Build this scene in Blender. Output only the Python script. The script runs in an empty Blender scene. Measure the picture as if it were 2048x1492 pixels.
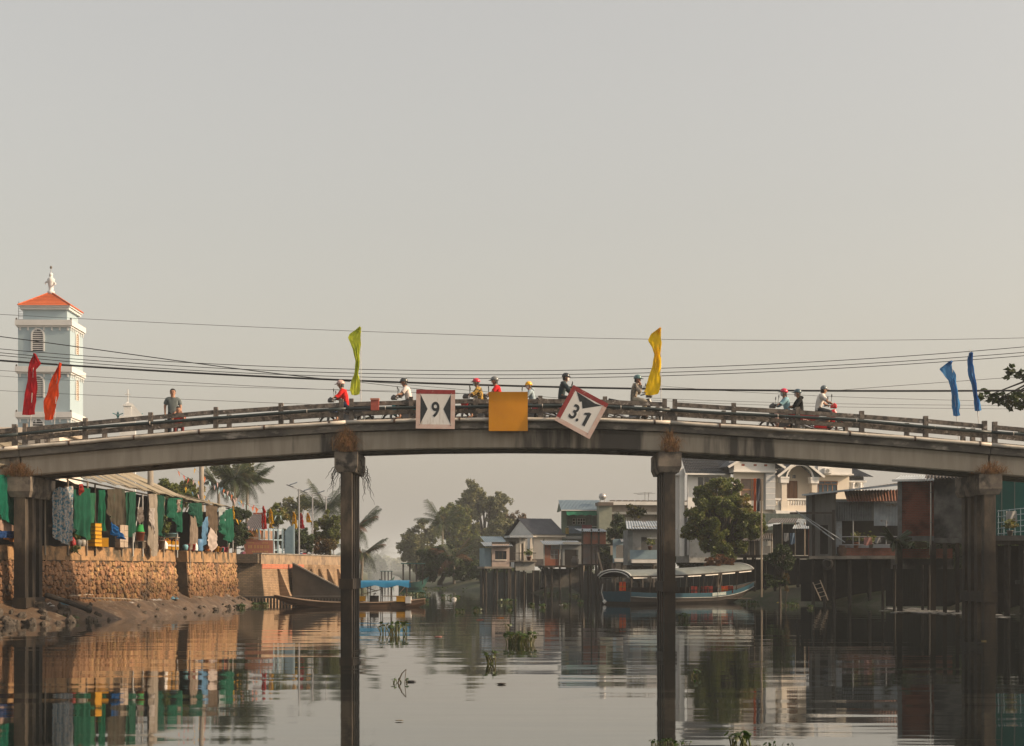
import bpy, bmesh, math, random
import numpy as np
from mathutils import Vector, Matrix
R = math.radians
rnd = random.Random(7)
SC = bpy.context.scene
COL = SC.collection

# ------------------------------------------------------------------ camera, sky, sun, exposure
CAMH = 1.65; F = 3200.0; HY = 1140.0; CX = 1024.0       # focal length and horizon row, in pixels of the 2048 px photograph
cam_d = bpy.data.cameras.new('camera'); cam = bpy.data.objects.new('camera', cam_d); COL.objects.link(cam)
cam.location = (0, 0, CAMH); cam.rotation_euler = (R(90), 0, 0)
cam_d.sensor_width = 36; cam_d.lens = F * 36 / 2048; cam_d.shift_y = (HY - 746) / 2048
cam_d.clip_start = 0.5; cam_d.clip_end = 3000
SC.camera = cam
SUN = Vector((0.925, -0.11, 0.0)).normalized() * math.cos(R(27)) + Vector((0, 0, math.sin(R(27))))
w = bpy.data.worlds.new('World'); SC.world = w; w.use_nodes = True
nt = w.node_tree; nt.nodes.clear()
out = nt.nodes.new('ShaderNodeOutputWorld'); bg = nt.nodes.new('ShaderNodeBackground')
sky = nt.nodes.new('ShaderNodeTexSky'); sky.sky_type = 'NISHITA'; sky.sun_disc = False
sky.sun_elevation = R(27); sky.sun_rotation = math.atan2(SUN.x, SUN.y)
sky.air_density = 1.6; sky.dust_density = 4.5; sky.ozone_density = 1.0; sky.altitude = 0
hs = nt.nodes.new('ShaderNodeHueSaturation'); hs.inputs['Saturation'].default_value = 0.5
tint = nt.nodes.new('ShaderNodeMix'); tint.data_type = 'RGBA'; tint.blend_type = 'MULTIPLY'
tint.inputs['Factor'].default_value = 1.0; tint.inputs[7].default_value = (1.02, 0.94, 0.88, 1)
nt.links.new(sky.outputs[0], hs.inputs['Color']); nt.links.new(hs.outputs[0], tint.inputs[6])
veil = nt.nodes.new('ShaderNodeMix'); veil.data_type = 'RGBA'; veil.inputs['Factor'].default_value = 0.38; veil.inputs[7].default_value = (2.86, 2.62, 2.36, 1)      # even, thin overcast veil
nt.links.new(tint.outputs[2], veil.inputs[6]); nt.links.new(veil.outputs[2], bg.inputs['Color']); nt.links.new(bg.outputs[0], out.inputs['Surface'])
bg.inputs['Strength'].default_value = 0.122
sl = bpy.data.lights.new('sun', 'SUN'); sun = bpy.data.objects.new('sun', sl); COL.objects.link(sun)
sl.energy = 3.4; sl.angle = R(0.8); sl.color = (1.0, 0.75, 0.50)
sun.rotation_euler = (-SUN).to_track_quat('-Z', 'Y').to_euler(); sun.location = (60, -10, 60)
SC.view_settings.view_transform = 'Standard'; SC.view_settings.look = 'None'
SC.view_settings.exposure = 0.75; SC.view_settings.gamma = 1.0; SC.view_settings.use_curve_mapping = False
cy = SC.cycles
cy.use_denoising = True
try: cy.denoiser = 'OPENIMAGEDENOISE'
except Exception: pass
cy.max_bounces = 6; cy.diffuse_bounces = 3; cy.glossy_bounces = 3; cy.transmission_bounces = 4
cy.transparent_max_bounces = 6; cy.volume_bounces = 1; cy.caustics_reflective = False; cy.caustics_refractive = False
cy.sample_clamp_indirect = 6

# ------------------------------------------------------------------ helpers
def P(px, py, d): return Vector(((px - CX) * d / F, d, CAMH + (HY - py) * d / F))
def XP(px, d=50.0): return (px - CX) * d / F
def ZP(py, d=50.0): return CAMH + (HY - py) * d / F
def WD(py): return F * CAMH / (py - HY)           # distance of the water surface seen at that row
def lerp(tab, x):
    if x <= tab[0][0]: a, b = tab[0], tab[1]
    elif x >= tab[-1][0]: a, b = tab[-2], tab[-1]
    else:
        for a, b in zip(tab, tab[1:]):
            if a[0] <= x <= b[0]: break
    t = (x - a[0]) / (b[0] - a[0])
    return a[1] + (b[1] - a[1]) * t
ORG = {}
class MB:
    """collects shapes; build() links them as one mesh object"""
    def __init__(s, M=None): s.v = []; s.f = []; s.M = M
    def add(s, vs, fs):
        n = len(s.v); s.v.extend([Vector(p) for p in vs]); s.f.extend([tuple(i + n for i in f) for f in fs]); return s
    def hexa(s, c):   # 8 corners: bottom 4 ccw, top 4 ccw
        return s.add(c, [(3,2,1,0),(4,5,6,7),(0,1,5,4),(1,2,6,5),(2,3,7,6),(3,0,4,7)])
    def box(s, c, sz, rz=0, ry=0, rx=0):
        hx, hy, hz = sz[0]/2, sz[1]/2, sz[2]/2; c = Vector(c)
        M = Matrix.Rotation(rz, 3, 'Z') @ Matrix.Rotation(ry, 3, 'Y') @ Matrix.Rotation(rx, 3, 'X')
        return s.hexa([c + M @ Vector(p) for p in ((-hx,-hy,-hz),(hx,-hy,-hz),(hx,hy,-hz),(-hx,hy,-hz),(-hx,-hy,hz),(hx,-hy,hz),(hx,hy,hz),(-hx,hy,hz))])
    def b2(s, x0, x1, y0, y1, z0, z1): return s.box(((x0+x1)/2,(y0+y1)/2,(z0+z1)/2),(abs(x1-x0),abs(y1-y0),abs(z1-z0)))
    def bar(s, a, b, wd, ht, up=(0,0,1)):
        a, b = Vector(a), Vector(b); t = (b-a).normalized(); up = Vector(up)
        if abs(t.dot(up)) > .98: up = Vector((0,1,0))
        r = t.cross(up).normalized() * wd/2; u = r.cross(t).normalized() * ht/2
        return s.hexa([a-r-u, a+r-u, b+r-u, b-r-u, a-r+u, a+r+u, b+r+u, b-r+u])
    def tube(s, pts, r, n=8, cap=True):
        pts = [Vector(p) for p in pts]; m = len(pts)
        rr = r if isinstance(r, (list, tuple)) else [r]*m
        base = len(s.v); prev = None
        for i, p in enumerate(pts):
            t = (pts[min(i+1,m-1)] - pts[max(i-1,0)])
            t = t.normalized() if t.length > 1e-9 else Vector((0,0,1))
            if prev is None:
                a = Vector((0,0,1)) if abs(t.z) < .9 else Vector((1,0,0)); u = t.cross(a).normalized()
            else:
                u = (prev - t * prev.dot(t)); u = u.normalized() if u.length > 1e-6 else t.orthogonal().normalized()
            prev = u; q = t.cross(u)
            for k in range(n):
                an = 2*math.pi*k/n
                s.v.append(p + (u*math.cos(an) + q*math.sin(an))*rr[i])
        for i in range(m-1):
            for k in range(n):
                a = base+i*n+k; b = base+i*n+(k+1)%n
                s.f.append((a, b, b+n, a+n))
        if cap:
            s.f.append(tuple(base+k for k in range(n))[::-1]); s.f.append(tuple(base+(m-1)*n+k for k in range(n)))
        return s
    def prism(s, poly, fn, d0, d1):    # poly: 2d points; fn(a, b, depth) -> 3d
        n = len(poly)
        vs = [fn(a, b, d0) for a, b in poly] + [fn(a, b, d1) for a, b in poly]
        return s.add(vs, [tuple(range(n))[::-1], tuple(range(n, 2*n))] + [(i, (i+1)%n, n+(i+1)%n, n+i) for i in range(n)])
    def grid(s, fn, nu, nv, cu=False):
        vs = [fn(i/(nu if cu else nu-1), j/(nv-1)) for j in range(nv) for i in range(nu)]
        fs = [(j*nu+i, j*nu+(i+1)%nu, (j+1)*nu+(i+1)%nu, (j+1)*nu+i) for j in range(nv-1) for i in range(nu if cu else nu-1)]
        return s.add(vs, fs)
    def lathe(s, prof, c, n=10, axis='Z'):
        c = Vector(c)
        def fn(u, v):
            k = v*(len(prof)-1); r, z = prof[int(round(k))]; a = 2*math.pi*u
            p = Vector((r*math.cos(a), r*math.sin(a), z))
            if axis == 'X': p = Vector((p.z, p.x, p.y))
            if axis == 'Y': p = Vector((p.x, p.z, p.y))
            return c + p
        return s.grid(fn, n, len(prof), True)
    def ell(s, c, r, nu=10, nv=7, rot=None):
        c = Vector(c)
        def fn(u, v):
            a = 2*math.pi*u; b = math.pi*(max(.001,min(.999,v))-.5)
            p = Vector((r[0]*math.cos(b)*math.cos(a), r[1]*math.cos(b)*math.sin(a), r[2]*math.sin(b)))
            return c + (rot @ p if rot else p)
        return s.grid(fn, nu, nv, True)
    def corr(s, a, b, c, d, n=12, amp=.03, thick=.008, per=6, wob=0):
        """corrugated sheet: a-b eave edge, d-c ridge edge; ribs run from eave to ridge"""
        a, b, c, d = map(Vector, (a, b, c, d)); nn = (b-a).cross(d-a).normalized()
        N = n*per+1
        def side(off):
            def fn(u, v):
                p = (a.lerp(b,u)).lerp(d.lerp(c,u), v)
                return p + nn*(amp*math.sin(u*n*2*math.pi) + off + wob*math.sin(u*5+v*3))
            return fn
        s.grid(side(0), N, 3); k = len(s.v); s.grid(side(-thick), N, 3); return s
    def jit(s, amt):
        for p in s.v: p.x += rnd.uniform(-amt,amt); p.y += rnd.uniform(-amt,amt); p.z += rnd.uniform(-amt,amt)
        return s
    def mesh(s, name):
        me = bpy.data.meshes.new(name); vs = [s.M @ p for p in s.v] if s.M else s.v
        me.from_pydata([tuple(p) for p in vs], [], s.f); return me
    def build(s, name, m, parent=None, smooth=False, kind=None):
        vs = [s.M @ p for p in s.v] if s.M else s.v
        o0 = ORG.get(parent.name, Vector((0,0,0))) if parent else Vector((0,0,0))
        me = bpy.data.meshes.new(name); me.from_pydata([tuple(p - o0) for p in vs], [], s.f)
        if smooth: me.polygons.foreach_set('use_smooth', [True]*len(me.polygons))
        me.materials.append(m); me.update()
        o = bpy.data.objects.new(name, me); COL.objects.link(o)
        if parent: o.parent = parent; ORG[o.name] = o0
        if kind: o['kind'] = kind
        return o
def tag(o, label, cat, group=None, kind=None):
    o['label'] = label; o['category'] = cat
    if group: o['group'] = group
    if kind: o['kind'] = kind
    return o
def thing(name, label, cat, loc=(0,0,0), group=None):
    o = bpy.data.objects.new(name, None); COL.objects.link(o); o.location = loc; o.empty_display_size = .2
    ORG[o.name] = Vector(loc); return tag(o, label, cat, group)
def struct(o): o['kind'] = 'structure'; return o
def share(name, me, parent, loc=(0,0,0), rot=(0,0,0), sc=(1,1,1)):
    """another object on shared mesh data; loc is a world place"""
    o = bpy.data.objects.new(name, me); COL.objects.link(o)
    if parent: o.parent = parent; loc = Vector(loc) - ORG.get(parent.name, Vector((0,0,0)))
    o.location = loc; o.rotation_euler = rot; o.scale = sc; return o
def frame(px, d, ang=0):
    """local frame of a building: u right along its front, v into it, w up; origin on the water level"""
    return Matrix.Translation(Vector((XP(px, d), d, 0))) @ Matrix.Rotation(R(ang), 4, 'Z')

# ------------------------------------------------------------------ materials
MATS = {}; ALB = 1.0      # ALB: scales a section's base colours, lowered to deepen shade and contrast
def mat(name, c1, c2=None, scale=4.0, rough=.8, bump=0.0, bscale=None, metal=0.0, spec=.3, stretch=(1,1,1), lo=.38, hi=.62, c3=None, s3=1.3, t3=(.55,.72), trans=0.0, island=0.0, alpha=1.0, rand=True, coord='Object'):
    if name in MATS: return MATS[name]
    m = bpy.data.materials.new(name); m.use_nodes = True; t = m.node_tree; N = t.nodes; L = t.links
    b = N['Principled BSDF']; b.inputs['Roughness'].default_value = rough; b.inputs['Metallic'].default_value = metal
    b.inputs['Specular IOR Level'].default_value = spec
    tc = N.new('ShaderNodeTexCoord'); mp = N.new('ShaderNodeMapping'); mp.inputs['Scale'].default_value = stretch
    L.new(tc.outputs[coord], mp.inputs['Vector']); vec = mp.outputs[0]
    if rand:
        oi = N.new('ShaderNodeObjectInfo'); ml = N.new('ShaderNodeMath'); ml.operation = 'MULTIPLY'; ml.inputs[1].default_value = 37
        L.new(oi.outputs['Random'], ml.inputs[0]); va = N.new('ShaderNodeVectorMath'); va.operation = 'ADD'
        L.new(vec, va.inputs[0]); L.new(ml.outputs[0], va.inputs[1]); vec = va.outputs[0]
    def noise(sc, det=6):
        n = N.new('ShaderNodeTexNoise'); n.inputs['Scale'].default_value = sc; n.inputs['Detail'].default_value = det
        n.inputs['Roughness'].default_value = .62; L.new(vec, n.inputs['Vector']); return n
    def ramp(src, a, z):
        r = N.new('ShaderNodeMapRange'); r.inputs[1].default_value = a; r.inputs[2].default_value = z; L.new(src, r.inputs[0]); return r.outputs[0]
    def mix(fac, A, B, bt='MIX'):
        x = N.new('ShaderNodeMix'); x.data_type = 'RGBA'; x.blend_type = bt
        if isinstance(fac, (int,float)): x.inputs[0].default_value = fac
        else: L.new(fac, x.inputs[0])
        for k, q in ((6, A), (7, B)):
            if isinstance(q, tuple): x.inputs[k].default_value = (*q[:3], 1)
            else: L.new(q, x.inputs[k])
        return x.outputs[2]
    if c2 is None: c2 = tuple(x*.72 for x in c1)
    c1 = tuple(x*ALB for x in c1); c2 = tuple(x*ALB for x in c2); c3 = tuple(x*ALB for x in c3) if c3 else None
    col = mix(ramp(noise(scale).outputs[0], lo, hi), tuple(c1), tuple(c2))
    if c3: col = mix(ramp(noise(s3).outputs[0], *t3), col, tuple(c3))
    if island:
        g = N.new('ShaderNodeNewGeometry'); h = N.new('ShaderNodeHueSaturation')
        h.inputs['Hue'].default_value = .5
        L.new(ramp(g.outputs['Random Per Island'], -.0, 1.0), N.new('ShaderNodeMath').inputs[0])
        mm = N.new('ShaderNodeMapRange'); mm.inputs[3].default_value = 1-island; mm.inputs[4].default_value = 1+island
        L.new(g.outputs['Random Per Island'], mm.inputs[0]); L.new(mm.outputs[0], h.inputs['Value'])
        m2 = N.new('ShaderNodeMapRange'); m2.inputs[3].default_value = .5-island*.06; m2.inputs[4].default_value = .5+island*.03
        w2 = N.new('ShaderNodeMath'); w2.operation = 'FRACT'; w3 = N.new('ShaderNodeMath'); w3.operation = 'MULTIPLY'; w3.inputs[1].default_value = 7.3
        L.new(g.outputs['Random Per Island'], w3.inputs[0]); L.new(w3.outputs[0], w2.inputs[0]); L.new(w2.outputs[0], m2.inputs[0]); L.new(m2.outputs[0], h.inputs['Hue'])
        L.new(col, h.inputs['Color']); col = h.outputs[0]
    L.new(col, b.inputs['Base Color'])
    if bump:
        bp = N.new('ShaderNodeBump'); bp.inputs['Strength'].default_value = 1; bp.inputs['Distance'].default_value = bump
        L.new(noise(bscale or scale*3, 8).outputs[0], bp.inputs['Height']); L.new(bp.outputs[0], b.inputs['Normal'])
    if trans:
        tr = N.new('ShaderNodeBsdfTranslucent'); ms = N.new('ShaderNodeMixShader'); ms.inputs[0].default_value = trans
        L.new(col, tr.inputs['Color']); L.new(b.outputs[0], ms.inputs[1]); L.new(tr.outputs[0], ms.inputs[2]); L.new(ms.outputs[0], N['Material Output'].inputs['Surface'])
    MATS[name] = m; return m
def paint(name, c, rough=.45, var=.85, spec=.4, metal=0, trans=0): return mat(name, c, tuple(x*var for x in c), scale=3, rough=rough, spec=spec, metal=metal, trans=trans)
def add_nodes(m, f): f(m.node_tree, m.node_tree.nodes, m.node_tree.links, m.node_tree.nodes['Principled BSDF']); return m
def base_link(b): return b.inputs['Base Color'].links[0].from_socket
def tide(m, z, soft, dark, nscale=1.6, amp=1.0):
    """tide mark: darker below a world height, with a ragged edge"""
    def f(t, N, L, b):
        g = N.new('ShaderNodeNewGeometry'); sp = N.new('ShaderNodeSeparateXYZ'); L.new(g.outputs['Position'], sp.inputs[0])
        n = N.new('ShaderNodeTexNoise'); n.inputs['Scale'].default_value = nscale; n.inputs['Detail'].default_value = 6; L.new(g.outputs['Position'], n.inputs['Vector'])
        a = N.new('ShaderNodeMath'); a.operation = 'MULTIPLY_ADD'; a.inputs[1].default_value = amp; L.new(n.outputs[0], a.inputs[0]); L.new(sp.outputs[2], a.inputs[2])
        r = N.new('ShaderNodeMapRange'); r.inputs[1].default_value = z + amp*.5; r.inputs[2].default_value = z + soft + amp*.5; L.new(a.outputs[0], r.inputs[0])
        x = N.new('ShaderNodeMix'); x.data_type = 'RGBA'; L.new(r.outputs[0], x.inputs[0]); src = base_link(b)
        y = N.new('ShaderNodeMix'); y.data_type = 'RGBA'; y.blend_type = 'MULTIPLY'; y.inputs[0].default_value = 1; L.new(src, y.inputs[6]); y.inputs[7].default_value = (*dark, 1)
        L.new(y.outputs[2], x.inputs[6]); L.new(src, x.inputs[7]); L.new(x.outputs[2], b.inputs['Base Color'])
    return add_nodes(m, f)
def brick(name, c1, c2, mortar, dirx, diry, bw=.2, bh=.075, grime=(.25,.22,.2), gt=(.5,.75), gs=1.0, bump=.006):
    if name in MATS: return MATS[name]
    m = bpy.data.materials.new(name); m.use_nodes = True; t = m.node_tree; N = t.nodes; L = t.links; b = N['Principled BSDF']
    b.inputs['Roughness'].default_value = .9; b.inputs['Specular IOR Level'].default_value = .15
    g = N.new('ShaderNodeNewGeometry'); sp = N.new('ShaderNodeSeparateXYZ'); L.new(g.outputs['Position'], sp.inputs[0])
    dt = N.new('ShaderNodeVectorMath'); dt.operation = 'DOT_PRODUCT'; dt.inputs[1].default_value = (dirx, diry, 0); L.new(g.outputs['Position'], dt.inputs[0])
    cb = N.new('ShaderNodeCombineXYZ'); L.new(dt.outputs['Value'], cb.inputs[0]); L.new(sp.outputs[2], cb.inputs[1])
    bt = N.new('ShaderNodeTexBrick'); bt.inputs['Scale'].default_value = 1; bt.inputs['Brick Width'].default_value = bw; bt.inputs['Row Height'].default_value = bh
    bt.inputs['Mortar Size'].default_value = .009; bt.inputs['Color1'].default_value = (*c1,1); bt.inputs['Color2'].default_value = (*c2,1); bt.inputs['Mortar'].default_value = (*mortar,1)
    L.new(cb.outputs[0], bt.inputs['Vector'])
    n = N.new('ShaderNodeTexNoise'); n.inputs['Scale'].default_value = gs; n.inputs['Detail'].default_value = 8; L.new(g.outputs['Position'], n.inputs['Vector'])
    r = N.new('ShaderNodeMapRange'); r.inputs[1].default_value = gt[0]; r.inputs[2].default_value = gt[1]; L.new(n.outputs[0], r.inputs[0])
    x = N.new('ShaderNodeMix'); x.data_type = 'RGBA'; L.new(r.outputs[0], x.inputs[0]); L.new(bt.outputs[0], x.inputs[6])
    y = N.new('ShaderNodeMix'); y.data_type = 'RGBA'; y.blend_type = 'MULTIPLY'; y.inputs[0].default_value = 1; L.new(bt.outputs[0], y.inputs[6]); y.inputs[7].default_value = (*grime,1)
    L.new(y.outputs[2], x.inputs[7]); L.new(x.outputs[2], b.inputs['Base Color'])
    bp = N.new('ShaderNodeBump'); bp.inputs['Distance'].default_value = bump; bp.invert = True; L.new(bt.outputs['Fac'], bp.inputs['Height']); L.new(bp.outputs[0], b.inputs['Normal'])
    MATS[name] = m; return m
concrete = mat('concrete', (.27,.235,.19), (.17,.15,.125), scale=1.4, bump=.004, bscale=14, c3=(.10,.09,.075), s3=.8, t3=(.5,.72), stretch=(1,1,.5))
beam_m = mat('beam_concrete', (.38,.33,.26), (.29,.25,.195), scale=2.2, bump=.003, bscale=18, c3=(.07,.062,.052), s3=.42, t3=(.56,.62), stretch=(1.0,1,.12), rand=False)
rail_m = mat('rail_concrete', (.21,.175,.145), (.06,.053,.047), scale=5, bump=.006, bscale=30, c3=(.42,.37,.33), s3=7, t3=(.6,.68))
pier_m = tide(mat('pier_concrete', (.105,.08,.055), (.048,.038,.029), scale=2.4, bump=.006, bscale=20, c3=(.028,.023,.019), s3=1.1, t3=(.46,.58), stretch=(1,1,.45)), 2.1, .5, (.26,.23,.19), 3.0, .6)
cap_m = mat('cap_concrete', (.24,.20,.155), (.12,.10,.082), scale=2.0, bump=.006, bscale=16, c3=(.045,.04,.035), s3=1.7, t3=(.5,.6))
black_m = mat('black_plastic', (.018,.018,.02), (.012,.012,.012), rough=.45)
rubber = mat('rubber', (.02,.02,.02), (.03,.028,.026), rough=.9)
chrome = mat('chrome', (.5,.5,.5), (.4,.4,.4), rough=.25, metal=1)
glass_d = mat('dark_glass', (.02,.025,.03), (.03,.035,.04), rough=.08, spec=.6)
white_p = mat('white_paint', (.72,.70,.66), (.62,.60,.56), scale=2, rough=.6)
cream_p = mat('cream_paint', (.66,.60,.52), (.60,.54,.46), scale=1.2, rough=.7)
galv = mat('galvanised_sheet', (.36,.40,.43), (.25,.28,.30), scale=1.5, rough=.5, metal=.25, c3=(.17,.13,.10), s3=2.2, t3=(.58,.7))
steel_g = mat('grey_steel', (.36,.36,.35), (.28,.28,.27), rough=.5, metal=.3)
wood_d = mat('dark_wood', (.06,.05,.04), (.032,.027,.023), scale=3, stretch=(2,2,.3), bump=.006, bscale=20, rough=.9)
wood_l = mat('bleached_wood', (.30,.25,.19), (.19,.155,.12), scale=3, stretch=(2,2,.3), bump=.004, bscale=20, rough=.9)
dark_in = mat('painted_shade', (.035,.032,.03), (.022,.02,.02), scale=1, rough=.95)  # near-black; shade inside rooms and under floors is put into this colour

# ------------------------------------------------------------------ the setting: river bed, water, banks, haze
mud_m = mat('mud', (.105,.068,.04), (.06,.04,.025), scale=1.6, bump=.05, bscale=9, rough=.6, spec=.35, c3=(.22,.18,.13), s3=3, t3=(.58,.7))
earth_m = mat('bank_earth', (.07,.065,.045), (.04,.05,.025), scale=.9, bump=.05, bscale=5, c3=(.035,.05,.02), s3=.6, t3=(.48,.6))
pave_m = mat('paving', (.30,.25,.20), (.22,.18,.15), scale=2, bump=.004)
wat = bpy.data.materials.new('river_water'); wat.use_nodes = True
def _water(t, N, L, b):
    b.inputs['Base Color'].default_value = (.006,.009,.009,1); b.inputs['Roughness'].default_value = .035; b.inputs['IOR'].default_value = 1.75
    b.inputs['Specular IOR Level'].default_value = .5
    g = N.new('ShaderNodeNewGeometry')
    def nz(sx, sy, det, rgh=.5):
        mp = N.new('ShaderNodeMapping'); mp.inputs['Scale'].default_value = (sx, sy, 1); L.new(g.outputs['Position'], mp.inputs['Vector'])
        n = N.new('ShaderNodeTexNoise'); n.inputs['Scale'].default_value = 1; n.inputs['Detail'].default_value = det; n.inputs['Roughness'].default_value = rgh; L.new(mp.outputs[0], n.inputs['Vector']); return n.outputs[0]
    def mth(op, a, bb, c=None):
        q = N.new('ShaderNodeMath'); q.operation = op
        for i, k in enumerate((a, bb, c)):
            if k is None: continue
            if isinstance(k, (int, float)): q.inputs[i].default_value = k
            else: L.new(k, q.inputs[i])
        return q.outputs[0]
    swell = nz(.16, .62, 1); chop = nz(.5, 2.1, 2); patch = nz(.045, .05, 2); fine = nz(2.2, 7.5, 2)
    mk = N.new('ShaderNodeMapRange'); mk.inputs[1].default_value = .42; mk.inputs[2].default_value = .60; mk.inputs[3].default_value = .25; L.new(patch, mk.inputs[0])
    h = mth('MULTIPLY', swell, .0105); h = mth('MULTIPLY_ADD', mth('MULTIPLY', chop, mk.outputs[0]), .0030, h); h = mth('MULTIPLY_ADD', mth('MULTIPLY', fine, mk.outputs[0]), .00032, h)
    bp = N.new('ShaderNodeBump'); bp.inputs['Strength'].default_value = 1; bp.inputs['Distance'].default_value = 1; L.new(h, bp.inputs['Height']); L.new(bp.outputs[0], b.inputs['Normal'])
add_nodes(wat, _water)
g = MB(); g.add([(-640,-60,-1.3),(640,-60,-1.3),(640,2300,-1.3),(-640,2300,-1.3)], [(0,1,2,3)]); struct(g.build('ground', earth_m))
g = MB(); g.add([(-640,-60,0),(640,-60,0),(640,2300,0),(-640,2300,0)], [(0,1,2,3)]); struct(g.build('river_water', wat))

WL = [(-19.5,40),(-17.3,46),(-16.1,50),(-15.05,52.8),(-13.85,57.5),(-13.35,65),(-12.8,74.2)]       # foot of the stone wall
BL = [(-13.8,79.6),(-12.55,80.2),(-9.8,97.5),(-9.6,106),(-13,140),(-20,220),(-190,2100)]
RBk = [(22,20),(21,38),(20,56),(18.5,64),(17,72),(14.5,80),(10,92),(7.5,102),(5,108),(0,117),(-5,135),(-9.3,150),(-11,168),(-14,210),(-28,400),(-170,2100)]
def subdiv(line, step):
    o = []
    for a, b in zip(line, line[1:]):
        n = max(1, int(math.hypot(b[0]-a[0], b[1]-a[1])/step))
        o += [(a[0]+(b[0]-a[0])*i/n, a[1]+(b[1]-a[1])*i/n) for i in range(n)]
    return o + [line[-1]]
def bank(name, line, sgn, prof, m, step=1.5, nz=.12):
    pts = subdiv(line, step); mb = MB(); n = len(prof)
    for i, (x, y) in enumerate(pts):
        for k, (dx, z) in enumerate(prof):
            j = nz if 0 < k < n-1 else 0
            mb.v.append(Vector((x + sgn*dx + rnd.uniform(-j,j)*1.5, y + rnd.uniform(-j,j), z + rnd.uniform(-j,j)*.6)))
    for i in range(len(pts)-1):
        for k in range(n-1):
            a = i*n+k; mb.f.append((a, a+1, a+1+n, a+n) if sgn < 0 else (a+n, a+1+n, a+1, a))
    return struct(mb.build(name, m, smooth=True))
# land behind the walls on the left (a flat quay), then natural bank further off
top = [(x-.45, y) for x, y in WL] + [(-13.5,75.2),(-14.2,79.9)] + [(BL[1][0]-.3, BL[1][1]+.3),(BL[2][0]-.4, BL[2][1]),(-10.4,106)]
bank('quay_ground', top[:len(WL)+1], -1, [(0,2.42),(1.5,2.43),(5,2.44),(14,2.46),(60,2.5),(400,2.6)], pave_m, 4, 0.0)
bank('quay_ground', top[len(WL)+1:], -1, [(0,1.70),(1.5,1.70),(5,1.72),(14,1.74),(60,1.8),(400,1.9)], pave_m, 4, 0.0)
bank('left_bank', [(-9.8,98),(-9.6,106),(-13,140),(-20,220),(-190,2100)], -1, [(-.6,-.5),(.1,.15),(.8,.6),(2,1.0),(8,1.5),(40,1.8),(300,2)], earth_m)
bank('right_bank', RBk, 1, [(-.8,-.5),(.1,.12),(1.0,.4),(2.5,.7),(6,1.1),(30,1.5),(400,1.8)], earth_m)
g = MB(); g.grid(lambda u,v: Vector((-600+1200*u, 2000+290*v, -.3+min(1,v*40)*1.6)), 30, 12); struct(g.build('far_bank', earth_m))
# the mud foreshore under the stone wall
FS = [(-18.4,40),(-16.6,44.5),(-14.1,48.9),(-13.25,52.5),(-12.75,55.5),(-12.25,61),(-12.0,66.5),(-11.9,71),(-12.1,76),(-12.6,79.8)]
def fsx(y): return lerp([(b,a) for a,b in FS], y) - .28
def wlx(y): return lerp([(b,a) for a,b in WL], y)
mb = MB(); ys = np.arange(40, 80.3, .3); K = 9
from mathutils import noise as mnoise
for y in ys:
    x0 = fsx(y) + .45; x1 = (wlx(y) if y < 74.2 else -14.2) - .5
    for k in range(K):
        t = k/(K-1); x = x0+(x1-x0)*t
        z = -.18 + .98*t**.8 + .16*mnoise.noise((x*1.7, y*1.3, 0)) * (0.4+t) + .09*mnoise.noise((x*5, y*4, 3))
        mb.v.append(Vector((x + .12*mnoise.noise((y*1.7,k,5)), y, z)))
for i in range(len(ys)-1):
    for k in range(K-1):
        a = i*K+k; mb.f.append((a, a+1, a+1+K, a+K))
struct(mb.build('mud_foreshore', mud_m, smooth=True))
# haze
hz = bpy.data.materials.new('haze_air'); hz.use_nodes = True; t = hz.node_tree; t.nodes.clear()
o_ = t.nodes.new('ShaderNodeOutputMaterial'); pv = t.nodes.new('ShaderNodeVolumePrincipled')
pv.inputs['Color'].default_value = (.90,.96,1.0,1); pv.inputs['Density'].default_value = .00045; pv.inputs['Anisotropy'].default_value = .15
t.links.new(pv.outputs[0], o_.inputs['Volume'])
g = MB(); g.b2(-645,645,-65,2305,-2.4,31); hzo = g.build('haze', hz, kind='stuff')

# ------------------------------------------------------------------ the bridge
PIPE = [(-700,965),(0,898),(130,886.5),(400,863),(600,850.5),(692,844.5),(850,839.5),(1024,838),(1200,839.5),(1340,845),(1480,853.5),(1700,867),(1872,880.5),(2048,895),(2700,950)]
def z0(X): return CAMH + (HY - lerp(PIPE, CX + 64*X))/64
YN, YF = 50.0, 52.6                                      # near and far edge of the deck
PIERS = [XP(p) for p in (-612, 38, 692, 1340, 1981, 2632)]
bridge = thing('bridge', 'narrow weathered concrete bridge rising gently over the river on slim piers', 'bridge', (0, 51.3, 0))
def sweep(mb, prof, xs, zf):
    n = len(prof)
    vs = [(x, y, zf(x)+z) for x in xs for y, z in prof]
    fs = [(i*n+k, i*n+(k+1)%n, (i+1)*n+(k+1)%n, (i+1)*n+k) for i in range(len(xs)-1) for k in range(n)]
    return mb.add(vs, fs + [tuple(range(n))[::-1], tuple((len(xs)-1)*n+k for k in range(n))])
slab_m = mat('slab_concrete', (.19,.17,.14), (.08,.073,.063), scale=1.8, bump=.006, bscale=16, c3=(.36,.32,.27), s3=2.6, t3=(.58,.7), stretch=(.6,1,1.5), rand=False)
for a, b in zip(PIERS, PIERS[1:]):
    xs = np.linspace(a+.012, b-.012, 11)
    sweep(MB(), [(YN,-.05),(YN,-.28),(YN+.06,-.30),(YF-.06,-.30),(YF,-.28),(YF,-.05),(YF-.2,-.05),(YF-.25,-.09),(YN+.25,-.09),(YN+.2,-.05)], xs, z0).build('deck_slab', slab_m, bridge)
    for y in (YN+.13, 51.15, YF-.43):
        sweep(MB(), [(y,-.31),(y+.02,-.42),(y+.02,-.86),(y+.05,-.90),(y+.25,-.90),(y+.28,-.86),(y+.28,-.42),(y+.30,-.31)], np.linspace(a+.03, b-.03, 9), z0).build('girder', beam_m, bridge)
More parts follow.
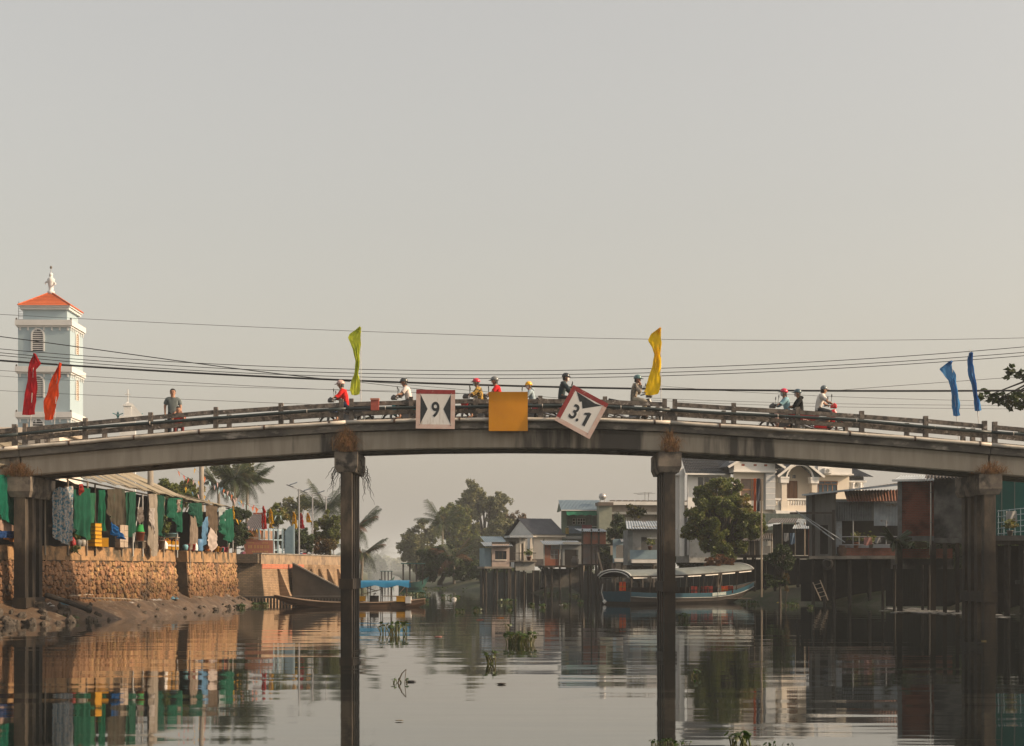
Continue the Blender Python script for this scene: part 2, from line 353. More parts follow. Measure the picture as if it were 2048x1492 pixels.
for i, X in enumerate(PIERS[1:5]):
    zc = z0(X) - .91; s = 1 if X < 0 else -1
    pr = MB(); pr.hexa([(X-.27,YN-.02,zc-.62),(X+.27,YN-.02,zc-.62),(X+.27,YF+.1,zc-.62),(X-.27,YF+.1,zc-.62),(X-.36,YN-.04,zc),(X+.36,YN-.04,zc),(X+.36,YF+.12,zc),(X-.36,YF+.12,zc)])
    pr.v = [Vector(p) for p in pr.v]
    cap = MB(); cap.b2(X-.36, X+.36, YN-.03, YF+.12, zc-.46, zc-.003); cap.hexa([(X-.29,YN+.04,zc-.64),(X+.29,YN+.04,zc-.64),(X+.29,YF+.05,zc-.64),(X-.29,YF+.05,zc-.64),(X-.357,YN-.027,zc-.46),(X+.357,YN-.027,zc-.46),(X+.357,YF+.117,zc-.46),(X-.357,YF+.117,zc-.46)])
    cap.build('pier_cap', cap_m, bridge)
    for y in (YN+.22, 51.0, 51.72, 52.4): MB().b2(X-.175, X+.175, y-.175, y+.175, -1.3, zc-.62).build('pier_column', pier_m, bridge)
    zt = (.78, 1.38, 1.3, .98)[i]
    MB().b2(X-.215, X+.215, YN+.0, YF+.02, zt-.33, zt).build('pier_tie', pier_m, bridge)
def post(X, y, h=.92, tw=.15): MB().hexa([(X-tw/2,y-.085,z0(X)-.16),(X+tw/2,y-.085,z0(X)-.16),(X+tw/2,y+.085,z0(X)-.16),(X-tw/2,y+.085,z0(X)-.16),(X-tw/2+rnd.uniform(0,.02),y-.08,z0(X)+h),(X+tw/2-.01,y-.08,z0(X)+h),(X+tw/2-.01,y+.08,z0(X)+h+rnd.uniform(-.01,.01)),(X-tw/2+.01,y+.08,z0(X)+h)]).build('rail_post', rail_m, bridge)
for side, y in ((0, YN+.10), (1, YF-.10)):
    for a, b in zip(PIERS, PIERS[1:]):
        ps = [a+.16] + [a+(b-a)*k/5 for k in range(1,5)] + [b-.16]
        for p in ps: post(p, y, .70 if False else .74)
        for p, q in zip(ps, ps[1:]):
            for zz, hh in ((.57,.13),(.27,.13)):
                m_ = MB(); e0, e1 = rnd.uniform(-.012,.012), rnd.uniform(-.012,.012)
                m_.bar((p+.07, y, z0(p)+zz+e0), (q-.07, y, z0(q)+zz+e1), .11, hh); m_.build('rail', rail_m, bridge)
    rnd.random()
xs = np.linspace(-27, 27, 109)
pvc = mat('pvc_pipe', (.60,.55,.47), (.48,.43,.36), scale=2, rough=.5, c3=(.3,.26,.21), s3=1.5, t3=(.58,.7), rand=False)
hdpe = mat('dark_water_pipe', (.03,.042,.042), (.022,.03,.03), rough=.4)
wp = thing('water_pipe', 'pale plastic water pipe running along the edge of the bridge deck', 'pipe', (0, YN-.09, 0))
for a, b in zip(PIERS, PIERS[1:]):
    MB().tube([(x, YN-.075+.012*math.sin(x*1.3), z0(x)-.015*abs(math.sin(x*1.28))) for x in np.linspace(a, b, 22)], .062, 10).build('pipe_length', pvc, wp, True)
for X in np.arange(-26, 26.1, 2.03): MB().tube([(X-.03, YN-.075, z0(X)-.003),(X+.03, YN-.075, z0(X)-.003)], .075, 10).build('clamp', mat('rusty_clamp',(.16,.09,.06),(.08,.06,.05)), wp)
dp = thing('water_pipe', 'dark green plastic water pipe tied to the outside of the bridge railing', 'pipe', (0, YN-.05, 0))
for a, b in zip(PIERS, PIERS[1:]):
    MB().tube([(x, YN-.055+.012*math.sin(x*.9), z0(x)+.40+.02*math.sin(x*.8)) for x in np.linspace(a, b, 22)], .052, 10).build('pipe_length', hdpe, dp, True)
for X in np.arange(-26, 26.1, 2.45): MB().tube([(X-.012, YN-.055, z0(X)+.40+.02*math.sin(X*.8)),(X+.012, YN-.055, z0(X)+.40+.02*math.sin(X*.8))], .058, 10).build('strap', pvc, dp)
# dry grass on the pier caps and roots below them
dry = mat('dry_grass', (.34,.19,.075), (.17,.105,.05), scale=6, rough=.9, island=.4, trans=.3)
def tuft(X, label, n, sp, h, seed, m=dry):
    r = random.Random(seed); zc = z0(X) - .90; mb = MB()
    for k in range(n):
        x = X + r.gauss(0, sp); y = YN - r.uniform(.0,.10); z = zc + r.uniform(-.03,.04)
        hh = h*r.uniform(.25,1.1)*(.6+.4*math.exp(-((x-X)/sp)**2)); dx = r.gauss(0,.10); dy = -r.uniform(0,.12); wd = .0055
        droop = r.uniform(.0,.9)
        p = [Vector((x,y,z)), Vector((x+dx*.4,y+dy*.4,z+hh*.55)), Vector((x+dx,y+dy,z+hh*(.95-.3*droop))), Vector((x+dx*1.9,y+dy*1.5,z+hh*(1-droop)))]
        for q0, q1, w0, w1 in ((p[0],p[1],wd,wd),(p[1],p[2],wd,wd*.7),(p[2],p[3],wd*.7,.001)):
            mb.add([q0-Vector((w0,0,0)), q0+Vector((w0,0,0)), q1+Vector((w1,0,0)), q1-Vector((w1,0,0))], [(0,1,2,3)])
    tag(mb.build('dry_grass_tuft', m), label, 'grass')
tuft(PIERS[1], 'brown dry grass tuft on the pier cap before the stilted cloth stalls', 380, .2, .52, 1)
tuft(PIERS[2], 'bushy orange dry grass tuft on the pier cap with hanging roots', 520, .14, .80, 2)
tuft(PIERS[3], 'thin dry grass tuft on the pier cap beside the yellow banner', 330, .10, .78, 3)
tuft(PIERS[4], 'sparse withered grass on the mouldy pier cap before the brick house', 240, .22, .42, 4)
root_m = mat('root', (.05,.04,.035), (.03,.025,.02))
for sx, lab in ((-1,'dark hanging roots on the shaded side of the pier cap'),(1,'dark hanging roots on the sunny side of the pier cap')):
    mb = MB(); r = random.Random(11+sx); X = PIERS[2]; zc = z0(X)-1.45
    for k in range(11):
        x = X+sx*(.36+r.uniform(0,.05)); y = YN+r.uniform(0,2.4); pts = []; z = zc+r.uniform(-.05,.3); ln = r.uniform(.35,1.15); dx = 0
        for j in range(9):
            dx += r.gauss(sx*.015,.035); pts.append((x+dx, y, z-ln*j/8))
        mb.tube(pts, [.013*(1-j/11) for j in range(9)], 5)
    tag(mb.build('hanging_root', root_m, kind='stuff'), lab, 'roots')

# ------------------------------------------------------------------ signs on the railing
red_edge = mat('faded_red_paint', (.33,.045,.045), (.25,.035,.035), scale=6, c3=(.40,.20,.16), s3=9, t3=(.6,.68), rough=.6)
pink_edge = mat('bleached_red_paint', (.62,.42,.35), (.66,.52,.45), scale=5, rough=.6, c3=(.42,.12,.10), s3=5, t3=(.66,.72))
sign_w = mat('sign_white', (.80,.77,.72), (.74,.71,.66), scale=2.4, rough=.55, c3=(.52,.46,.39), s3=2.2, t3=(.57,.68), stretch=(1.6,1,.5))
sign_k = mat('sign_black', (.02,.024,.028), (.035,.04,.045), scale=6, rough=.6)
sign_y = mat('sign_yellow', (.66,.27,.008), (.60,.235,.007), scale=1.2, rough=.5, c3=(.38,.17,.02), s3=6, t3=(.72,.76))
board_b = mat('sign_back_steel', (.28,.27,.26), (.2,.19,.18), rough=.6)
def text_mesh(body, size, extr, off):
    cu = bpy.data.curves.new('numeral', 'FONT'); cu.body = body; cu.size = size; cu.extrude = extr; cu.offset = off
    cu.align_x = 'CENTER'; cu.align_y = 'CENTER'; cu.resolution_u = 6
    o = bpy.data.objects.new('numeral', cu); COL.objects.link(o); dg = bpy.context.evaluated_depsgraph_get()
    me = bpy.data.meshes.new_from_object(o.evaluated_get(dg)); bpy.data.objects.remove(o); bpy.data.curves.remove(cu); return me
def sign(name, label, px, py, half, rot, kind):
    d = 49.62 if kind != 'y' else 49.78
    c = P(px, py, d); t = thing(name, label, 'sign', c)
    M = Matrix.Translation(c) @ Matrix.Rotation(R(rot), 4, 'Y')      # local x right, z up, -y to the river
    h = half*d/F
    MB(M).box((0,.012,0),(2*h,.02,2*h)).build('sign_board', board_b if kind != 'y' else sign_y, t)
    for zz in (-.5,.5):
        MB(M).box((0,.05,zz*h),(2*h*.9,.04,.05)).build('bracket_rail', steel_g, t)
    for xx in (-.45,.45):
        a = M @ Vector((xx*h,.05,.4*h)); b = Vector((a.x, YN+.02, a.z)); MB().bar(a, b, .04, .04).build('bracket', steel_g, t)
    if kind == 'y':
        for xx in (-.75,-.25,.25,.75):
            for zz in (-.55,.55): MB(M).ell((xx*h,-.002,zz*h),(.012,.005,.012),6,4).build('rivet', board_b, t)
        g_ = MB(M)
        def fn(u, v):
            x = -h+2*h*u; z = -h+2*h*v
            return Vector((x, -.006-.010*math.sin(u*3.1)*math.sin(v*3.1)-(.05*(max(0,v-.72)/.28)**1.5), z))
        g_.grid(fn, 14, 18); g_.build('sign_face', sign_y, t, True)
        return t
    b_ = .11*h*2
    for k, (x, z, sx, sz, m_) in enumerate(((0,h-b_/2,2*h,b_,red_edge if True else 0),(0,-h+b_/2,2*h,b_,pink_edge),(-h+b_/2,0,b_,2*h-2*b_,pink_edge if kind=='9' else red_edge),(h-b_/2,0,b_,2*h-2*b_,pink_edge))):
        MB(M).box((x,-.003-.0005*k,z),(sx,.012,sz)).build('border_strip', m_, t)
    MB(M).box((0,-.0015,0),(2*h-2*b_*.9,.012,2*h-2*b_*.9)).build('sign_face', sign_w, t)
    i = h-b_*1.02; fn = lambda a, b, y: Vector((a, y, b))
    for xx in (-.8,.8):
        for zz in (-.8,.8): MB(M).ell((xx*h,-.012,zz*h),(.016,.008,.016),8,5).build('bolt', board_b, t)
    if kind == '9':
        for s in (-1,1): MB(M).prism([(s*i,i*.98),(s*i*.52,i*.02),(s*i,-i*.98)], fn, -.010, -.008).build('black_triangle', sign_k, t)
        nb = '9'
    else:
        MB(M).prism([(-i*.9,i),(-i*.42,i*.52),(-i*.30,i*.60),(-.05*i,i*.22),(i*.96,i*.98),(i*.5,i*.9)], fn, -.010, -.008).build('black_triangle', sign_k, t)
        nb = '3.'
    me = text_mesh(nb, h*(1.02 if nb=='9' else .98), .0015, .012); me.materials.append(sign_k)
    o = share('numeral', me, t, c + (M.to_3x3() @ Vector((0,-.0105,-.06*h if nb=='9' else -.2*h))))
    o.rotation_euler = (Matrix.Rotation(R(rot),3,'Y') @ Matrix.Rotation(R(90),3,'X')).to_euler()
    o.scale = (.86,1.06,1)
    if nb == '3.':
        o.location += M.to_3x3() @ Vector((-.22*h,0,0)); k1 = h*.36; x1 = .33*h; z1 = -.2*h
        MB(M).prism([(x1+.02*h,z1+k1),(x1+.15*h,z1+k1),(x1+.15*h,z1-k1),(x1-.01*h,z1-k1),(x1-.01*h,z1+k1*.52),(x1-.17*h,z1+k1*.40),(x1-.17*h,z1+k1*.66)], fn, -.012, -.009).build('numeral', sign_k, t)
    return t
sign('clearance_sign', 'square white sign with black side triangles and number 9', 871, 818.5, 39, .8, '9')
sign('blank_sign', 'plain square yellow ochre sign hung on the bridge railing', 1016.5, 823, 39, 0, 'y')
sign('height_sign', 'tilted white sign with torn red border and number 3.1', 1163, 824, 40, 28.5, '3')
c = P(750,810,49.9); t = thing('small_box', 'small brick red box fixed to the dark pipe on the railing', 'box', c)
MB().box(c,(.25,.14,.33)).build('box_body', mat('red_box',(.42,.10,.07),(.34,.08,.06)), t); MB().box(c+Vector((0,-.005,.18)),(.28,.17,.05)).build('lid', mat('red_box_lid',(.55,.22,.15),(.5,.2,.14)), t)
c = P(1341,834,50.0); t = thing('round_sign', 'round weathered sign seen from behind between the twin posts', 'sign', c)
MB().lathe([(0,-.02),(.19,-.02),(.19,.02),(0,.02)], c, 24, 'Y').build('disc', rail_m, t); MB().lathe([(.175,-.03),(.2,-.03),(.2,.03),(.175,.03)], c, 24, 'Y').build('rim', rail_m, t)

# ------------------------------------------------------------------ banners
def banner(name, label, cat, px_p, py_top, py_bot, py_base, d, rows, colr, lean=0, pole_r=.013, pc=(.55,.53,.5), folds=3, group=None, extra=0):
    """rows: (row, left px offset, right px offset) of the cloth from the pole; the cloth folds back on itself between them"""
    base = P(px_p, py_base, d); t = thing(name, label, cat, base, group); s = d/F
    def polex(py): return base.x + lean*(py_base-py)*s
    MB().tube([(polex(py_base), d, base.z), (polex(py_top-extra), d, ZP(py_top-extra, d))], [pole_r, pole_r*.6], 6).build('pole', mat('pole_%d'%int(pc[0]*100), pc, rough=.5), t)
    NU, NV = 22, 46
    L_ = [(r[0], r[1]) for r in rows]; R_ = [(r[0], r[2]) for r in rows]; ph = rnd.uniform(0,6)
    def fn(u, v):
        py = py_top + (py_bot-py_top)*v; a = lerp(L_, py)*s; b = lerp(R_, py)*s; wd = abs(b-a)
        x = polex(py) + a + (b-a)*u + .012*math.sin(v*23+u*2)*u + .015*mnoise.noise((v*14,ph,u))
        full = .34; slack = max(0.0, full-wd)
        y = d - .015 + slack*.42*(math.sin(u*folds*math.pi*2+ph+v*3.2+1.1*math.sin(v*8))+.35*math.sin(u*folds*4.3*math.pi+v*5+ph))*min(1,u*4+.2) + .03*math.sin(v*15+u*4+ph) + .025*mnoise.noise((u*5,v*9,ph))
        z = ZP(py, d) + .02*math.sin(u*5+v*9)*u
        return Vector((x, y, z))
    MB().grid(fn, NU, NV).build('cloth', mat('banner_'+'_'.join('%d'%(c*100) for c in colr), colr, tuple(c*.9 for c in colr), scale=4, rough=.7, trans=.6, spec=.15), t, True)
    return t
banner('banner', 'limp lime green banner on a thin pole on the bridge', 'banner', 722, 654, 790, 838, 52.4, [(654,-3,0),(668,-22,0),(676,-26,-1),(697,-17,-1),(706,-15,-2),(722,-11,-3),(745,-13,-4),(765,-20,-2),(780,-22,-1),(791,-19,-3)], (.60,.66,.05))
banner('banner', 'limp bright yellow banner on a thin pole on the bridge', 'banner', 1322, 655, 790, 838, 50.6, [(655,-2,0),(668,-20,0),(680,-26,0),(697,-17,0),(710,-14,0),(730,-17,-1),(750,-23,-1),(775,-31,-1),(785,-34,-3),(791,-30,-8)], (.95,.62,.01))
banner('banner', 'deep red banner hanging narrow on a pole before the church tower', 'banner', 60, 707, 830, 870, 52.3, [(707,-2,3),(727,-8,16),(740,-10,5),(755,-10,9),(790,-14,10),(815,-17,8),(830,-17,8)], (.45,.012,.02), lean=.05)
banner('banner', 'orange red banner leaning before the lower belfry window', 'banner', 107, 726, 840, 880, 52.3, [(726,4,6),(745,-6,6),(770,-16,5),(790,-19,5),(800,-23,3),(815,-24,1),(832,-21,-1),(840,-20,-3)], (.75,.075,.01), lean=.06)
banner('banner', 'mid blue banner with a pointed corner on a slim pole', 'banner', 1918, 722, 832, 888, 52.3, [(722,-4,0),(738,-27,2),(748,-20,5),(762,-9,6),(790,-6,8),(812,-8,7),(832,-7,8)], (.07,.25,.52), lean=-.09, extra=4)
banner('banner', 'narrow blue banner twisted round its tall slim pole', 'banner', 1963, 705, 822, 890, 50.5, [(705,-2,2),(722,-8,3),(750,-11,4),(770,-5,4),(800,-5,6),(822,-6,8)], (.08,.26,.54), lean=-.12, extra=8)

# ------------------------------------------------------------------ cables
cab = mat('cable', (.02,.02,.022), (.015,.015,.015), rough=.6); cab2 = mat('old_cable', (.07,.07,.07), (.05,.05,.05), rough=.7)
def cable(label, pts, d, r, m=cab):
    Xs = [p[0] for p in pts]; co = np.polyfit(Xs, [p[1] for p in pts], min(3, len(pts)-1))
    q = [P(x, float(np.polyval(co, x)), d) for x in np.linspace(Xs[0], Xs[-1], 40)]
    tag(MB().tube(q, r, 6).build('overhead_cable', m, None, True), label, 'cable', 'cables strung behind the bridge')
T = 'thin overhead line crossing behind the bridge, '
cable('highest thin overhead line, alone in the sky above the banners', [(-200,618),(0,628),(700,662),(1400,680),(2048,675),(2300,668)], 62, .009, cab2)
cable('cable falling steeply across the belfry to join the thick black bundle', [(-200,650),(0,673),(330,718),(640,757),(700,763)], 57, .017)
cable('upper of three parallel overhead cables above the riders', [(-200,678),(0,697),(600,735),(900,742),(1400,734),(2048,693),(2250,675)], 58, .013)
cable('middle of three parallel overhead cables above the riders', [(-200,686),(0,704),(600,743),(900,750),(1400,743),(2048,703),(2250,688)], 58.2, .013)
cable('lowest of three parallel overhead cables above the riders', [(-200,690),(0,708),(600,751),(900,757),(1400,750),(2048,709),(2250,696)], 58.4, .013)
cable('thick black cable bundle hanging behind the riders', [(-200,706),(0,720),(600,757),(1000,771),(1400,779),(2048,781),(2250,779)], 56, .036)
cable(T+'fanning out below the bundle towards the tilted sign', [(700,762),(820,776),(1000,795),(1250,818)], 57.4, .010)
cable(T+'second of the fan below the bundle', [(660,759),(820,770),(1000,786),(1300,806)], 57.6, .008, cab2)
cable(T+'just under the thick bundle across the belfry', [(-200,728),(0,741),(400,766),(700,781),(1000,788)], 59, .009, cab2)
cable(T+'over the red banner and the bare sky', [(-200,735),(0,752),(400,772),(800,782)], 59.2, .007, cab2)
cable(T+'low over the walking man and his child', [(-200,770),(0,781),(400,800),(800,815),(1000,822)], 60, .008, cab2)
cable('thin overhead line rising from the capped scooter rider to the leafy branch', [(1660,782),(1800,771),(2048,753),(2250,738)], 60, .009, cab2)
cable(T+'faint, under the bundle at the blue banners', [(1300,770),(1600,790),(2048,803),(2250,806)], 60.5, .007, cab2)
cable(T+'upper of a pair low behind the blue banners', [(1300,796),(1600,806),(2048,811),(2250,812)], 60.8, .007, cab2)
cable(T+'lower of a pair low behind the blue banners', [(1300,800),(1600,812),(2048,818),(2250,820)], 61, .007, cab2)

# ------------------------------------------------------------------ motorbikes (local: x forward, z up, wheels on z=0)
def wheel(t, x, r=.27):
    ty = MB().lathe([(r-.06,-.035),(r-.015,-.045),(r,-.02),(r,.02),(r-.015,.045),(r-.06,.035),(r-.06,-.035)], (x,0,r), 22, 'Y').build('tyre', rubber, t, True)
    rm = MB(); rm.lathe([(r-.065,-.03),(r-.05,-.03),(r-.05,.03),(r-.065,.03),(r-.065,-.03)], (x,0,r), 20, 'Y'); rm.lathe([(.001,-.05),(.05,-.05),(.05,.05),(.001,.05)], (x,0,r), 10, 'Y')
    for k in range(5):
        a = k*2*math.pi/5+.3; rm.bar((x+.04*math.cos(a),0,r+.04*math.sin(a)),(x+(r-.06)*math.cos(a),0,r+(r-.06)*math.sin(a)),.03,.025,(0,1,0))
    rm.build('rim', steel_g, ty)
def sidebody(poly, hw, name, m, t, taper=.8):
    mb = MB(); n = len(poly); f = lambda a,b,y: Vector((a,y,b))
    vs = []; cx = sum(p[0] for p in poly)/n; cz = sum(p[1] for p in poly)/n
    for y, s in ((-hw,taper),(-hw*.8,1),(hw*.8,1),(hw,taper)): vs += [f(cx+(a-cx)*s, cz+(b-cz)*s, y) for a, b in poly]
    fs = [tuple(range(n)), tuple(range(3*n,4*n))[::-1]] + [(k*n+i, (k+1)*n+i, (k+1)*n+(i+1)%n, k*n+(i+1)%n) for k in range(3) for i in range(n)]
    return mb.add(vs, fs).build(name, m, t)
def bike(label, col, col2=None, scooter=False, group='motorbikes on the bridge'):
    t = thing('scooter' if scooter else 'motorbike', label, 'motorbike', (0,0,0), group)
    pm = mat('bike_paint_'+'_'.join('%d'%(c*100) for c in col), col, tuple(c*.8 for c in col), rough=.25, spec=.6)
    gm = mat('engine_grey', (.16,.16,.16), (.09,.09,.09), rough=.5, metal=.4)
    wheel(t, .64); wheel(t, -.58)
    sidebody([(.42,.45),(.32,.72),(.42,.88),(.52,.90),(.58,.80),(.54,.60),(.52,.42)], .17 if scooter else .13, 'leg_shield', pm, t, .75)
    sidebody([(-.92,.66),(-.60,.48),(-.10,.50),(.05,.60),(.02,.70),(-.3,.72),(-.86,.78)], .15, 'rear_cowl', pm, t, .8)
    sidebody([(-.80,.76),(-.35,.70),(.06,.68),(.10,.74),(-.05,.79),(-.45,.80),(-.78,.85)], .13, 'seat', black_m, t, .85)
    if scooter: sidebody([(-.15,.26),(.45,.26),(.5,.36),(.40,.36),(-.1,.34)], .17, 'floor_board', pm, t)
    else: sidebody([(-.12,.26),(.22,.24),(.30,.40),(.22,.52),(-.10,.48)], .11, 'engine', gm, t)
    MB().tube([(.36,.0,.60),(-.10,.0,.42),(-.3,0,.40)], .045, 8).build('frame_tube', gm, t)
    fk = MB()
    for s in (-1,1): fk.tube([(.64,s*.075,.27),(.50,s*.075,.80)], .024, 8)
    fk.build('front_fork', gm, t)
    for s in (-1,1): MB().tube([(-.58,s*.10,.27),(-.50,s*.12,.66)], .028, 8).build('shock_absorber', chrome, t)
    MB().grid(lambda u,v: Vector((.64+.30*math.cos(R(20+130*u)), (v-.5)*.13, .27+.30*math.sin(R(20+130*u)))), 12, 4).build('front_mudguard', pm, t, True)
    MB().grid(lambda u,v: Vector((-.58+.31*math.cos(R(60+120*u)), (v-.5)*.15, .27+.31*math.sin(R(60+120*u)))), 12, 4).build('rear_mudguard', black_m, t, True)
    MB().tube([(.10,-.12,.28),(-.2,-.14,.26),(-.45,-.16,.33),(-.86,-.17,.42)], [.02,.025,.045,.05], 10).build('exhaust', chrome, t)
    MB().tube([(.30,-.34,1.04),(.40,-.22,1.05),(.45,0,1.0),(.40,.22,1.05),(.30,.34,1.04)], .014, 6).build('handlebar', black_m, t)
    for s in (-1,1):
        MB().tube([(.26,s*.36,1.035),(.36,s*.26,1.05)], .02, 8).build('grip', black_m, t)
        mr = MB(); mr.tube([(.36,s*.24,1.05),(.36,s*.29,1.24)], .007, 6); mr.build('mirror_stem', black_m, t)
        MB().ell((.355,s*.31,1.29),(.018,.045,.06),10,7).build('mirror', black_m, t, True)
    hd = sidebody([(.40,.94),(.42,1.06),(.50,1.10),(.58,1.04),(.58,.94)], .14, 'headlight_cowl', pm if scooter else (mat('bike_grey',(.12,.12,.12),(.09,.09,.09),rough=.4)), t, .6)
    MB().ell((.575,0,.985),(.03,.085,.05),10,7).build('headlight', glass_d, hd, True)
    MB().ell((-.90,0,.70),(.04,.08,.04),8,6).build('tail_light', mat('tail_red',(.4,.01,.01)), t, True)
    MB().box((-.93,0,.52),(.015,.17,.12)).build('number_plate', white_p, t)
    return t
def place(t, X, y, face, zoff=0.0):
    sl = (z0(X+.6)-z0(X-.6))/1.2; a = math.atan(sl)
    t.location = (X, y, z0(X)-.085+zoff)
    if face > 0: t.rotation_euler = Matrix.Rotation(-a,3,'Y').to_euler()
    else: t.rotation_euler = (Matrix.Rotation(-a,3,'Y') @ Matrix.Rotation(math.pi,3,'Z')).to_euler()

# ------------------------------------------------------------------ people
def skin(pts, edges, root, sub=1):
    """pts: name -> (pos, radius x, radius y)"""
    names = list(pts); me = bpy.data.meshes.new('skin'); me.from_pydata([pts[n][0] for n in names], [(names.index(a), names.index(b)) for a, b in edges], [])
    o = bpy.data.objects.new('skin', me); COL.objects.link(o); md = o.modifiers.new('s', 'SKIN'); md.use_smooth_shade = True
    md.branch_smoothing = .3
    if not me.skin_vertices: bpy.ops.mesh
    lay = me.skin_vertices[0].data
    for i, n in enumerate(names):
        q = pts[n]; lay[i].radius = (q[1], q[2] if len(q) > 2 else q[1]); lay[i].use_root = (n == root)
    sb = o.modifiers.new('b', 'SUBSURF'); sb.levels = sub; sb.render_levels = sub
    dg = bpy.context.evaluated_depsgraph_get(); ev = bpy.data.meshes.new_from_object(o.evaluated_get(dg))
    vs = [v.co.copy() for v in ev.vertices]; fs = [tuple(p.vertices) for p in ev.polygons]
    bpy.data.objects.remove(o); bpy.data.meshes.remove(me); bpy.data.meshes.remove(ev); return vs, fs
skin_m = mat('skin', (.40,.22,.14), (.35,.185,.12), scale=6, rough=.6)
hair_m = mat('hair', (.015,.012,.01), (.025,.02,.016), rough=.5)
POSE = dict(
 ride = dict(pel=(-.02,0,.83), bel=(.0,0,.98), che=(.07,0,1.18), nec=(.12,0,1.36), hea=(.16,0,1.50), top=(.155,0,1.59), sh=(.08,.185,1.29), el=(.25,.25,1.09), wr=(.33,.30,1.08), ha=(.37,.31,1.065), hi=(-.01,.10,.84), kn=(.40,.15,.80), an=(.30,.14,.37), to=(.46,.15,.31)),
 pass_ = dict(pel=(-.45,0,.86), bel=(-.43,0,1.01), che=(-.38,0,1.20), nec=(-.34,0,1.38), hea=(-.30,0,1.51), top=(-.305,0,1.60), sh=(-.37,.175,1.31), el=(-.25,.24,1.08), wr=(-.12,.18,1.04), ha=(-.06,.16,1.04), hi=(-.44,.10,.87), kn=(-.05,.20,.74), an=(-.15,.17,.42), to=(.0,.18,.36)),
 stand = dict(pel=(0,0,.92), bel=(0,0,1.06), che=(.01,0,1.25), nec=(.01,0,1.43), hea=(.025,0,1.57), top=(.02,0,1.66), sh=(0,.185,1.36), el=(-.02,.25,1.10), wr=(.05,.24,.86), ha=(.08,.235,.80), hi=(0,.09,.92), kn=(.02,.10,.50), an=(-.01,.10,.09), to=(.13,.11,.035)),
 phone = dict(pel=(-.02,0,.83), bel=(.0,0,.98), che=(.05,0,1.18), nec=(.09,0,1.36), hea=(.12,0,1.50), top=(.115,0,1.59), sh=(.05,.185,1.29), el=(.20,.25,1.06), wr=(.21,.16,1.32), ha=(.17,.11,1.40), hi=(-.01,.10,.84), kn=(.40,.15,.80), an=(.30,.14,.37), to=(.46,.15,.31)))
def person(label, pose, shirt, trousers, long_sleeve=True, helmet=None, visor=None, mask=None, hair='short', shoes=(.05,.04,.035), group=None, shorts=False, glasses=False, sc=1.0, turn=0.0, pattern=None, hood=False, cap=False):
    q = {k: Vector(v) for k, v in POSE[pose].items()}
    if pose == 'child':pass
    mir = lambda v: Vector((v.x, -v.y, v.z))
    pts = {}; E = []
    def ch(*n): E.extend(zip(n, n[1:]))
    S = {}
    pts.update(pel=(q['pel'],.125,.125), bel=(q['bel'],.125,.125), che=(q['che'],.145,.145), nec=(q['nec']+Vector((0,0,-.015)),.060,.060))
    jaw = q['nec'].lerp(q['hea'], .55) + Vector((.03,0,.0)); pts.update(jaw=(jaw,.082,.076), hea=(q['hea'],.112,.102), top=(q['top'],.084,.078))
    ch('pel','bel','che','nec','jaw','hea','top')
    for s, f in (('l', lambda v: v), ('r', mir)):
        g_ = lambda k: f(q[k])
        pts.update({s+'sh':(g_('sh'),.062), s+'el':(g_('el'),.043), s+'wr':(g_('wr'),.030), s+'ha':(g_('ha'),.036,.028), s+'hi':(g_('hi'),.095), s+'kn':(g_('kn'),.062), s+'an':(g_('an'),.042), s+'to':(g_('to'),.036)})
        ch('che', s+'sh', s+'el', s+'wr', s+'ha'); ch('pel', s+'hi', s+'kn', s+'an', s+'to')
    vs, fs = skin(pts, E, 'pel', 2); body = MB(); body.add(vs, fs)
    SEG = [('t','pel','bel'),('t','bel','che'),('k','che','nec'),('n','nec','jaw'),('n','jaw','hea'),('n','hea','top')]
    for s in 'lr': SEG += [('s','che',s+'sh'),('u',s+'sh',s+'el'),('f',s+'el',s+'wr'),('h',s+'wr',s+'ha'),('p','pel',s+'hi'),('l',s+'hi',s+'kn'),('c',s+'kn',s+'an'),('x',s+'an',s+'to')]
    VA = np.array([tuple(v) for v in vs]); best = np.full(len(VA), 9e9); reg = np.zeros(len(VA), int); tt = np.zeros(len(VA))
    for i_, (nm_, a_, b__) in enumerate(SEG):
        A_, B_ = np.array(pts[a_][0]), np.array(pts[b__][0]); ab = B_-A_; t_ = np.clip(((VA-A_)@ab)/max(1e-9,ab@ab), 0, 1); rr_ = pts[a_][1]*(1-t_)+pts[b__][1]*t_
        dd_ = np.linalg.norm(VA-(A_+t_[:,None]*ab), axis=1)/rr_; up_ = dd_ < best; best[up_] = dd_[up_]; reg[up_] = i_; tt[up_] = t_[up_]
    me_ = bpy.data.meshes.new('tmp'); me_.from_pydata([tuple(v) for v in vs], [], fs); NO = [v.normal.copy() for v in me_.vertices]; bpy.data.meshes.remove(me_)
    def garment(test, off):
        ok = [test(SEG[reg[i]][0], tt[i], vs[i]) for i in range(len(vs))]; keep = [f_ for f_ in fs if all(ok[i] for i in f_)]
        ids = sorted({i for f_ in keep for i in f_}); mp_ = {i: j for j, i in enumerate(ids)}
        return [vs[i] + NO[i]*(off + .008*mnoise.noise(vs[i]*11)) for i in ids], [tuple(mp_[i] for i in f_) for f_ in keep]
    hd = q['hea']
    fx = Vector((math.cos(turn), math.sin(turn), 0)); fy = Vector((-math.sin(turn), math.cos(turn), 0))
    body.hexa([hd+fx*.075+fy*-.014+Vector((0,0,-.045)), hd+fx*.118+fy*-.010+Vector((0,0,-.045)), hd+fx*.118+fy*.010+Vector((0,0,-.045)), hd+fx*.075+fy*.014+Vector((0,0,-.045)), hd+fx*.08-fy*.006, hd+fx*.092-fy*.005, hd+fx*.092+fy*.005, hd+fx*.08+fy*.006])
    for s in (-1,1): body.ell(hd+fy*s*.083+Vector((0,0,-.02))-fx*.005,(.022,.010,.032),8,6)
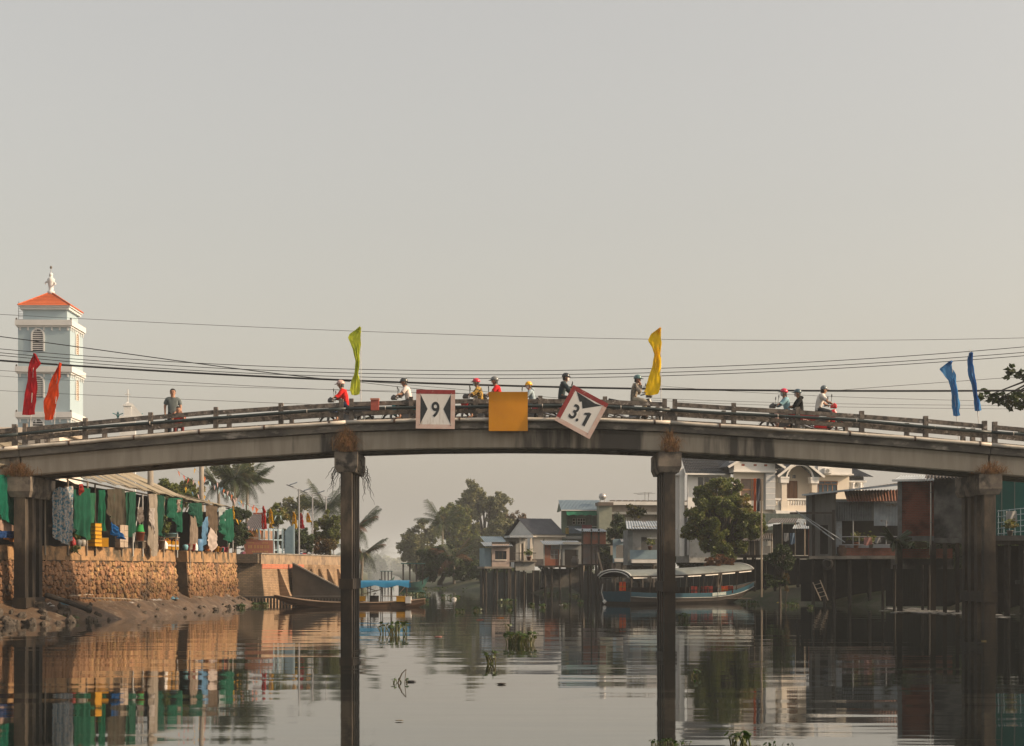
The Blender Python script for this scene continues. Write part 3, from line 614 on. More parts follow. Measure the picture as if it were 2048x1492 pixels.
    for s, f in ((1, lambda v: v), (-1, mir)):      # four fingers and a thumb on each hand
        wr, ha = f(q['wr']), f(q['ha']); dr = (ha-wr).normalized(); side = Vector((0,1,0)) if abs(dr.y) < .8 else Vector((1,0,0)); side = (side - dr*side.dot(dr)).normalized(); dn = dr.cross(side); dn = dn if dn.z < 0 else -dn
        for k in range(4):
            b0 = ha + side*(k-1.5)*.018; ln = (.062,.075,.070,.055)[k]
            body.tube([b0, b0+dr*ln*.5+dn*.008, b0+dr*ln*.75+dn*.035, b0+dr*ln*.55+dn*.055], [.010,.0095,.009,.007], 6)
        b0 = ha - dr*.02 - side*s*.028; body.tube([b0, b0-side*s*.018+dr*.028+dn*.012, b0-side*s*.012+dr*.05+dn*.028], [.011,.010,.008], 6)
    t = body.build('person', skin_m, None, True)
    tag(t, label, 'person', group); ORG[t.name] = Vector((0,0,0))
    # shirt and trousers lie on the body surface
    pz = q['pel'].z
    vs2, fs2 = garment(lambda n_, t_, v_: n_ in 'ts' or (n_ == 'k' and t_ < .8) or (n_ == 'u' and (long_sleeve or t_ < .72)) or (n_ == 'f' and long_sleeve and t_ < .85) or (n_ == 'p' and v_.z > pz-.03), .022)
    sm = pattern or mat('cloth_'+'_'.join('%d'%(c*100) for c in shirt), shirt, tuple(c*.82 for c in shirt), scale=8, rough=.85, spec=.15)
    MB().add(vs2, fs2).build('shirt', sm, t, True)
    vs2, fs2 = garment(lambda n_, t_, v_: n_ in 'pl' or (n_ == 't' and v_.z < pz+.06) or (n_ == 'c' and t_ < (.08 if shorts else .85)), .014)
    MB().add(vs2, fs2).build('shorts' if shorts else 'trousers', mat('cloth_'+'_'.join('%d'%(c*100) for c in trousers), trousers, tuple(c*.8 for c in trousers), scale=8, rough=.85, spec=.15), t, True)
    for f in (lambda v: v, mir):
        a, b = f(q['an']), f(q['to']); mid = a.lerp(b,.55); mid.z = b.z
        MB().ell(mid+Vector((0,0,-.005)),(.125,.048,.042),10,6).build('shoe', mat('shoe_'+'%d'%(shoes[0]*100), shoes), t, True)
    for s in (-1,1): MB().ell(hd+fx*.083+fy*s*.032+Vector((0,0,.004)),(.010,.012,.008),6,5).build('eye', black_m, t)
    if not mask: MB().ell(hd+fx*.086+Vector((0,0,-.075)),(.010,.022,.006),8,5).build('mouth', mat('lips',(.25,.09,.07)), t)
    Rz = Matrix.Rotation(turn,3,'Z')
    if helmet:
        hm = mat('helmet_'+'_'.join('%d'%(c*100) for c in helmet), helmet, tuple(c*.75 for c in helmet), rough=.25, spec=.6, scale=10)
        c0 = hd+Vector((0,0,.035)); k = .86 if cap else 1
        h = MB().grid(lambda u,v: c0 + Rz @ Vector((.132*k*math.cos(2*math.pi*u)*math.cos(R(-14+104*v))-.006, .116*k*math.sin(2*math.pi*u)*math.cos(R(-14+104*v)), .112*math.sin(R(-14+104*v))+.005)), 18, 9, True).build('cap' if cap else 'helmet', hm, t, True)
        MB().grid(lambda u,v: c0 + Rz @ Vector(((.11*k+(.10 if visor or cap else .05)*v)*math.cos(R(-60+120*u)), .105*k*math.sin(R(-60+120*u))*(1+.05*v), .012-.035*v)), 10, 4).build('visor', mat('visor_'+'%d'%((visor or helmet)[0]*100), visor or helmet, rough=.3), h, True)
        if not cap:
            for s in (-1,1): MB().tube([c0+fy*s*.10+Vector((0,0,-.03)), hd+fx*.03+fy*s*.062+Vector((0,0,-.115))], .006, 5).build('chin_strap', black_m, h)
        MB().grid(lambda u,v: hd + Rz @ Vector((-.02-.088*math.cos(R(-95+190*u)), .088*math.sin(R(-95+190*u)), .04-.13*v)), 12, 5).build('hair', hair_m, t, True)
    else:
        def hf(u, v):
            a = 2*math.pi*u; e = R(-30+120*v) if math.cos(a) < .35 else R(22+68*v)
            return hd + Rz @ Vector((.104*math.cos(a)*math.cos(e)-.008, .096*math.sin(a)*math.cos(e), .03+.098*math.sin(e)))
        MB().grid(hf, 20, 9, True).build('hair', hair_m, t, True)
    if hair == 'long':
        MB().grid(lambda u,v: hd + Rz @ Vector((-.07-.035*math.cos(R(-80+160*u))-.02*v, .06*math.sin(R(-80+160*u))*(1-.4*v), -.04-.20*v)), 9, 6).build('ponytail', hair_m, t, True)
    if mask:
        MB().grid(lambda u,v: hd + Rz @ Vector((.03+.078*math.cos(R(-70+140*u))-.012*v, .088*math.sin(R(-70+140*u)), -.012-.095*v)), 10, 5).build('face_mask', mat('mask_%d'%(mask[0]*100), mask, rough=.8), t, True)
    if glasses:
        gl = MB()
        for s in (-1,1): gl.lathe([(.016,-.002),(.021,-.002),(.021,.002),(.016,.002),(.016,-.002)], hd+fx*.097+fy*s*.030+Vector((0,0,.004)), 12, 'X')
        gl.build('glasses', black_m, t)
    if hood: MB().ell(q['nec']+Vector((-.10,0,-.01)),(.075,.12,.06),12,7).build('hood', sm, t, True)
    return t
def plaid(name, c1, c2, c3, sc=62):
    m = mat(name, c1, tuple(x*.85 for x in c1), scale=8)
    def f(t, N, L, b):
        tc = N.new('ShaderNodeTexCoord'); sp = N.new('ShaderNodeSeparateXYZ'); L.new(tc.outputs['Object'], sp.inputs[0])
        def stripe(k, th):
            a = N.new('ShaderNodeMath'); a.operation = 'MULTIPLY'; a.inputs[1].default_value = sc; L.new(sp.outputs[k], a.inputs[0])
            s_ = N.new('ShaderNodeMath'); s_.operation = 'SINE'; L.new(a.outputs[0], s_.inputs[0]); g = N.new('ShaderNodeMath'); g.operation = 'GREATER_THAN'; g.inputs[1].default_value = th; L.new(s_.outputs[0], g.inputs[0]); return g.outputs[0]
        src = base_link(b)
        for k, th, c in ((2,.35,c2),(0,.35,c2),(1,.6,c3),(2,.92,c3)):
            x = N.new('ShaderNodeMix'); x.data_type = 'RGBA'; mlt = N.new('ShaderNodeMath'); mlt.operation = 'MULTIPLY'; mlt.inputs[1].default_value = .7; L.new(stripe(k, th), mlt.inputs[0]); L.new(mlt.outputs[0], x.inputs[0]); L.new(src, x.inputs[6]); x.inputs[7].default_value = (*c,1); src = x.outputs[2]
        L.new(src, b.inputs['Base Color'])
    return add_nodes(m, f)
NEAR, FAR = 50.85, 51.85
GP = 'people crossing the bridge'
def headx(px, d): return XP(px, d)
def seat(p, t, px, y, face, lead=.155, s=1.0, raise_=0):
    """put a rider with the head over column px, and the bike under the rider"""
    X = XP(px, y) - face*lead
    if t: place(t, X, y, face)
    place(p, X, y, face, raise_); p.scale = (s,s,s)
p = person('man in a grey t-shirt and glasses walking beside a child', 'stand', (.12,.14,.14), (.03,.035,.045), False, glasses=True, group=GP)
X = XP(345, 51.3); p.location = (X, 51.35, z0(X)-.085); p.rotation_euler = (0,0,R(-80)); p.scale = (.99,.99,.99)
p = person('small child in a red shirt standing in front of the walking man', 'phone', (.42,.03,.02), (.20,.05,.05), False, group=GP)
q_ = POSE['stand']; 
bpy.data.objects.remove(p) if False else None
X = XP(357, 51.0); p.location = (X, 50.95, z0(X)-.085-.26); p.rotation_euler = (0,0,R(-75)); p.scale = (.80,.80,.80)
b_ = bike('dark motorbike under the man in the long red shirt', (.035,.035,.04)); p = person('rider in a long sleeved red shirt and pale peaked helmet', 'ride', (.60,.018,.015), (.02,.03,.06), True, (.62,.40,.34), (.25,.13,.11), group=GP); seat(p, b_, 686, FAR, -1)
b_ = bike('teal motorbike under the man in the white shirt', (.01,.22,.24)); p = person('rider in a white shirt and dark helmet on the teal motorbike', 'ride', (.70,.63,.58), (.03,.035,.04), False, (.06,.065,.06), (.04,.04,.04), group=GP); seat(p, b_, 811, FAR, -1)
fl = mat('floral_blouse', (.50,.30,.06), (.07,.06,.03), scale=22, rough=.9, lo=.46, hi=.54)
b_ = bike('motorbike of the woman in the flowered blouse', (.05,.045,.045)); p = person('woman in a yellow flowered blouse, red helmet and pale mask', 'ride', (.5,.3,.06), (.05,.05,.05), True, (.62,.03,.06), (.10,.13,.12), mask=(.40,.52,.50), hair='long', group=GP, pattern=fl); seat(p, b_, 953, FAR, -1, s=.97)
b_ = bike('motorbike behind the yellow sign carrying the man in red', (.30,.31,.33)); p = person('rider in a red t-shirt and silver grey helmet behind the yellow sign', 'ride', (.58,.015,.02), (.03,.03,.04), False, (.17,.18,.175), (.04,.045,.045), group=GP); seat(p, b_, 990, 52.1, -1, s=1.02)
b_ = bike('motorbike with red panels of the yellow-helmeted rider', (.30,.02,.03)); p = person('rider in a pale blue jacket, yellow helmet and white mask', 'ride', (.32,.40,.44), (.06,.09,.13), True, (.80,.42,.005), None, mask=(.75,.68,.66), hair='long', group=GP, turn=.5, hood=True); seat(p, b_, 1056, 52.1, -1, s=.92)
b_ = bike('dark motorbike of the masked man behind the tilted sign', (.06,.07,.07)); p = person('masked rider in a dark slate shirt and black helmet', 'ride', (.055,.075,.08), (.03,.03,.035), True, (.022,.026,.028), None, mask=(.70,.62,.58), group=GP); seat(p, b_, 1131, NEAR, 1)
pl_ = plaid('plaid_shirt', (.30,.24,.18), (.035,.06,.06), (.5,.42,.34))
b_ = bike('black motorbike with an orange panel beside the yellow banner', (.03,.03,.035)); p = person('rider in a plaid shirt with both hands raised to the face', 'phone', (.3,.24,.18), (.35,.31,.24), True, (.10,.19,.19), (.05,.10,.10), group=GP, pattern=pl_, turn=-.4); seat(p, b_, 1274, NEAR, 1)
b_ = bike('black motorbike carrying the pink-helmeted woman and her passenger', (.02,.02,.022)); p = person('woman in a light blue jacket and pink red helmet', 'ride', (.24,.42,.48), (.62,.42,.38), True, (.66,.025,.075), (.06,.07,.06), mask=(.50,.56,.56), hair='long', group=GP); seat(p, b_, 1562, FAR, -1, s=.97)
p = person('passenger in a black hooded jacket and dark blue helmet', 'pass_', (.015,.017,.018), (.02,.022,.025), True, (.045,.085,.11), (.05,.07,.08), mask=(.55,.5,.5), hair='long', group=GP, hood=True); X = XP(1562, FAR)+.155; place(p, X, FAR, -1, .0); p.scale = (.97,.97,.97)
b_ = bike('bright red scooter ridden by the man in the grey cap', (.55,.015,.02), scooter=True); p = person('man in a white t-shirt, shorts and grey cap on the red scooter', 'ride', (.68,.64,.59), (.04,.045,.05), False, (.12,.15,.16), (.30,.24,.22), group=GP, shorts=True, cap=True); seat(p, b_, 1642, NEAR, 1)
X = XP(930,51.4); c = Vector((X-.02,51.5,z0(X)+.50)); t = thing('bucket', 'red plastic bucket hanging in front of the woman in flowers', 'bucket', c)
MB().lathe([(.0,-.16),(.085,-.16),(.115,.14),(.125,.14),(.125,.16),(.105,.16),(.08,-.14),(0,-.14)], c, 16).build('pail', mat('red_plastic',(.55,.02,.03),(.5,.02,.025),rough=.4), t, True)
MB().tube([c+Vector((.12*math.cos(a),0,.15+.12*math.sin(a))) for a in np.linspace(0,math.pi,9)], .006, 5).build('handle', chrome, t)

ALB = .74
# ------------------------------------------------------------------ plants
leaf_a = mat('leaf_mid', (.18,.215,.045), (.10,.14,.032), scale=1.5, rough=.5, island=.5, trans=.34, c3=(.28,.22,.04), s3=1.1, t3=(.53,.66), spec=.4)
leaf_b = mat('leaf_dark', (.065,.095,.03), (.038,.062,.022), scale=1.5, rough=.6, island=.45, trans=.22, spec=.3)
leaf_c = mat('leaf_willow', (.25,.25,.11), (.17,.18,.08), scale=.6, rough=.65, island=.4, trans=.3, spec=.25)
leaf_d = mat('leaf_rusty', (.15,.085,.03), (.09,.075,.025), scale=1.2, rough=.7, island=.4, trans=.25)
leaf_p = mat('palm_leaf', (.06,.085,.03), (.035,.055,.02), scale=1.5, rough=.5, island=.3, trans=.22, c3=(.14,.11,.04), s3=.5, t3=(.56,.66))
leaf_dead = mat('dead_leaf', (.25,.13,.06), (.16,.09,.05), scale=3, rough=.85, island=.4, trans=.25)
bark = mat('bark', (.11,.09,.07), (.06,.05,.04), scale=6, stretch=(3,3,.6), bump=.02, bscale=12)
bark_l = mat('pale_bark', (.24,.21,.17), (.15,.13,.10), scale=6, stretch=(3,3,.6), bump=.01, bscale=12)
def leaves(mb, pts, size, r, asp=1.9, droop=.0):
    for p in pts:
        a = Vector((r.gauss(0,1), r.gauss(0,1), r.gauss(0,.7)-droop)); a = a.normalized() if a.length > .01 else Vector((1,0,0))
        b = a.cross(Vector((r.gauss(0,1), r.gauss(0,1), r.gauss(0,1)))); b = b.normalized() if b.length > .01 else a.orthogonal()
        s = size*r.uniform(.6,1.25); p = Vector(p); u = a*s*asp*.5; v = b*s*.5; n_ = a.cross(b)*s*.16
        mb.add([p-u, p-v*.9+n_, p+u, p+v*.9+n_], [(0,1,2,3)])
def tree(name, label, base, clumps, leafsize, n_per, lm, trunk_r=.12, seed=0, fork=.35, bm=bark, asp=1.9, group=None, cat='tree', droop=0, twig=True):
    """clumps: (x, y, z, r) in world space; every clump hangs on its own limb"""
    r = random.Random(seed); base = Vector(base); t = thing(name, label, cat, base, group); tr = MB(); cr = MB()
    top = max(c[2] for c in clumps); mid = Vector((sum(c[0] for c in clumps)/len(clumps), sum(c[1] for c in clumps)/len(clumps), 0))
    fk = base.lerp(Vector((mid.x, mid.y, base.z + (top-base.z)*fork)), 1.0)
    pts = [base, base.lerp(fk,.35)+Vector((r.uniform(-.06,.06),0,0)), base.lerp(fk,.7)+Vector((r.uniform(-.06,.06),0,0)), fk]
    tr.tube([base+Vector((0,0,-.3))]+pts, [trunk_r*1.3, trunk_r*1.15, trunk_r, trunk_r*.9, trunk_r*.75], 8)
    for (x, y, z, rad) in clumps:
        c = Vector((x,y,z)); m1 = fk.lerp(c,.45)+Vector((r.uniform(-.2,.2),r.uniform(-.2,.2),r.uniform(-.05,.3)))*rad
        tr.tube([fk, m1, c+Vector((0,0,-.1*rad))], [trunk_r*.5, trunk_r*.3, trunk_r*.1], 5)
        n = int(n_per*(rad**2)); sub = []
        k = max(5, int(7+4*rad))
        for _ in range(k):
            a = Vector((r.gauss(0,1), r.gauss(0,1), r.gauss(0,1))).normalized()*rad*r.uniform(.35,1.0); sub.append((c+a, rad*r.uniform(.22,.42)))
            if twig: tr.tube([c, c+a*.55, c+a*.95], [trunk_r*.14, trunk_r*.08, trunk_r*.03], 4, False)
        for _ in range(n):
            q, rr = sub[r.randrange(k)]; d_ = Vector((r.gauss(0,1), r.gauss(0,1), r.gauss(0,.8)))
            d_ = d_.normalized()*rr*(r.random()**.4); leaves(cr, [q+d_], leafsize, r, asp, droop)
    tr.build('trunk', bm, t, True); cr.build('crown', lm, t); return t
def blob(px, py, d, wpx, hpx, n, rad, seed, depth=None):
    """n clumps filling an upright ellipse given by its place and size in the photograph, with real depth"""
    r = random.Random(seed); c = P(px, py, d); a = wpx*d/F/2; b = hpx*d/F/2; dp = depth or a; o = []
    for i in range(n):
        while 1:
            u, v, w_ = r.uniform(-1,1), r.uniform(-1,1), r.uniform(-1,1)
            if u*u+v*v+w_*w_ < 1: break
        k = (u*u+v*v+w_*w_)**.5; f = (k**.5)/max(k,.05) * .92
        o.append((c.x+u*f*(a-rad*.5), c.y+w_*f*(dp-rad*.5), c.z+v*f*(b-rad*.5), rad*r.uniform(.7,1.2)))
    return o
def frond_mesh(L, droop, n, seed, wd=.035):
    r = random.Random(seed); mb = MB(); pts = []
    for i in range(9):
        s = i/8; pts.append(Vector((L*s*(1-.18*droop*s), 0, L*(.35*s-droop*.75*s*s))))
    mb.tube(pts, [.022*(1-.8*i/8) for i in range(9)], 4)
    for k in range(n):
        s = .12+.86*k/n; i = min(7, int(s*8)); f = s*8-i; p = pts[i].lerp(pts[i+1], f); t_ = (pts[i+1]-pts[i]).normalized()
        ln = L*.30*math.sin(math.pi*(.15+.8*s))**.7*r.uniform(.85,1.1)
        for sd in (-1,1):
            dr = (t_*.55 + Vector((0,sd*.9,0)) + Vector((0,0,-.25-.35*droop+r.uniform(-.1,.1)))).normalized()
            q = p+dr*ln*.55; e = p+dr*ln+Vector((0,0,-ln*.28)); w_ = t_*wd*.5
            mb.add([p-w_, p+w_, q+w_*.9, q-w_*.9], [(0,1,2,3)]); mb.add([q-w_*.9, q+w_*.9, e], [(0,1,2)])
    return mb.mesh('frond')
FR = {}
def palm(name, label, base, h, L, nf, seed, lean=(0,0), lm=None, group=None, tr_r=.11, up=.0, dead=0):
    r = random.Random(seed); base = Vector(base); t = thing(name, label, 'palm', base, group); top = base+Vector((lean[0],lean[1],h))
    MB().tube([base+Vector((0,0,-.3)), base.lerp(top,.33)+Vector((lean[0]*-.1,0,0)), base.lerp(top,.66), top], [tr_r*1.2,tr_r,tr_r*.9,tr_r*.8], 8).build('trunk', bark_l, t, True)
    for k in range(nf):
        dr = (.15,.55,.95,1.35)[k % 4]; key = (round(L,1), dr)
        if key not in FR: FR[key] = frond_mesh(L, dr, 30, int(L*10+dr*100))
        me = FR[key]; lm_ = lm or leaf_p
        if not me.materials: me.materials.append(leaf_p)
        o = share('frond', me, t, top, (r.uniform(-.2,.2), R(-38+22*dr+r.uniform(-14,14)) - up, k*2.399+r.uniform(-.3,.3)), [r.uniform(.85,1.1)]*3)
        if k >= nf-dead: o.material_slots[0].link = 'OBJECT'; o.material_slots[0].material = leaf_dead
    return t

# ------------------------------------------------------------------ church tower and the small steeple behind it
blue_w = mat('tower_blue', (.46,.58,.63), (.43,.55,.60), scale=.7, rough=.8); trim = mat('tower_trim', (.82,.82,.80), (.76,.76,.74), scale=2, rough=.8)
roof_o = mat('orange_tile', (.75,.17,.05), (.62,.14,.045), scale=2, rough=.7)
d = 110; M = frame(88, d, 1.0); k = F/d; t = thing('church_tower', 'pale blue church bell tower with orange pyramid roof and white statue', 'tower', M @ Vector((0,0,0)))
Zt = lambda py: CAMH+(HY-py)/k; W = 1.78; yc = W
MB(M).b2(-W, W, 0, 2*W, 0, Zt(642)).build('tower_wall', blue_w, t)
MB(M).b2(-W+.28, W-.28, .28, 2*W-.28, Zt(642), Zt(610)).build('belfry_block', blue_w, t)
for py, nm in ((640,1),(733,1),(824,1)):
    z = Zt(py); MB(M).b2(-W-.17, W+.17, -.17, 2*W+.17, z-.38, z).build('cornice', trim, t); MB(M).b2(-W-.08, W+.08, -.08, 2*W+.08, z-.5, z-.381).build('cornice_band', trim, t)
    for i in range(7):
        x = -W+.15+(2*W-.3)*i/6; MB(M).b2(x-.05, x+.05, -.07, -.003, z-.72, z-.501).build('dentil', trim, t); MB(M).b2(W+.003, W+.07, W+x-.05, W+x+.05, z-.72, z-.501).build('dentil', trim, t)
    for sx in (-1,1): MB(M).lathe([(.001,0),(.06,0),(.06,.10),(.001,.16)], (sx*(W+.08), -.08, z), 8).build('finial', bark, t)
zr = Zt(612); e = W+.02
MB(M).b2(-W+.1, W-.1, .1, 2*W-.1, Zt(618), Zt(613)).build('eave_band', trim, t); MB(M).b2(-e+.03, e-.03, .01, 2*W-.01, Zt(613)+.002, zr+.06).build('eave_band', trim, t)
rf = MB(M); n = 16
rf.add([(-e-.02,-.04,zr+.065),(e+.02,-.04,zr+.065),(e+.02,2*W+.04,zr+.065),(-e-.02,2*W+.04,zr+.065),(0,yc,Zt(576))], [(0,1,4),(1,2,4),(2,3,4),(3,0,4),(3,2,1,0)])
ro = rf.build('roof', roof_o, t)
for a in ((-e,-.02),(e,-.02),(e,2*W)): MB(M).tube([(a[0],a[1],zr+.09),(0,yc,Zt(575))], .055, 6).build('hip_tile', roof_o, ro)
for i in range(1,9):
    f = i/9; x = (e)*(1-f); MB(M).bar((-x, -.03+yc*f, zr+.075+(Zt(576)-zr-.06)*f), (x, -.03+yc*f, zr+.075+(Zt(576)-zr-.06)*f), .03, .025).build('tile_course', roof_o, ro)
    MB(M).bar((e+.01-e*f, yc-yc*(1-f), zr+.075+(Zt(576)-zr-.06)*f), (e+.01-e*f, yc+yc*(1-f), zr+.075+(Zt(576)-zr-.06)*f), .03, .025).build('tile_course', roof_o, ro)
st = MB(M); zs = Zt(577)
st.lathe([(.01,0),(.25,0),(.25,.22),(.16,.25),(.17,.5),(.24,.85),(.27,1.05),(.16,1.16),(.09,1.2),(.13,1.28),(.14,1.38),(.1,1.48),(.01,1.53)], (0,yc,zs-.1), 12)
st.tube([(-.12,yc,zs+.85),(-.36,yc-.08,zs+.72),(-.33,yc-.2,zs+.6)], [.08,.06,.04], 6); st.tube([(.12,yc,zs+.85),(.34,yc-.08,zs+.62),(.28,yc-.2,zs+.52)], [.08,.06,.04], 6)
so = st.build('statue', trim, t, True)
MB(M).tube([(0,yc,zs+1.3),(0,yc,Zt(528))], .025, 6).build('lightning_rod', steel_g, so); MB(M).ell((0,yc,Zt(525)),(.09,.09,.11),8,6).build('rod_ball', bark_l, so)
def louvre(M, t, xc, z_0, z_1, hw, side):
    fnp = (lambda a,b,y: Vector((xc+a, y, b))) if side == 0 else (lambda a,b,y: Vector((W-y, xc+a, b)))
    zc = z_1-hw; arch = [(hw*math.cos(a), zc+hw*math.sin(a)) for a in np.linspace(0, math.pi, 11)]
    poly = [(-hw, z_0),(hw, z_0)]+arch
    ar2 = [((hw+.1)*math.cos(a), zc+(hw+.1)*math.sin(a)) for a in np.linspace(0, math.pi, 11)]
    wn = MB(M).prism(poly, fnp, .02, -.012).build('window_recess', dark_in if side == 0 else cream_p, t)
    fr = MB(M); ou = [(hw+.1,z_0)]+ar2+[(-hw-.1,z_0)]; inn = [(hw,z_0)]+arch+[(-hw,z_0)]
    for i in range(len(ou)-1): fr.prism([inn[i],ou[i],ou[i+1],inn[i+1]], fnp, -.075, -.012)
    fr.build('window_frame', trim, wn)
    n = 10
    for i in range(n):
        z = z_0+.08+(z_1-z_0-.1)*i/n; dz = z-zc; h_ = hw if dz < 0 else math.sqrt(max(.01, hw*hw-dz*dz))
        MB(M).prism([(-h_*.97,z),(h_*.97,z),(h_*.97,z+.055),(-h_*.97,z+.055)], fnp, -.055, -.015).build('louvre_slat', trim if side==0 else mat('slat_tan',(.6,.45,.33)), wn)
for pa, pb in ((702,659),(795,753),(890,838)):
    louvre(M, t, -.42, Zt(pa), Zt(pb), .36, 0); louvre(M, t, W, Zt(pa), Zt(pb), .36, 1)
lad = MB(M)
for x in (-W-.25,-W+.08): lad.tube([(x,1.0,Zt(642)),(x,1.0,Zt(598))], .02, 5)
for i in range(8): lad.tube([(-W-.25,1.0,Zt(640)+.19*i),(-W+.08,1.0,Zt(640)+.19*i)], .015, 5)
lad.build('roof_ladder', steel_g, t)
d = 125; k = F/d; M = frame(255, d, 10); t = thing('church_steeple', 'small white church gable with stepped pinnacle and cross', 'steeple', M @ Vector((0,0,0)))
Zt = lambda py: CAMH+(HY-py)/k
MB(M).b2(-.6,.6,0,.9,0,Zt(832)).build('gable_wall', trim, t); MB(M).prism([(-.25,Zt(828)),(1.5,Zt(840)),(.35,Zt(806)),(-.1,Zt(806))], lambda a,b,y: Vector((a,y,b)), .1, .6).build('gable', trim, t)
MB(M).b2(-.28,.28,.05,.6,Zt(832),Zt(812)).build('pinnacle', trim, t); MB(M).b2(-.34,.34,0,.66,Zt(812),Zt(809)).build('pinnacle_cap', trim, t); MB(M).hexa([(-.22,.1,Zt(809)),(.22,.1,Zt(809)),(.22,.55,Zt(809)),(-.22,.55,Zt(809)),(-.1,.22,Zt(804)),(.1,.22,Zt(804)),(.1,.42,Zt(804)),(-.1,.42,Zt(804))]).build('pinnacle_top', trim, t)
MB(M).tube([(0,.3,Zt(805)),(0,.3,Zt(778))], .05, 6).build('cross_post', trim, t); MB(M).tube([(-.22,.3,Zt(788)),(.22,.3,Zt(788))], .045, 6).build('cross_arm', trim, t)
for sx, x in ((-1,-.75),(1,.75)):
    o_ = MB(M); o_.lathe([(.03,0),(.16,.05),(.05,.12),(.14,.3),(.03,.36),(.1,.45),(.01,.62)], (x,.3,Zt(838)), 8); o_.tube([(x-.4,.3,Zt(826)),(x,.3,Zt(830)),(x+.4,.3,Zt(826))], .04, 5); o_.build('turquoise_ornament', mat('turquoise',(.10,.36,.36)), t)
d = 95; M = frame(30, d, 3); t = thing('church_hall', 'cream church hall with a shallow roof at the foot of the tower', 'building', M @ Vector((0,0,0)))
MB(M).b2(-8,2.6,0,6,0,CAMH+(HY-868)*d/F).build('wall', cream_p, t)
rf = MB(M); zz = CAMH+(HY-866)*d/F; rf.add([(-8.3,-.5,zz),(2.9,-.5,zz),(2.9,6.4,zz),(-8.3,6.4,zz),(-8.3,3,zz+.6),(2.9,3,zz+.6)], [(0,1,5,4),(3,4,5,2),(0,4,3),(1,2,5),(3,2,1,0)]); rf.build('roof', mat('cream_roof',(.5,.42,.32),(.42,.35,.27)), t)

# ------------------------------------------------------------------ stone wall on the left bank
stone_m = tide(mat('rubble_stone', (.46,.275,.13), (.31,.185,.09), scale=3, rough=.9, bump=.014, bscale=16, c3=(.13,.095,.065), s3=.7, t3=(.52,.66), island=.3, rand=False), 1.0, .5, (.5,.47,.42), 1.2, .7)
mortar_m = mat('wall_mortar', (.13,.09,.058), (.08,.057,.04), scale=4, rough=.95, bump=.01)
plast_m = mat('wall_plaster', (.46,.275,.135), (.33,.20,.10), scale=2.2, rough=.9, bump=.02, bscale=9, c3=(.11,.085,.055), s3=1.6, t3=(.47,.6))
PW = subdiv(WL, .25)
def wall_at(px):
    b = min(PW, key=lambda p: abs(CX+p[0]*F/p[1]-px) + (1000 if p[1] < 47 else 0)); i = PW.index(b); a, c_ = PW[max(0,i-3)], PW[min(len(PW)-1,i+3)]
    tx, ty = c_[0]-a[0], c_[1]-a[1]; l = math.hypot(tx,ty); tx/=l; ty/=l
    for _ in range(3):
        e = px-(CX+b[0]*F/b[1]); g_ = (CX+(b[0]+tx*.1)*F/(b[1]+ty*.1))-(CX+b[0]*F/b[1]); st_ = max(-.5,min(.5, e/g_*.1 if abs(g_)>1e-6 else 0)); b = (b[0]+tx*st_, b[1]+ty*st_)
    return Vector((b[0],b[1],0)), Vector((tx,ty,0)), Vector((ty,-tx,0))
WTOP = 2.44; BAT = .16
sw = thing('stone_wall', 'sunlit rubble stone quay wall with plaster coping under the cloth stalls', 'wall', (-14,58,0))
segs = [(WL[0], None)]
gapa, gapb = wall_at(352)[0].y, wall_at(373)[0].y
def part_line(y0, y1): return [p for p in PW if y0 <= p[1] <= y1]
def wall_piece(line):
    for za, zb, m_, off, nm in ((-.4,WTOP-.46,mortar_m,.05,'wall_core'),(WTOP-.46,WTOP,plast_m,0.0,'coping')):
        mb = MB(); n = len(line)
        for i,(x,y) in enumerate(line):
            a, b = line[max(0,i-1)], line[min(n-1,i+1)]; tx,ty = b[0]-a[0], b[1]-a[1]; l = math.hypot(tx,ty); nx,ny = ty/l,-tx/l
            f = lambda z, o: Vector((x+nx*(BAT*(1-z/WTOP)-off-o), y+ny*(BAT*(1-z/WTOP)-off-o), z))
            j = rnd.uniform(-.03,.02) if nm == 'coping' else 0
            mb.v += [f(za,0), f(zb+j,0), f(zb,.5), f(za,.5)]
        for i in range(n-1):
            for k_ in range(4): mb.f.append((i*4+k_, i*4+(k_+1)%4, (i+1)*4+(k_+1)%4, (i+1)*4+k_))
        mb.f += [(0,1,2,3), tuple((n-1)*4+q for q in (3,2,1,0))]
        mb.build(nm, m_, sw)
wall_piece(part_line(40, gapa)); wall_piece(part_line(gapb, 75))
SV = []
for s_ in range(12):
    r = random.Random(100+s_); n = r.choice((5,6,6,7)); mb = MB(); rings = []
    ph = r.uniform(0,6); rad = [r.uniform(.74,1.12) for _ in range(n)]
    for (sc_, h_) in ((1.05,0),(1,.04),(.72,.07)):
        rings.append([Vector((math.cos(ph+2*math.pi*i/n)*rad[i]*.112*sc_, -h_*r.uniform(.8,1.15), math.sin(ph+2*math.pi*i/n)*rad[i]*.10*sc_)) for i in range(n)])
    for rg in rings: mb.v += rg
    for a in range(2):
        for i in range(n): mb.f.append((a*n+i, a*n+(i+1)%n, (a+1)*n+(i+1)%n, (a+1)*n+i))
    mb.f.append(tuple(2*n+i for i in range(n))); me = mb.mesh('stone'); me.materials.append(stone_m); SV.append((me, mb))
cand = []
acc = 0.0; prev = PW[0]; row_off = 0
line_pts = []
for p in PW:
    acc += math.hypot(p[0]-prev[0], p[1]-prev[1]); prev = p; line_pts.append((acc, p))
total = acc
def at_len(s):
    for (s0,p0),(s1,p1) in zip(line_pts, line_pts[1:]):
        if s0 <= s <= s1:
            f = (s-s0)/max(1e-6,s1-s0); return (p0[0]+(p1[0]-p0[0])*f, p0[1]+(p1[1]-p0[1])*f, (p1[0]-p0[0]), (p1[1]-p0[1]))
rz = 0; z = .42
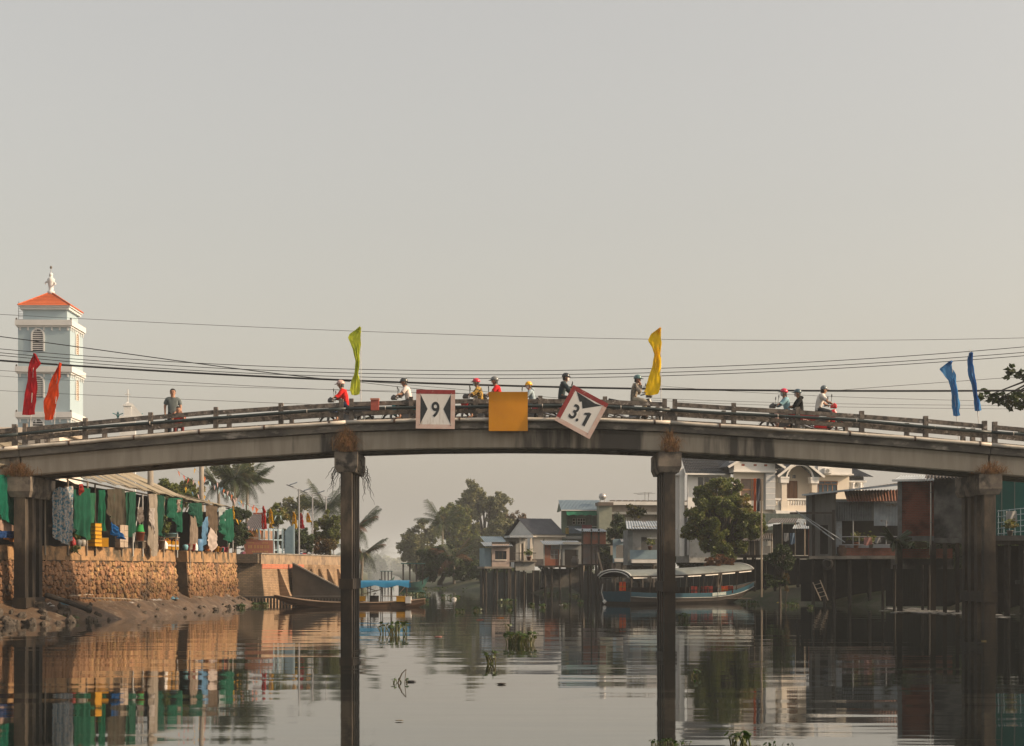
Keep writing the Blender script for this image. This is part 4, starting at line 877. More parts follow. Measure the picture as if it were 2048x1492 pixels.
while z < WTOP-.50:
    s = (.11 if rz % 2 else 0)+.02
    while s < total:
        q = at_len(s)
        if q and q[1] > 45.5 and not (gapa-.1 < q[1] < gapb+.1): cand.append((q[0]+rnd.uniform(-.02,.02), q[1], q[2], q[3], z+rnd.uniform(-.055,.055)))
        s += .185*rnd.uniform(.78,1.22)
    z += .158; rz += 1
cand.sort(key=lambda c_: c_[1])
stf = MB(); cnt = 0
for (x,y,tx,ty,z) in cand:
    l = math.hypot(tx,ty); nx,ny = ty/l,-tx/l; an = math.atan2(ny,nx)+math.pi/2; o_ = BAT*(1-z/WTOP)-.055
    vis = CX+x*F/y > -20
    me, src = SV[rnd.randrange(12)]; rot = rnd.uniform(-3.1,3.1); sc_ = rnd.uniform(.72,1.2)
    Mx = Matrix.Translation((x+nx*o_, y+ny*o_, z)) @ Matrix.Rotation(an,4,'Z') @ Matrix.Rotation(rot,4,'Y') @ Matrix.Diagonal((sc_,rnd.uniform(.7,1.3),sc_*rnd.uniform(.85,1.1),1))
    if vis and cnt < 300:
        o = bpy.data.objects.new('stone', me); COL.objects.link(o); o.parent = sw; o.matrix_basis = Matrix.Translation(-ORG[sw.name]) @ Mx; cnt += 1
    else:
        stf.add([Mx @ v for v in src.v], src.f)
stf.build('stone', stone_m, sw, kind='stuff')
# ------------------------------------------------------------------ stalls above the wall
def on_wall(px, off, z): p, tv, n = wall_at(px); return p + n*off + Vector((0,0,z))
def zat(px, py, off=0.0): d_ = (wall_at(px)[0] + wall_at(px)[2]*off).y; return ZP(py, d_)
EAVE = [(-60,925),(60,940),(129,951),(210,969),(300,988),(366,999),(459,1015)]
roof_t = mat('fibre_cement', (.40,.345,.25), (.30,.255,.18), scale=1.6, rough=.85, c3=(.25,.2,.14), s3=1.2, t3=(.58,.7))
stall = thing('stall_row', 'row of ramshackle market stalls with tan sheet roofs above the stone wall', 'stall', on_wall(300,-1,WTOP))
def roof_strip(p0, p1, back, rise, n, dz=0, name='roof_sheet', m_=roof_t, fo=.22):
    for i in range(n):
        a = p0+(p1-p0)*i/n; b = p0+(p1-p0)*(i+1)/n+ (1.2 if i < n-1 else 0)
        A, B = on_wall(a, fo, zat(a, lerp(EAVE,a))+dz+.004*i), on_wall(b, fo, zat(b, lerp(EAVE,b))+dz+.004*i)
        na, nb = wall_at(a)[2], wall_at(b)[2]; wv = rnd.uniform(-.06,.06)
        mb = MB(); mb.corr(A, B, B-nb*back+Vector((0,0,rise+wv)), A-na*back+Vector((0,0,rise+rnd.uniform(-.06,.06))), 9, .010, .012, 6, .03); mb.build(name, m_, stall)
roof_strip(-40, 366, 2.6, 1.1, 14); roof_strip(362, 459, 2.6, .6, 4, -.02)
roof_strip(150, 300, 5.2, 1.7, 5, 1.1, 'upper_roof_sheet', roof_t, -2.4)
rag = mat('rag', (.28,.20,.14), (.2,.14,.1), scale=3)
for a, b in ((150,175),(196,222)):
    A, B = on_wall(a,-2.2,zat(a,lerp(EAVE,a))+.75), on_wall(b,-2.2,zat(b,lerp(EAVE,b))+.72); MB().grid(lambda u,v: A.lerp(B,u)+Vector((.25*v,-.1*v,-.32*v-.12*math.sin(u*3.1)*v)), 10, 6).build('roof_rag', rag, stall, True)
A, B = on_wall(226,-1.9,zat(226,974)+.35), on_wall(262,-1.9,zat(262,985)+.22); MB().grid(lambda u,v: A.lerp(B,u)+Vector((.3*v,-.1*v,-.3*v)), 8, 5).build('white_roof_sheet', white_p, stall)
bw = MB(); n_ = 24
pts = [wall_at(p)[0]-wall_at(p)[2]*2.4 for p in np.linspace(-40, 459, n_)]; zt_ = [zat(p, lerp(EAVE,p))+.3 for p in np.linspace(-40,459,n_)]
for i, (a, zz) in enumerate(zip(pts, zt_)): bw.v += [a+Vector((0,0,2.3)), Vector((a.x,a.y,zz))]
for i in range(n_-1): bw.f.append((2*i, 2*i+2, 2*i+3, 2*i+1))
bw.build('back_wall', dark_in, stall)  # dark colour gives the stall openings their shade
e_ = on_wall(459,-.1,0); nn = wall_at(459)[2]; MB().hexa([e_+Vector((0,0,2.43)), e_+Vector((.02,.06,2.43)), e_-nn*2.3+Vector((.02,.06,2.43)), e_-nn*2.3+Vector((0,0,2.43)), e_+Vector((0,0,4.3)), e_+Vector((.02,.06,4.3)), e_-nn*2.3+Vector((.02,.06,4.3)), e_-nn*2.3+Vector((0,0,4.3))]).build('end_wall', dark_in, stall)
for px, m_ in ((-15,wood_l),(88,wood_l),(134,wood_l),(171,wood_l),(188,wood_d),(242,wood_l),(263,steel_g),(283,steel_g),(325,wood_l),(352,steel_g),(377,wood_l),(402,wood_l),(430,wood_l),(455,wood_l)):
    a = on_wall(px, .05, WTOP-.3 if px not in (377,) else .5); MB().tube([a, on_wall(px, .05, zat(px, lerp(EAVE,px))-.03)+Vector((rnd.uniform(-.03,.03),0,0))], .032, 7).build('post', m_, stall)
for off in (.05,):
    a = [on_wall(p, off, zat(p, lerp(EAVE,p))-.06) for p in np.linspace(-30,457,20)]
    MB().tube(a, .03, 6).build('eave_beam', wood_d, stall)
MB().tube([on_wall(263,.08,zat(263,1085)), on_wall(275,.08,zat(275,995))], .022, 6).build('brace', steel_g, stall)
# hanging cloths
def cloth(label, px0, px1, y0, y1, col, off=.12, folds=3, bot=None, top=None, amp=.05, c2=None, scale=5, net=0.25, c3=None, name='hanging_cloth', cat='cloth', lo=.38, hi=.62):
    m_ = mat('cloth_%s_%d_%d'%('_'.join('%d'%(c*100) for c in col), int(px0), int(y0)), col, c2 or tuple(c*.78 for c in col), scale=scale, rough=.85, trans=net, spec=.15, c3=c3, s3=2.5, lo=lo, hi=hi)
    ph = rnd.uniform(0,6)
    def fn(u, v):
        px = px0+(px1-px0)*u; yt = y0+(lerp(top,u) if top else 0)*1.0; yb = y1+(lerp(bot,u) if bot else 0)+1.6*mnoise.noise((u*9,ph,0))
        p, tv, n = wall_at(px+(1.5*mnoise.noise((v*3,ph,u*2)))); py = yt+(yb-yt)*v
        o = off+amp*(.35+.65*v)*(math.sin(u*folds*2*math.pi+ph+.7*math.sin(v*4))+.5*math.sin(u*folds*5.3*math.pi+ph*2+1.3*v))+.05*mnoise.noise((u*3,v*5,ph))
        q = p+n*o; return Vector((q.x, q.y, ZP(py, p.y)))
    return tag(MB().grid(fn, 34, 24).build(name, m_, None, True), label, cat, 'cloths and nets hung along the stalls')
G1 = (.014,.125,.075); G2 = (.03,.16,.09); G0 = (.012,.085,.055); BR = (.10,.085,.06)
cloth('bright green net with a ragged slanting hem before a pink sheet', -25, 23, 950, 1042, (.005,.16,.10), .3, 3, [(0,-18),(.45,0),(.8,10),(1,-8)], net=.3)
cloth('pale pink sheet hanging beside the pier, hem over the wall', -25, 40, 972, 1083, (.56,.38,.29), .16, 4, [(0,-32),(.6,-10),(1,6)], net=.3)
cloth('orange cloth edge below the pink sheet with dark fringe', -20, 36, 1062, 1090, (.55,.22,.06), .2, 5, [(0,-20),(1,2)])
cloth('blue tarpaulin scrap under the orange cloth by the pier', -20, 16, 1062, 1076, (.02,.07,.22), .26, 3)
cloth('white sheet with blue floral print bulging over the wall', 91, 131, 976, 1074, (.62,.58,.55), .26, 3, [(0,-6),(.3,8),(.7,16),(1,6)], [(0,8),(.3,-2),(.6,0),(1,-4)], amp=.06, c2=(.10,.28,.40), scale=11, lo=.47, hi=.56)
cloth('narrow bundle of dark clothes beside the floral sheet', 126, 137, 972, 1080, (.09,.075,.06), .08, 2, c3=(.35,.24,.17))
cloth('wide green net with rounded hem beside the yellow crates', 136, 172, 974, 1066, G1, .16, 2, [(0,-12),(.3,2),(.6,9),(1,4)], [(0,8),(.4,0),(1,3)], amp=.07)
cloth('light green cloth hanging straight above the yellow crates', 169, 184, 986, 1080, (.035,.17,.09), .12, 1, amp=.03)
cloth('small red pennant rag hanging under the eave', 146, 154, 968, 990, (.45,.05,.04), .24, 1, [(0,-4),(.4,2),(1,-14)], name='red_rag')
cloth('narrow dark green net at the black doorway', 193, 206, 980, 1062, (.01,.15,.08), .10, 2)
cloth('broad brown shade net with pointed hem', 206, 243, 978, 1046, BR, .14, 3, [(0,-20),(.5,10),(.8,20),(1,24)], c3=(.07,.11,.08))
cloth('green net panel between two posts', 243, 263, 984, 1068, (.02,.115,.07), .14, 2, [(0,4),(.5,6),(1,-4)], net=.3)
cloth('grey sack hanging from a slanting brace', 267, 281, 1014, 1046, (.20,.17,.15), .1, 1, [(0,-8),(.5,5),(1,-2)], name='hanging_sack', cat='sack')
cloth('long beige drape reaching down over the wall', 283, 300, 988, 1108, (.42,.36,.29), .28, 2, [(0,-20),(.6,6),(1,0)], amp=.03)
cloth('white torn flap on the long beige drape', 281, 291, 1016, 1072, (.58,.52,.47), .36, 1, [(0,-34),(1,4)])
cloth('dull green net with a dark top beside the long drape', 301, 326, 990, 1068, G0, .1, 2, [(0,-4),(1,8)], c3=(.04,.05,.035))
cloth('bunched green net knotted up under the eave', 325, 353, 996, 1036, G1, .18, 3, [(0,-6),(.5,4),(.8,22),(1,30)], amp=.09)
cloth('patterned rag tied under the eave near the bunched net', 343, 353, 999, 1024, (.36,.27,.22), .2, 2, c3=(.6,.5,.45))
cloth('green net gathered beside a bamboo post', 370, 395, 1006, 1042, G0, .16, 3, [(0,-20),(.5,-4),(.8,16),(1,6)], amp=.08)
cloth('tan cloth strip hanging to the wall top', 375, 389, 1032, 1098, (.33,.26,.20), .14, 2)
cloth('light blue cloth hanging in a long fold', 394, 407, 1040, 1100, (.14,.30,.48), .18, 2, [(0,4),(1,-26)], [(0,10),(.5,0),(1,-8)])
cloth('off white sheet bellying out at its foot', 403, 422, 1058, 1096, (.62,.52,.46), .26, 1, [(0,-4),(.6,8),(1,-6)], [(0,14),(.3,-4),(1,14)], amp=.03)
cloth('brown shade net beside the blue cloth', 406, 429, 1010, 1054, (.15,.11,.075), .12, 2, [(0,-14),(.7,14),(1,6)])
cloth('grey white cloth above the last green net', 431, 444, 1014, 1050, (.46,.50,.50), .14, 2)
cloth('last green net of the row, billowing at the corner', 431, 457, 1020, 1080, G1, .2, 3, [(0,-20),(.5,0),(.8,10),(1,-8)], [(0,14),(.5,0),(1,-4)], amp=.09)
cloth('shiny blue plastic sheet bulging over a heap', 205, 229, 1044, 1066, (.01,.12,.38), .34, 2, [(0,0),(.5,8),(1,14)], [(0,0),(.4,8),(1,26)], amp=.09, name='plastic_sheet')
# things on the wall top
yel = mat('yellow_plastic', (.72,.36,.012), (.62,.30,.01), scale=5, rough=.45)
for i in range(6):
    p = on_wall(182, .12-.01*(i%2), WTOP+.02+.135*i+.065); tx = wall_at(182)[1]
    t = thing('crate', 'yellow plastic crate, %s of the tall stack beside the light green cloth' % ('lowest','second from the bottom','third from the bottom','third from the top','second from the top','topmost')[i], 'crate', p, 'stacked yellow crates'); rz = math.atan2(tx.y,tx.x)+rnd.uniform(-.05,.05)
    Mx = Matrix.Translation(p) @ Matrix.Rotation(rz,4,'Z')
    for y in (-.16,.16): MB(Mx).box((0,y,-.008),(.46,.02,.108)).build('side_panel', yel, t)
    for x in (-.22,.22): MB(Mx).box((x,0,-.008),(.02,.30,.108)).build('end_panel', yel, t)
    MB(Mx).box((0,0,-.05),(.42,.30,.015)).build('base', yel, t); MB(Mx).box((0,-.001,.052),(.48,.36,.014)).build('rim', mat('crate_rim',(.30,.16,.02)), t)
def lath(name, label, cat, px, off, prof, m_, zb=WTOP+.01, lid=None, handle=False):
    p = on_wall(px, off, zb); t = thing(name, label, cat, p); MB().lathe(prof, p, 14).build('body', m_, t, True)
    if lid: MB().lathe(lid[0], p, 12).build('lid', lid[1], t, True)
    if handle: h = prof[-2][1] if len(prof) > 2 else .3; r_ = max(q[0] for q in prof); MB().tube([p+Vector((0,r_*math.cos(a),h+r_*.9*math.sin(a))) for a in np.linspace(0,math.pi,9)], .006, 5).build('handle', steel_g, t)
    return t
redp = mat('red_plastic2', (.48,.05,.03), (.4,.04,.025), rough=.4); grp = mat('green_plastic', (.05,.38,.10), (.04,.32,.08), rough=.4); blup = mat('blue_plastic', (.10,.24,.42), (.08,.2,.36), rough=.5)
pail = lambda s: [(.001,0),(.11*s,0),(.15*s,.26*s),(.16*s,.26*s),(.16*s,.28*s),(.14*s,.28*s),(.10*s,.02*s),(.001,.02*s)]
jar_ = [(.001,0),(.10,0),(.105,.04),(.105,.22),(.06,.29),(.04,.30),(.04,.34),(.001,.34)]
lath('flower_pot', 'terracotta red pot with a green bucket on top', 'pot', 276, .08, pail(1.15), mat('terracotta',(.45,.13,.06)), WTOP+.28)
lath('bucket', 'bright green bucket upturned on the terracotta pot', 'bucket', 276, .08, [(.16,0),(.17,.0),(.17,.03),(.15,.03),(.11,.27),(.001,.27)], grp, WTOP+.61)
p = on_wall(276,.08,WTOP); t = thing('stool', 'pale block stool carrying the terracotta pot', 'stool', p); MB().box(p+Vector((0,0,.27)),(.34,.34,.03)).build('seat', wood_l, t)
for sx in (-1,1):
    for sy in (-1,1): MB().box(p+Vector((sx*.13,sy*.13,.127)),(.04,.04,.25)).build('leg', wood_l, t)
for k_, (px, lb) in enumerate(((330,'yellow jerrycan with white band beside the white jug'),(345,'yellow jerrycan between two bamboo posts'))):
    p = on_wall(px,.1,WTOP+.01); t = thing('jerrycan', lb, 'jerrycan', p); Mx = Matrix.Translation(p) @ Matrix.Rotation(.4,4,'Z')
    MB(Mx).hexa([(-.13,-.09,0),(.13,-.09,0),(.13,.09,0),(-.13,.09,0),(-.12,-.08,.34),(.12,-.08,.34),(.12,.08,.34),(-.12,.08,.34)]).build('body', yel, t); MB(Mx).box((0,0,.16),(.272,.192,.07)).build('band', white_p, t)
    MB(Mx).tube([(-.08,0,.33),(-.06,0,.41),(.04,0,.41),(.06,0,.33)], .016, 6).build('handle', yel, t); MB(Mx).lathe([(.03,.33),(.03,.38),(.001,.38)], (.09,0,0), 8).build('cap', redp, t)
lath('jug', 'white plastic jug standing under the potted shrub', 'jug', 323, .14, jar_, white_p, lid=([(.045,.33),(.045,.37),(.001,.37)], redp))
lath('basin', 'light blue plastic basin on the stall shelf', 'basin', 345, -.05, [(.001,0),(.16,0),(.24,.13),(.25,.13),(.25,.15),(.22,.15),(.15,.02),(.001,.02)], mat('pale_blue_plastic',(.25,.45,.52)), WTOP+.52)
p = on_wall(344,-.1,WTOP); t = thing('shelf', 'rough plank shelf under the blue basin', 'shelf', p); MB().box(p+Vector((0,0,.50)),(.7,.6,.03)).build('plank', wood_l, t)
for sx in (-1,1):
    for sy in (-1,1): MB().box(p+Vector((sx*.3,sy*.25,.242)),(.04,.04,.48)).build('leg', wood_l, t)
lath('bucket', 'red bucket at the foot of the tan strip', 'bucket', 379, .12, pail(.95), redp, handle=True)
lath('bucket', 'dark red bucket beside the dark stall opening', 'bucket', 370, .08, pail(.9), mat('maroon_plastic',(.28,.02,.05)), handle=True)
lath('jar', 'white plastic jar between bucket and blue drum', 'jar', 385, .12, jar_, white_p)
lath('drum', 'mid blue plastic drum at the foot of the light blue cloth', 'drum', 393, .06, [(.001,0),(.19,0),(.20,.03),(.19,.2),(.21,.3),(.20,.46),(.17,.5),(.001,.5)], blup)
lath('basket', 'orange basket of fruit near the corner', 'basket', 434, .06, [(.001,0),(.12,0),(.18,.18),(.19,.18),(.001,.2)], mat('orange_basket',(.55,.18,.03)))
lath('bucket', 'yellow bucket at the corner of the stalls', 'bucket', 427, .14, pail(.8), yel)
lath('bucket', 'dark red bucket at the last post', 'bucket', 447, .1, pail(.8), mat('maroon_plastic',(.28,.02,.05)))
lath('basin', 'teal basin at the wall corner beside the buckets', 'basin', 437, .16, pail(.7), mat('teal_plastic',(.05,.3,.32)))
p = on_wall(200,.15,WTOP+.012); t = thing('carton', 'small yellow carton box beside the crate stack', 'box', p); MB().box(p+Vector((0,0,.15)),(.30,.3,.30),.3).build('box_body', yel, t); MB().box(p+Vector((0,0,.31)),(.31,.31,.02),.3).build('lid', mat('carton_top',(.7,.5,.2)), t)
for i in range(4):
    for j in range(2):
        p = on_wall(233+8*j,.12,WTOP+.01+.1+.2*i); tx = wall_at(237)[1]
        o_ = tag(MB().box(p,(.30,.2,.19),math.atan2(tx.y,tx.x)+rnd.uniform(-.03,.03)).jit(.006).build('block', mat('pale_block',(.50,.40,.31),(.42,.33,.25),bump=.004)), 'pale building block, %s course of the small stack, %s' % (('lowest','second','third','top')[i], ('on the side of the blue sheet','on the side of the green net')[j]), 'block', 'stacked pale blocks')
for k_ in range(9):
    px = (143,152,159,288,306,365,419,441,409)[k_]; lb = ('red bottle under the wide green net','grey tin under the wide green net','pale tin standing near the crates','brown jar at the foot of the beige drape','white pot under the potted shrub','small cyan bowl in the dark stall opening','red bag beside the off white sheet','crimson bag under the last green net','orange pot at the foot of the off white sheet')[k_]
    cc = ((.5,.05,.05),(.25,.25,.24),(.5,.46,.4),(.25,.13,.08),(.6,.55,.5),(.2,.45,.5),(.45,.05,.06),(.40,.03,.07),(.6,.2,.05))[k_]
    nm = ('bottle','tin','tin','jar','pot','bowl','bag','bag','pot')[k_]
    lath(nm, lb, nm, px, .06+.03*(k_%3), [(.001,0),(.09,0),(.10,.1),(.085,.2),(.04,.25),(.03,.30),(.001,.30)] if nm in ('bottle','jar') else [(.001,0),(.09,0),(.12,.14),(.10,.22),(.001,.24)], mat('small_%d'%k_, cc, rough=.5))
p = on_wall(321,.1,WTOP); tree('potted_shrub', 'leafy green shrub in a pot with a white flower', p+Vector((0,0,.2)), blob(320,1053,p.y,38,44,9,.2,5), .09, 2200, leaf_a, .02, 6, .5, cat='plant')
lath('flower_pot', 'grey brown pot of the leafy shrub', 'pot', 316, .1, pail(1.2), mat('pot_grey',(.25,.19,.14)))
p = on_wall(150,.18,WTOP); tree('wall_plant', 'spindly plant with round leaves on the wall edge', p+Vector((.05,-.05,-.3)), blob(147,1070,p.y,20,40,5,.14,8)+blob(153,1098,p.y-.3,26,16,4,.1,9), .10, 1500, leaf_a, .012, 8, .3, cat='plant')
for px, py, d_, t0, lb in ((301,905,63,2.4,'grey concrete utility pole rising through the stall roof'),(403,885,78,2.4,'pale concrete utility pole behind the stall roof end')):
    b = P(px, py, d_); t = thing('utility_pole', lb, 'pole', (b.x, b.y, t0)); MB().tube([(b.x,b.y,t0),(b.x,b.y,b.z)], [.14,.11], 10).build('pole_shaft', concrete, t, True); MB().box((b.x,b.y-.1,b.z-.3),(1.2,.08,.08)).build('cross_arm', wood_d, t)
    for s_ in (-.5,0,.5): MB().lathe([(.001,0),(.04,0),(.05,.06),(.03,.12),(.001,.13)], (b.x+s_, b.y-.1, b.z-.26), 8).build('insulator', white_p, t)

# ------------------------------------------------------------------ brick quay wall with buttresses and landing stair
vdir = Vector((BL[2][0]-BL[1][0], BL[2][1]-BL[1][1], 0)); vlen = vdir.length; vdir.normalize(); vn = Vector((vdir.y,-vdir.x,0))
bk1 = brick('quay_brick', (.33,.22,.13), (.25,.165,.10), (.16,.12,.08), vdir.x, vdir.y, .21, .085, (.35,.33,.28), (.52,.72), .8)
bk0 = brick('quay_brick_shaded', (.15,.11,.075), (.10,.08,.055), (.06,.05,.04), 1, 0, .21, .085, (.5,.5,.48), (.45,.7), .8)  # shaded copy of the quay brick for faces turned from the sun
bk2 = brick('red_brick', (.48,.15,.08), (.38,.12,.07), (.30,.20,.14), vdir.x, vdir.y, .21, .085, (.5,.45,.4), (.6,.8), 1.5)
qw = thing('brick_wall', 'old brick quay wall with sloping buttresses behind the long wooden boat', 'wall', (BL[1][0], BL[1][1], 0))
def along(s, off, z): b = Vector((BL[1][0], BL[1][1], 0))+vdir*s+vn*off; b.z = z; return b
def slab(name, s0_, s1_, o0, o1, za, zb, m_, batter=0.0):
    MB().hexa([along(s0_,o1+batter,za), along(s0_,o0,za), along(s1_,o0,za), along(s1_,o1+batter,za), along(s0_,o1,zb), along(s0_,o0,zb), along(s1_,o0,zb), along(s1_,o1,zb)]).build(name, m_, qw)
slab('wall_face', 0, vlen, -.4, 0, -.4, 1.72, bk1, .22); slab('red_course', 0, vlen*.42, -.38, .03, 1.721, 1.95, bk2); slab('plain_course', vlen*.421, vlen, -.38, .03, 1.721, 1.95, bk1); slab('parapet', -.1, vlen, -.36, .0, 1.951, 2.45, mat('parapet_plaster',(.42,.30,.19),(.28,.20,.13),scale=2.2,c3=(.16,.12,.09),s3=1.5,t3=(.52,.66),bump=.01)); slab('coping', -.14, vlen, -.40, .05, 2.451, 2.51, concrete)
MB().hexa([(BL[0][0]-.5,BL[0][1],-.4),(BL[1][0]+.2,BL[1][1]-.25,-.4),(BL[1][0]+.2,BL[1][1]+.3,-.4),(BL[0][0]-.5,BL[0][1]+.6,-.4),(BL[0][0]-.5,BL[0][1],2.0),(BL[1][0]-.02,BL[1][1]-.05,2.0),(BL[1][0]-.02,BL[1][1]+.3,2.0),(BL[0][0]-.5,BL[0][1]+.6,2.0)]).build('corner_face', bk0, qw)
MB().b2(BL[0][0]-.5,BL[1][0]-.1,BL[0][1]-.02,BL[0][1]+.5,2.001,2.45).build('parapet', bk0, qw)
for s_ in (2.6,4.9,6.9,8.6,10.2,12.0,14.2):
    MB().hexa([along(s_,.22,-.3), along(s_,.95,-.3), along(s_+.32,.95,-.3), along(s_+.32,.22,-.3), along(s_,-.02,1.70), along(s_,.10,1.70), along(s_+.32,.10,1.70), along(s_+.32,-.02,1.70)]).build('buttress', bk1, qw)
st = thing('landing_stair', 'dark concrete landing stair running down from the brick wall', 'stair', (-10.5,84.6,0)); dk = mat('shaded_concrete', (.085,.07,.055), (.055,.045,.036), scale=1.2, bump=.008)  # the river-facing wall's shade is put into this dark concrete colour
xa, xb, ya, yb, za, zb = -11.6, -8.5, 84.5, 85.7, 2.0, .35
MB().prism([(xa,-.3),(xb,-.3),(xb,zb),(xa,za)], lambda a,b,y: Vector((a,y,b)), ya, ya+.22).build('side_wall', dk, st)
MB().bar((xa,ya+.11,za+.035),(xb,ya+.11,zb+.035),.28,.06).build('handrail_kerb', concrete, st)
for i in range(10):
    f = i/10; MB().b2(xa+(xb-xa)*f, xa+(xb-xa)*(f+.1)-.002, ya+.222, yb, -.3, zb+(za-zb)*(1-f)-.16).build('step', concrete, st)
ap = thing('timber_apron', 'low ledge on a row of short dark piles at the wall foot', 'ledge', (-11.3,78.8,0)); wet_shade = mat('wet_shade_timber', (.032,.026,.02), (.018,.015,.012), bump=.01)  # wet timber, darkened further for the shade under the houses
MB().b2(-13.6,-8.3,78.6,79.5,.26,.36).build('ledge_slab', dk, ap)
for i in range(34): MB().box((-13.55+i*.155,78.6,.05),(.085,.1,.42)).build('pile', wet_shade, ap)

# ------------------------------------------------------------------ quay behind the brick wall
c = P(517, 1094, 82.2); t = thing('notice_board', 'tilted salmon red notice board with rows of faded yellow lettering', 'board', (c.x,c.y,1.74))
bm_ = mat('salmon_board', (.50,.20,.13), (.45,.17,.11), scale=2, rough=.7); k = 82.2/F
MB().prism([(c.x-30*k,c.z+15.5*k),(c.x+28.5*k,c.z+13.5*k),(c.x+29*k,c.z-16*k),(c.x-25*k,c.z-15.5*k)], lambda a,b,y: Vector((a,y,b)), c.y, c.y+.05).build('panel', bm_, t)
MB().bar((c.x-31*k,c.y-.01,c.z+19*k),(c.x+15*k,c.y-.01,c.z+17.5*k),.06,.05).build('top_rail', mat('pale_rail',(.55,.42,.33)), t)
lt = mat('faded_lettering', (.62,.36,.14), (.58,.32,.12))
for (x0_,x1_,z_,h_) in ((-22,-8,8.5,2),(7,20,8,2),(-21,-12,.5,6.5),(-9,-4,.5,6.5),(-2.5,2,.5,6.5),(3.5,10,.5,6.5),(12,16.5,.5,6.5),(18,22,.5,6.5),(-13,-6,-9,3),(-4.5,1,-9,3),(2.5,9,-9,3),(10.5,20,-9,3)):
    n = max(2,int((x1_-x0_)/2.6)); 
    for i in range(n):
        a = x0_+(x1_-x0_)*i/n; b = a+(x1_-x0_)/n*.7; MB().b2(c.x+a*k,c.x+b*k,c.y-.006,c.y-.001,c.z+(z_-h_/2)*k,c.z+(z_+h_/2)*k).build('letter', lt, t)
for sx in (-18,20): MB().box((c.x+sx*k,c.y+.09,(1.74+c.z)/2),(.07,.06,c.z-1.74+.3)).build('post', steel_g, t)
fen = thing('railing_fence', 'pale blue railing of upright posts behind the notice board', 'fence', P(540,1105,86)); pb = mat('pale_blue_paint', (.42,.55,.60), (.38,.5,.55))
for i in range(6): px = 519+i*9.2; b = P(px,1105,86+i*.5); MB().box((b.x,b.y,(1.74+ZP(1056,86))/2),(.09,.06,ZP(1056,86)-1.74)).build('fence_post', pb, fen)
for zz in (1060,1080,1100): MB().bar(P(517,zz,86.05),P(566,zz,88.6),.04,.05).build('fence_rail', pb, fen)
gt = thing('gate_panel', 'sheet metal gate in pale blue beside the railing', 'gate', P(573,1105,88)); MB().prism([(XP(565,88),1.74),(XP(584,88),1.74),(XP(584,88),ZP(1050,88)),(XP(574,88),ZP(1052,88)),(XP(565,88),ZP(1062,88))], lambda a,b,y: Vector((a,y,b)), 88.8, 88.9).build('panel', mat('blue_sheet',(.30,.42,.48),(.25,.36,.42)), gt); MB().box((XP(584,88),88.7,(1.74+ZP(1048,88))/2),(.1,.08,ZP(1048,88)-1.74)).build('post', pb, gt)
hut = thing('tiled_hut', 'small hut with grey ribbed roof behind the bunting', 'building', P(508,1100,98)); z_ = ZP(1060,98)
MB().b2(XP(488,98),XP(530,98),98,101,1.7,z_).build('wall', mat('ochre_wall',(.38,.22,.13),(.3,.17,.1)), hut); MB().corr((XP(483,98),97.6,z_-.05),(XP(530,98),97.6,z_-.05),(XP(530,98),100,ZP(1026,98)),(XP(496,98),100,ZP(1026,98)),11,.04).build('roof', mat('grey_roof_sheet',(.14,.13,.14),(.1,.09,.1)), hut)
MB().bar((XP(496,98),100,ZP(1026,98)+.04),(XP(531,98),100,ZP(1026,98)+.04),.15,.1).build('ridge', mat('ridge_red',(.4,.12,.08)), hut)
pole_l = mat('lamp_steel', (.45,.45,.46), (.4,.4,.41), rough=.4, metal=.4)
for i, (px, yt, yb, d_, lb) in enumerate(((598,978,1105,90,'tallest solar street lamp, nearest the notice board'),(625,989,1105,96,'solar street lamp between the two clipped trees'),(652,993,1105,104,'solar street lamp before the coconut palm'),(667,1006,1105,114,'shortest solar street lamp deep in the palm fronds'))):
    b = P(px, yt, d_); t = thing('street_lamp', lb, 'street lamp', (b.x,b.y,1.74), 'solar lamps along the quay')
    MB().tube([(b.x,b.y,1.7),(b.x,b.y,b.z)], [.055,.04], 8).build('pole', pole_l, t); MB().tube([(b.x,b.y,b.z-.05),(b.x-.35,b.y-.1,b.z+.12)], .022, 6).build('arm', pole_l, t)
    MB().box((b.x-.48,b.y-.12,b.z+.16),(.42,.16,.06),0,R(20)).build('lamp_head', mat('lamp_head',(.3,.3,.31)), t); MB().box((b.x-.30,b.y-.1,b.z+.30),(.45,.30,.03),0,R(-18),R(12)).build('solar_panel', glass_d, t)
for (px,y0_,y1_,d_,cc,lb) in ((527,1012,1058,84,(.62,.03,.02),'red banner flag with a white top by the notice board'),(541,1018,1048,85,(.75,.42,.01),'short yellow banner flag beside the red one'),(588,1024,1057,91,(.80,.45,.01),'long yellow banner flag at the clipped round tree'),(602,1026,1057,93,(.55,.02,.03),'dark red banner flag between two lamp posts'),(616,1026,1045,95,(.80,.42,.01),'small pointed yellow banner flag before the hedge tree'),(466,1012,1038,80,(.75,.45,.01),'thin yellow banner flag at the stall corner'),(541,1046,1056,83.2,(.8,.5,.02),'little yellow square flag on the railing')):
    w_ = 8 if px != 466 else 5; banner('banner_flag', lb, 'flag', px, y0_, y1_, 1104, d_, [(y0_,-2,1),(y0_+8,-3,w_*.5),(y0_+(y1_-y0_)*.6,-4,w_*.6),(y1_,-3,w_)], cc, pole_r=.02, group='small flags on the quay', extra=2)
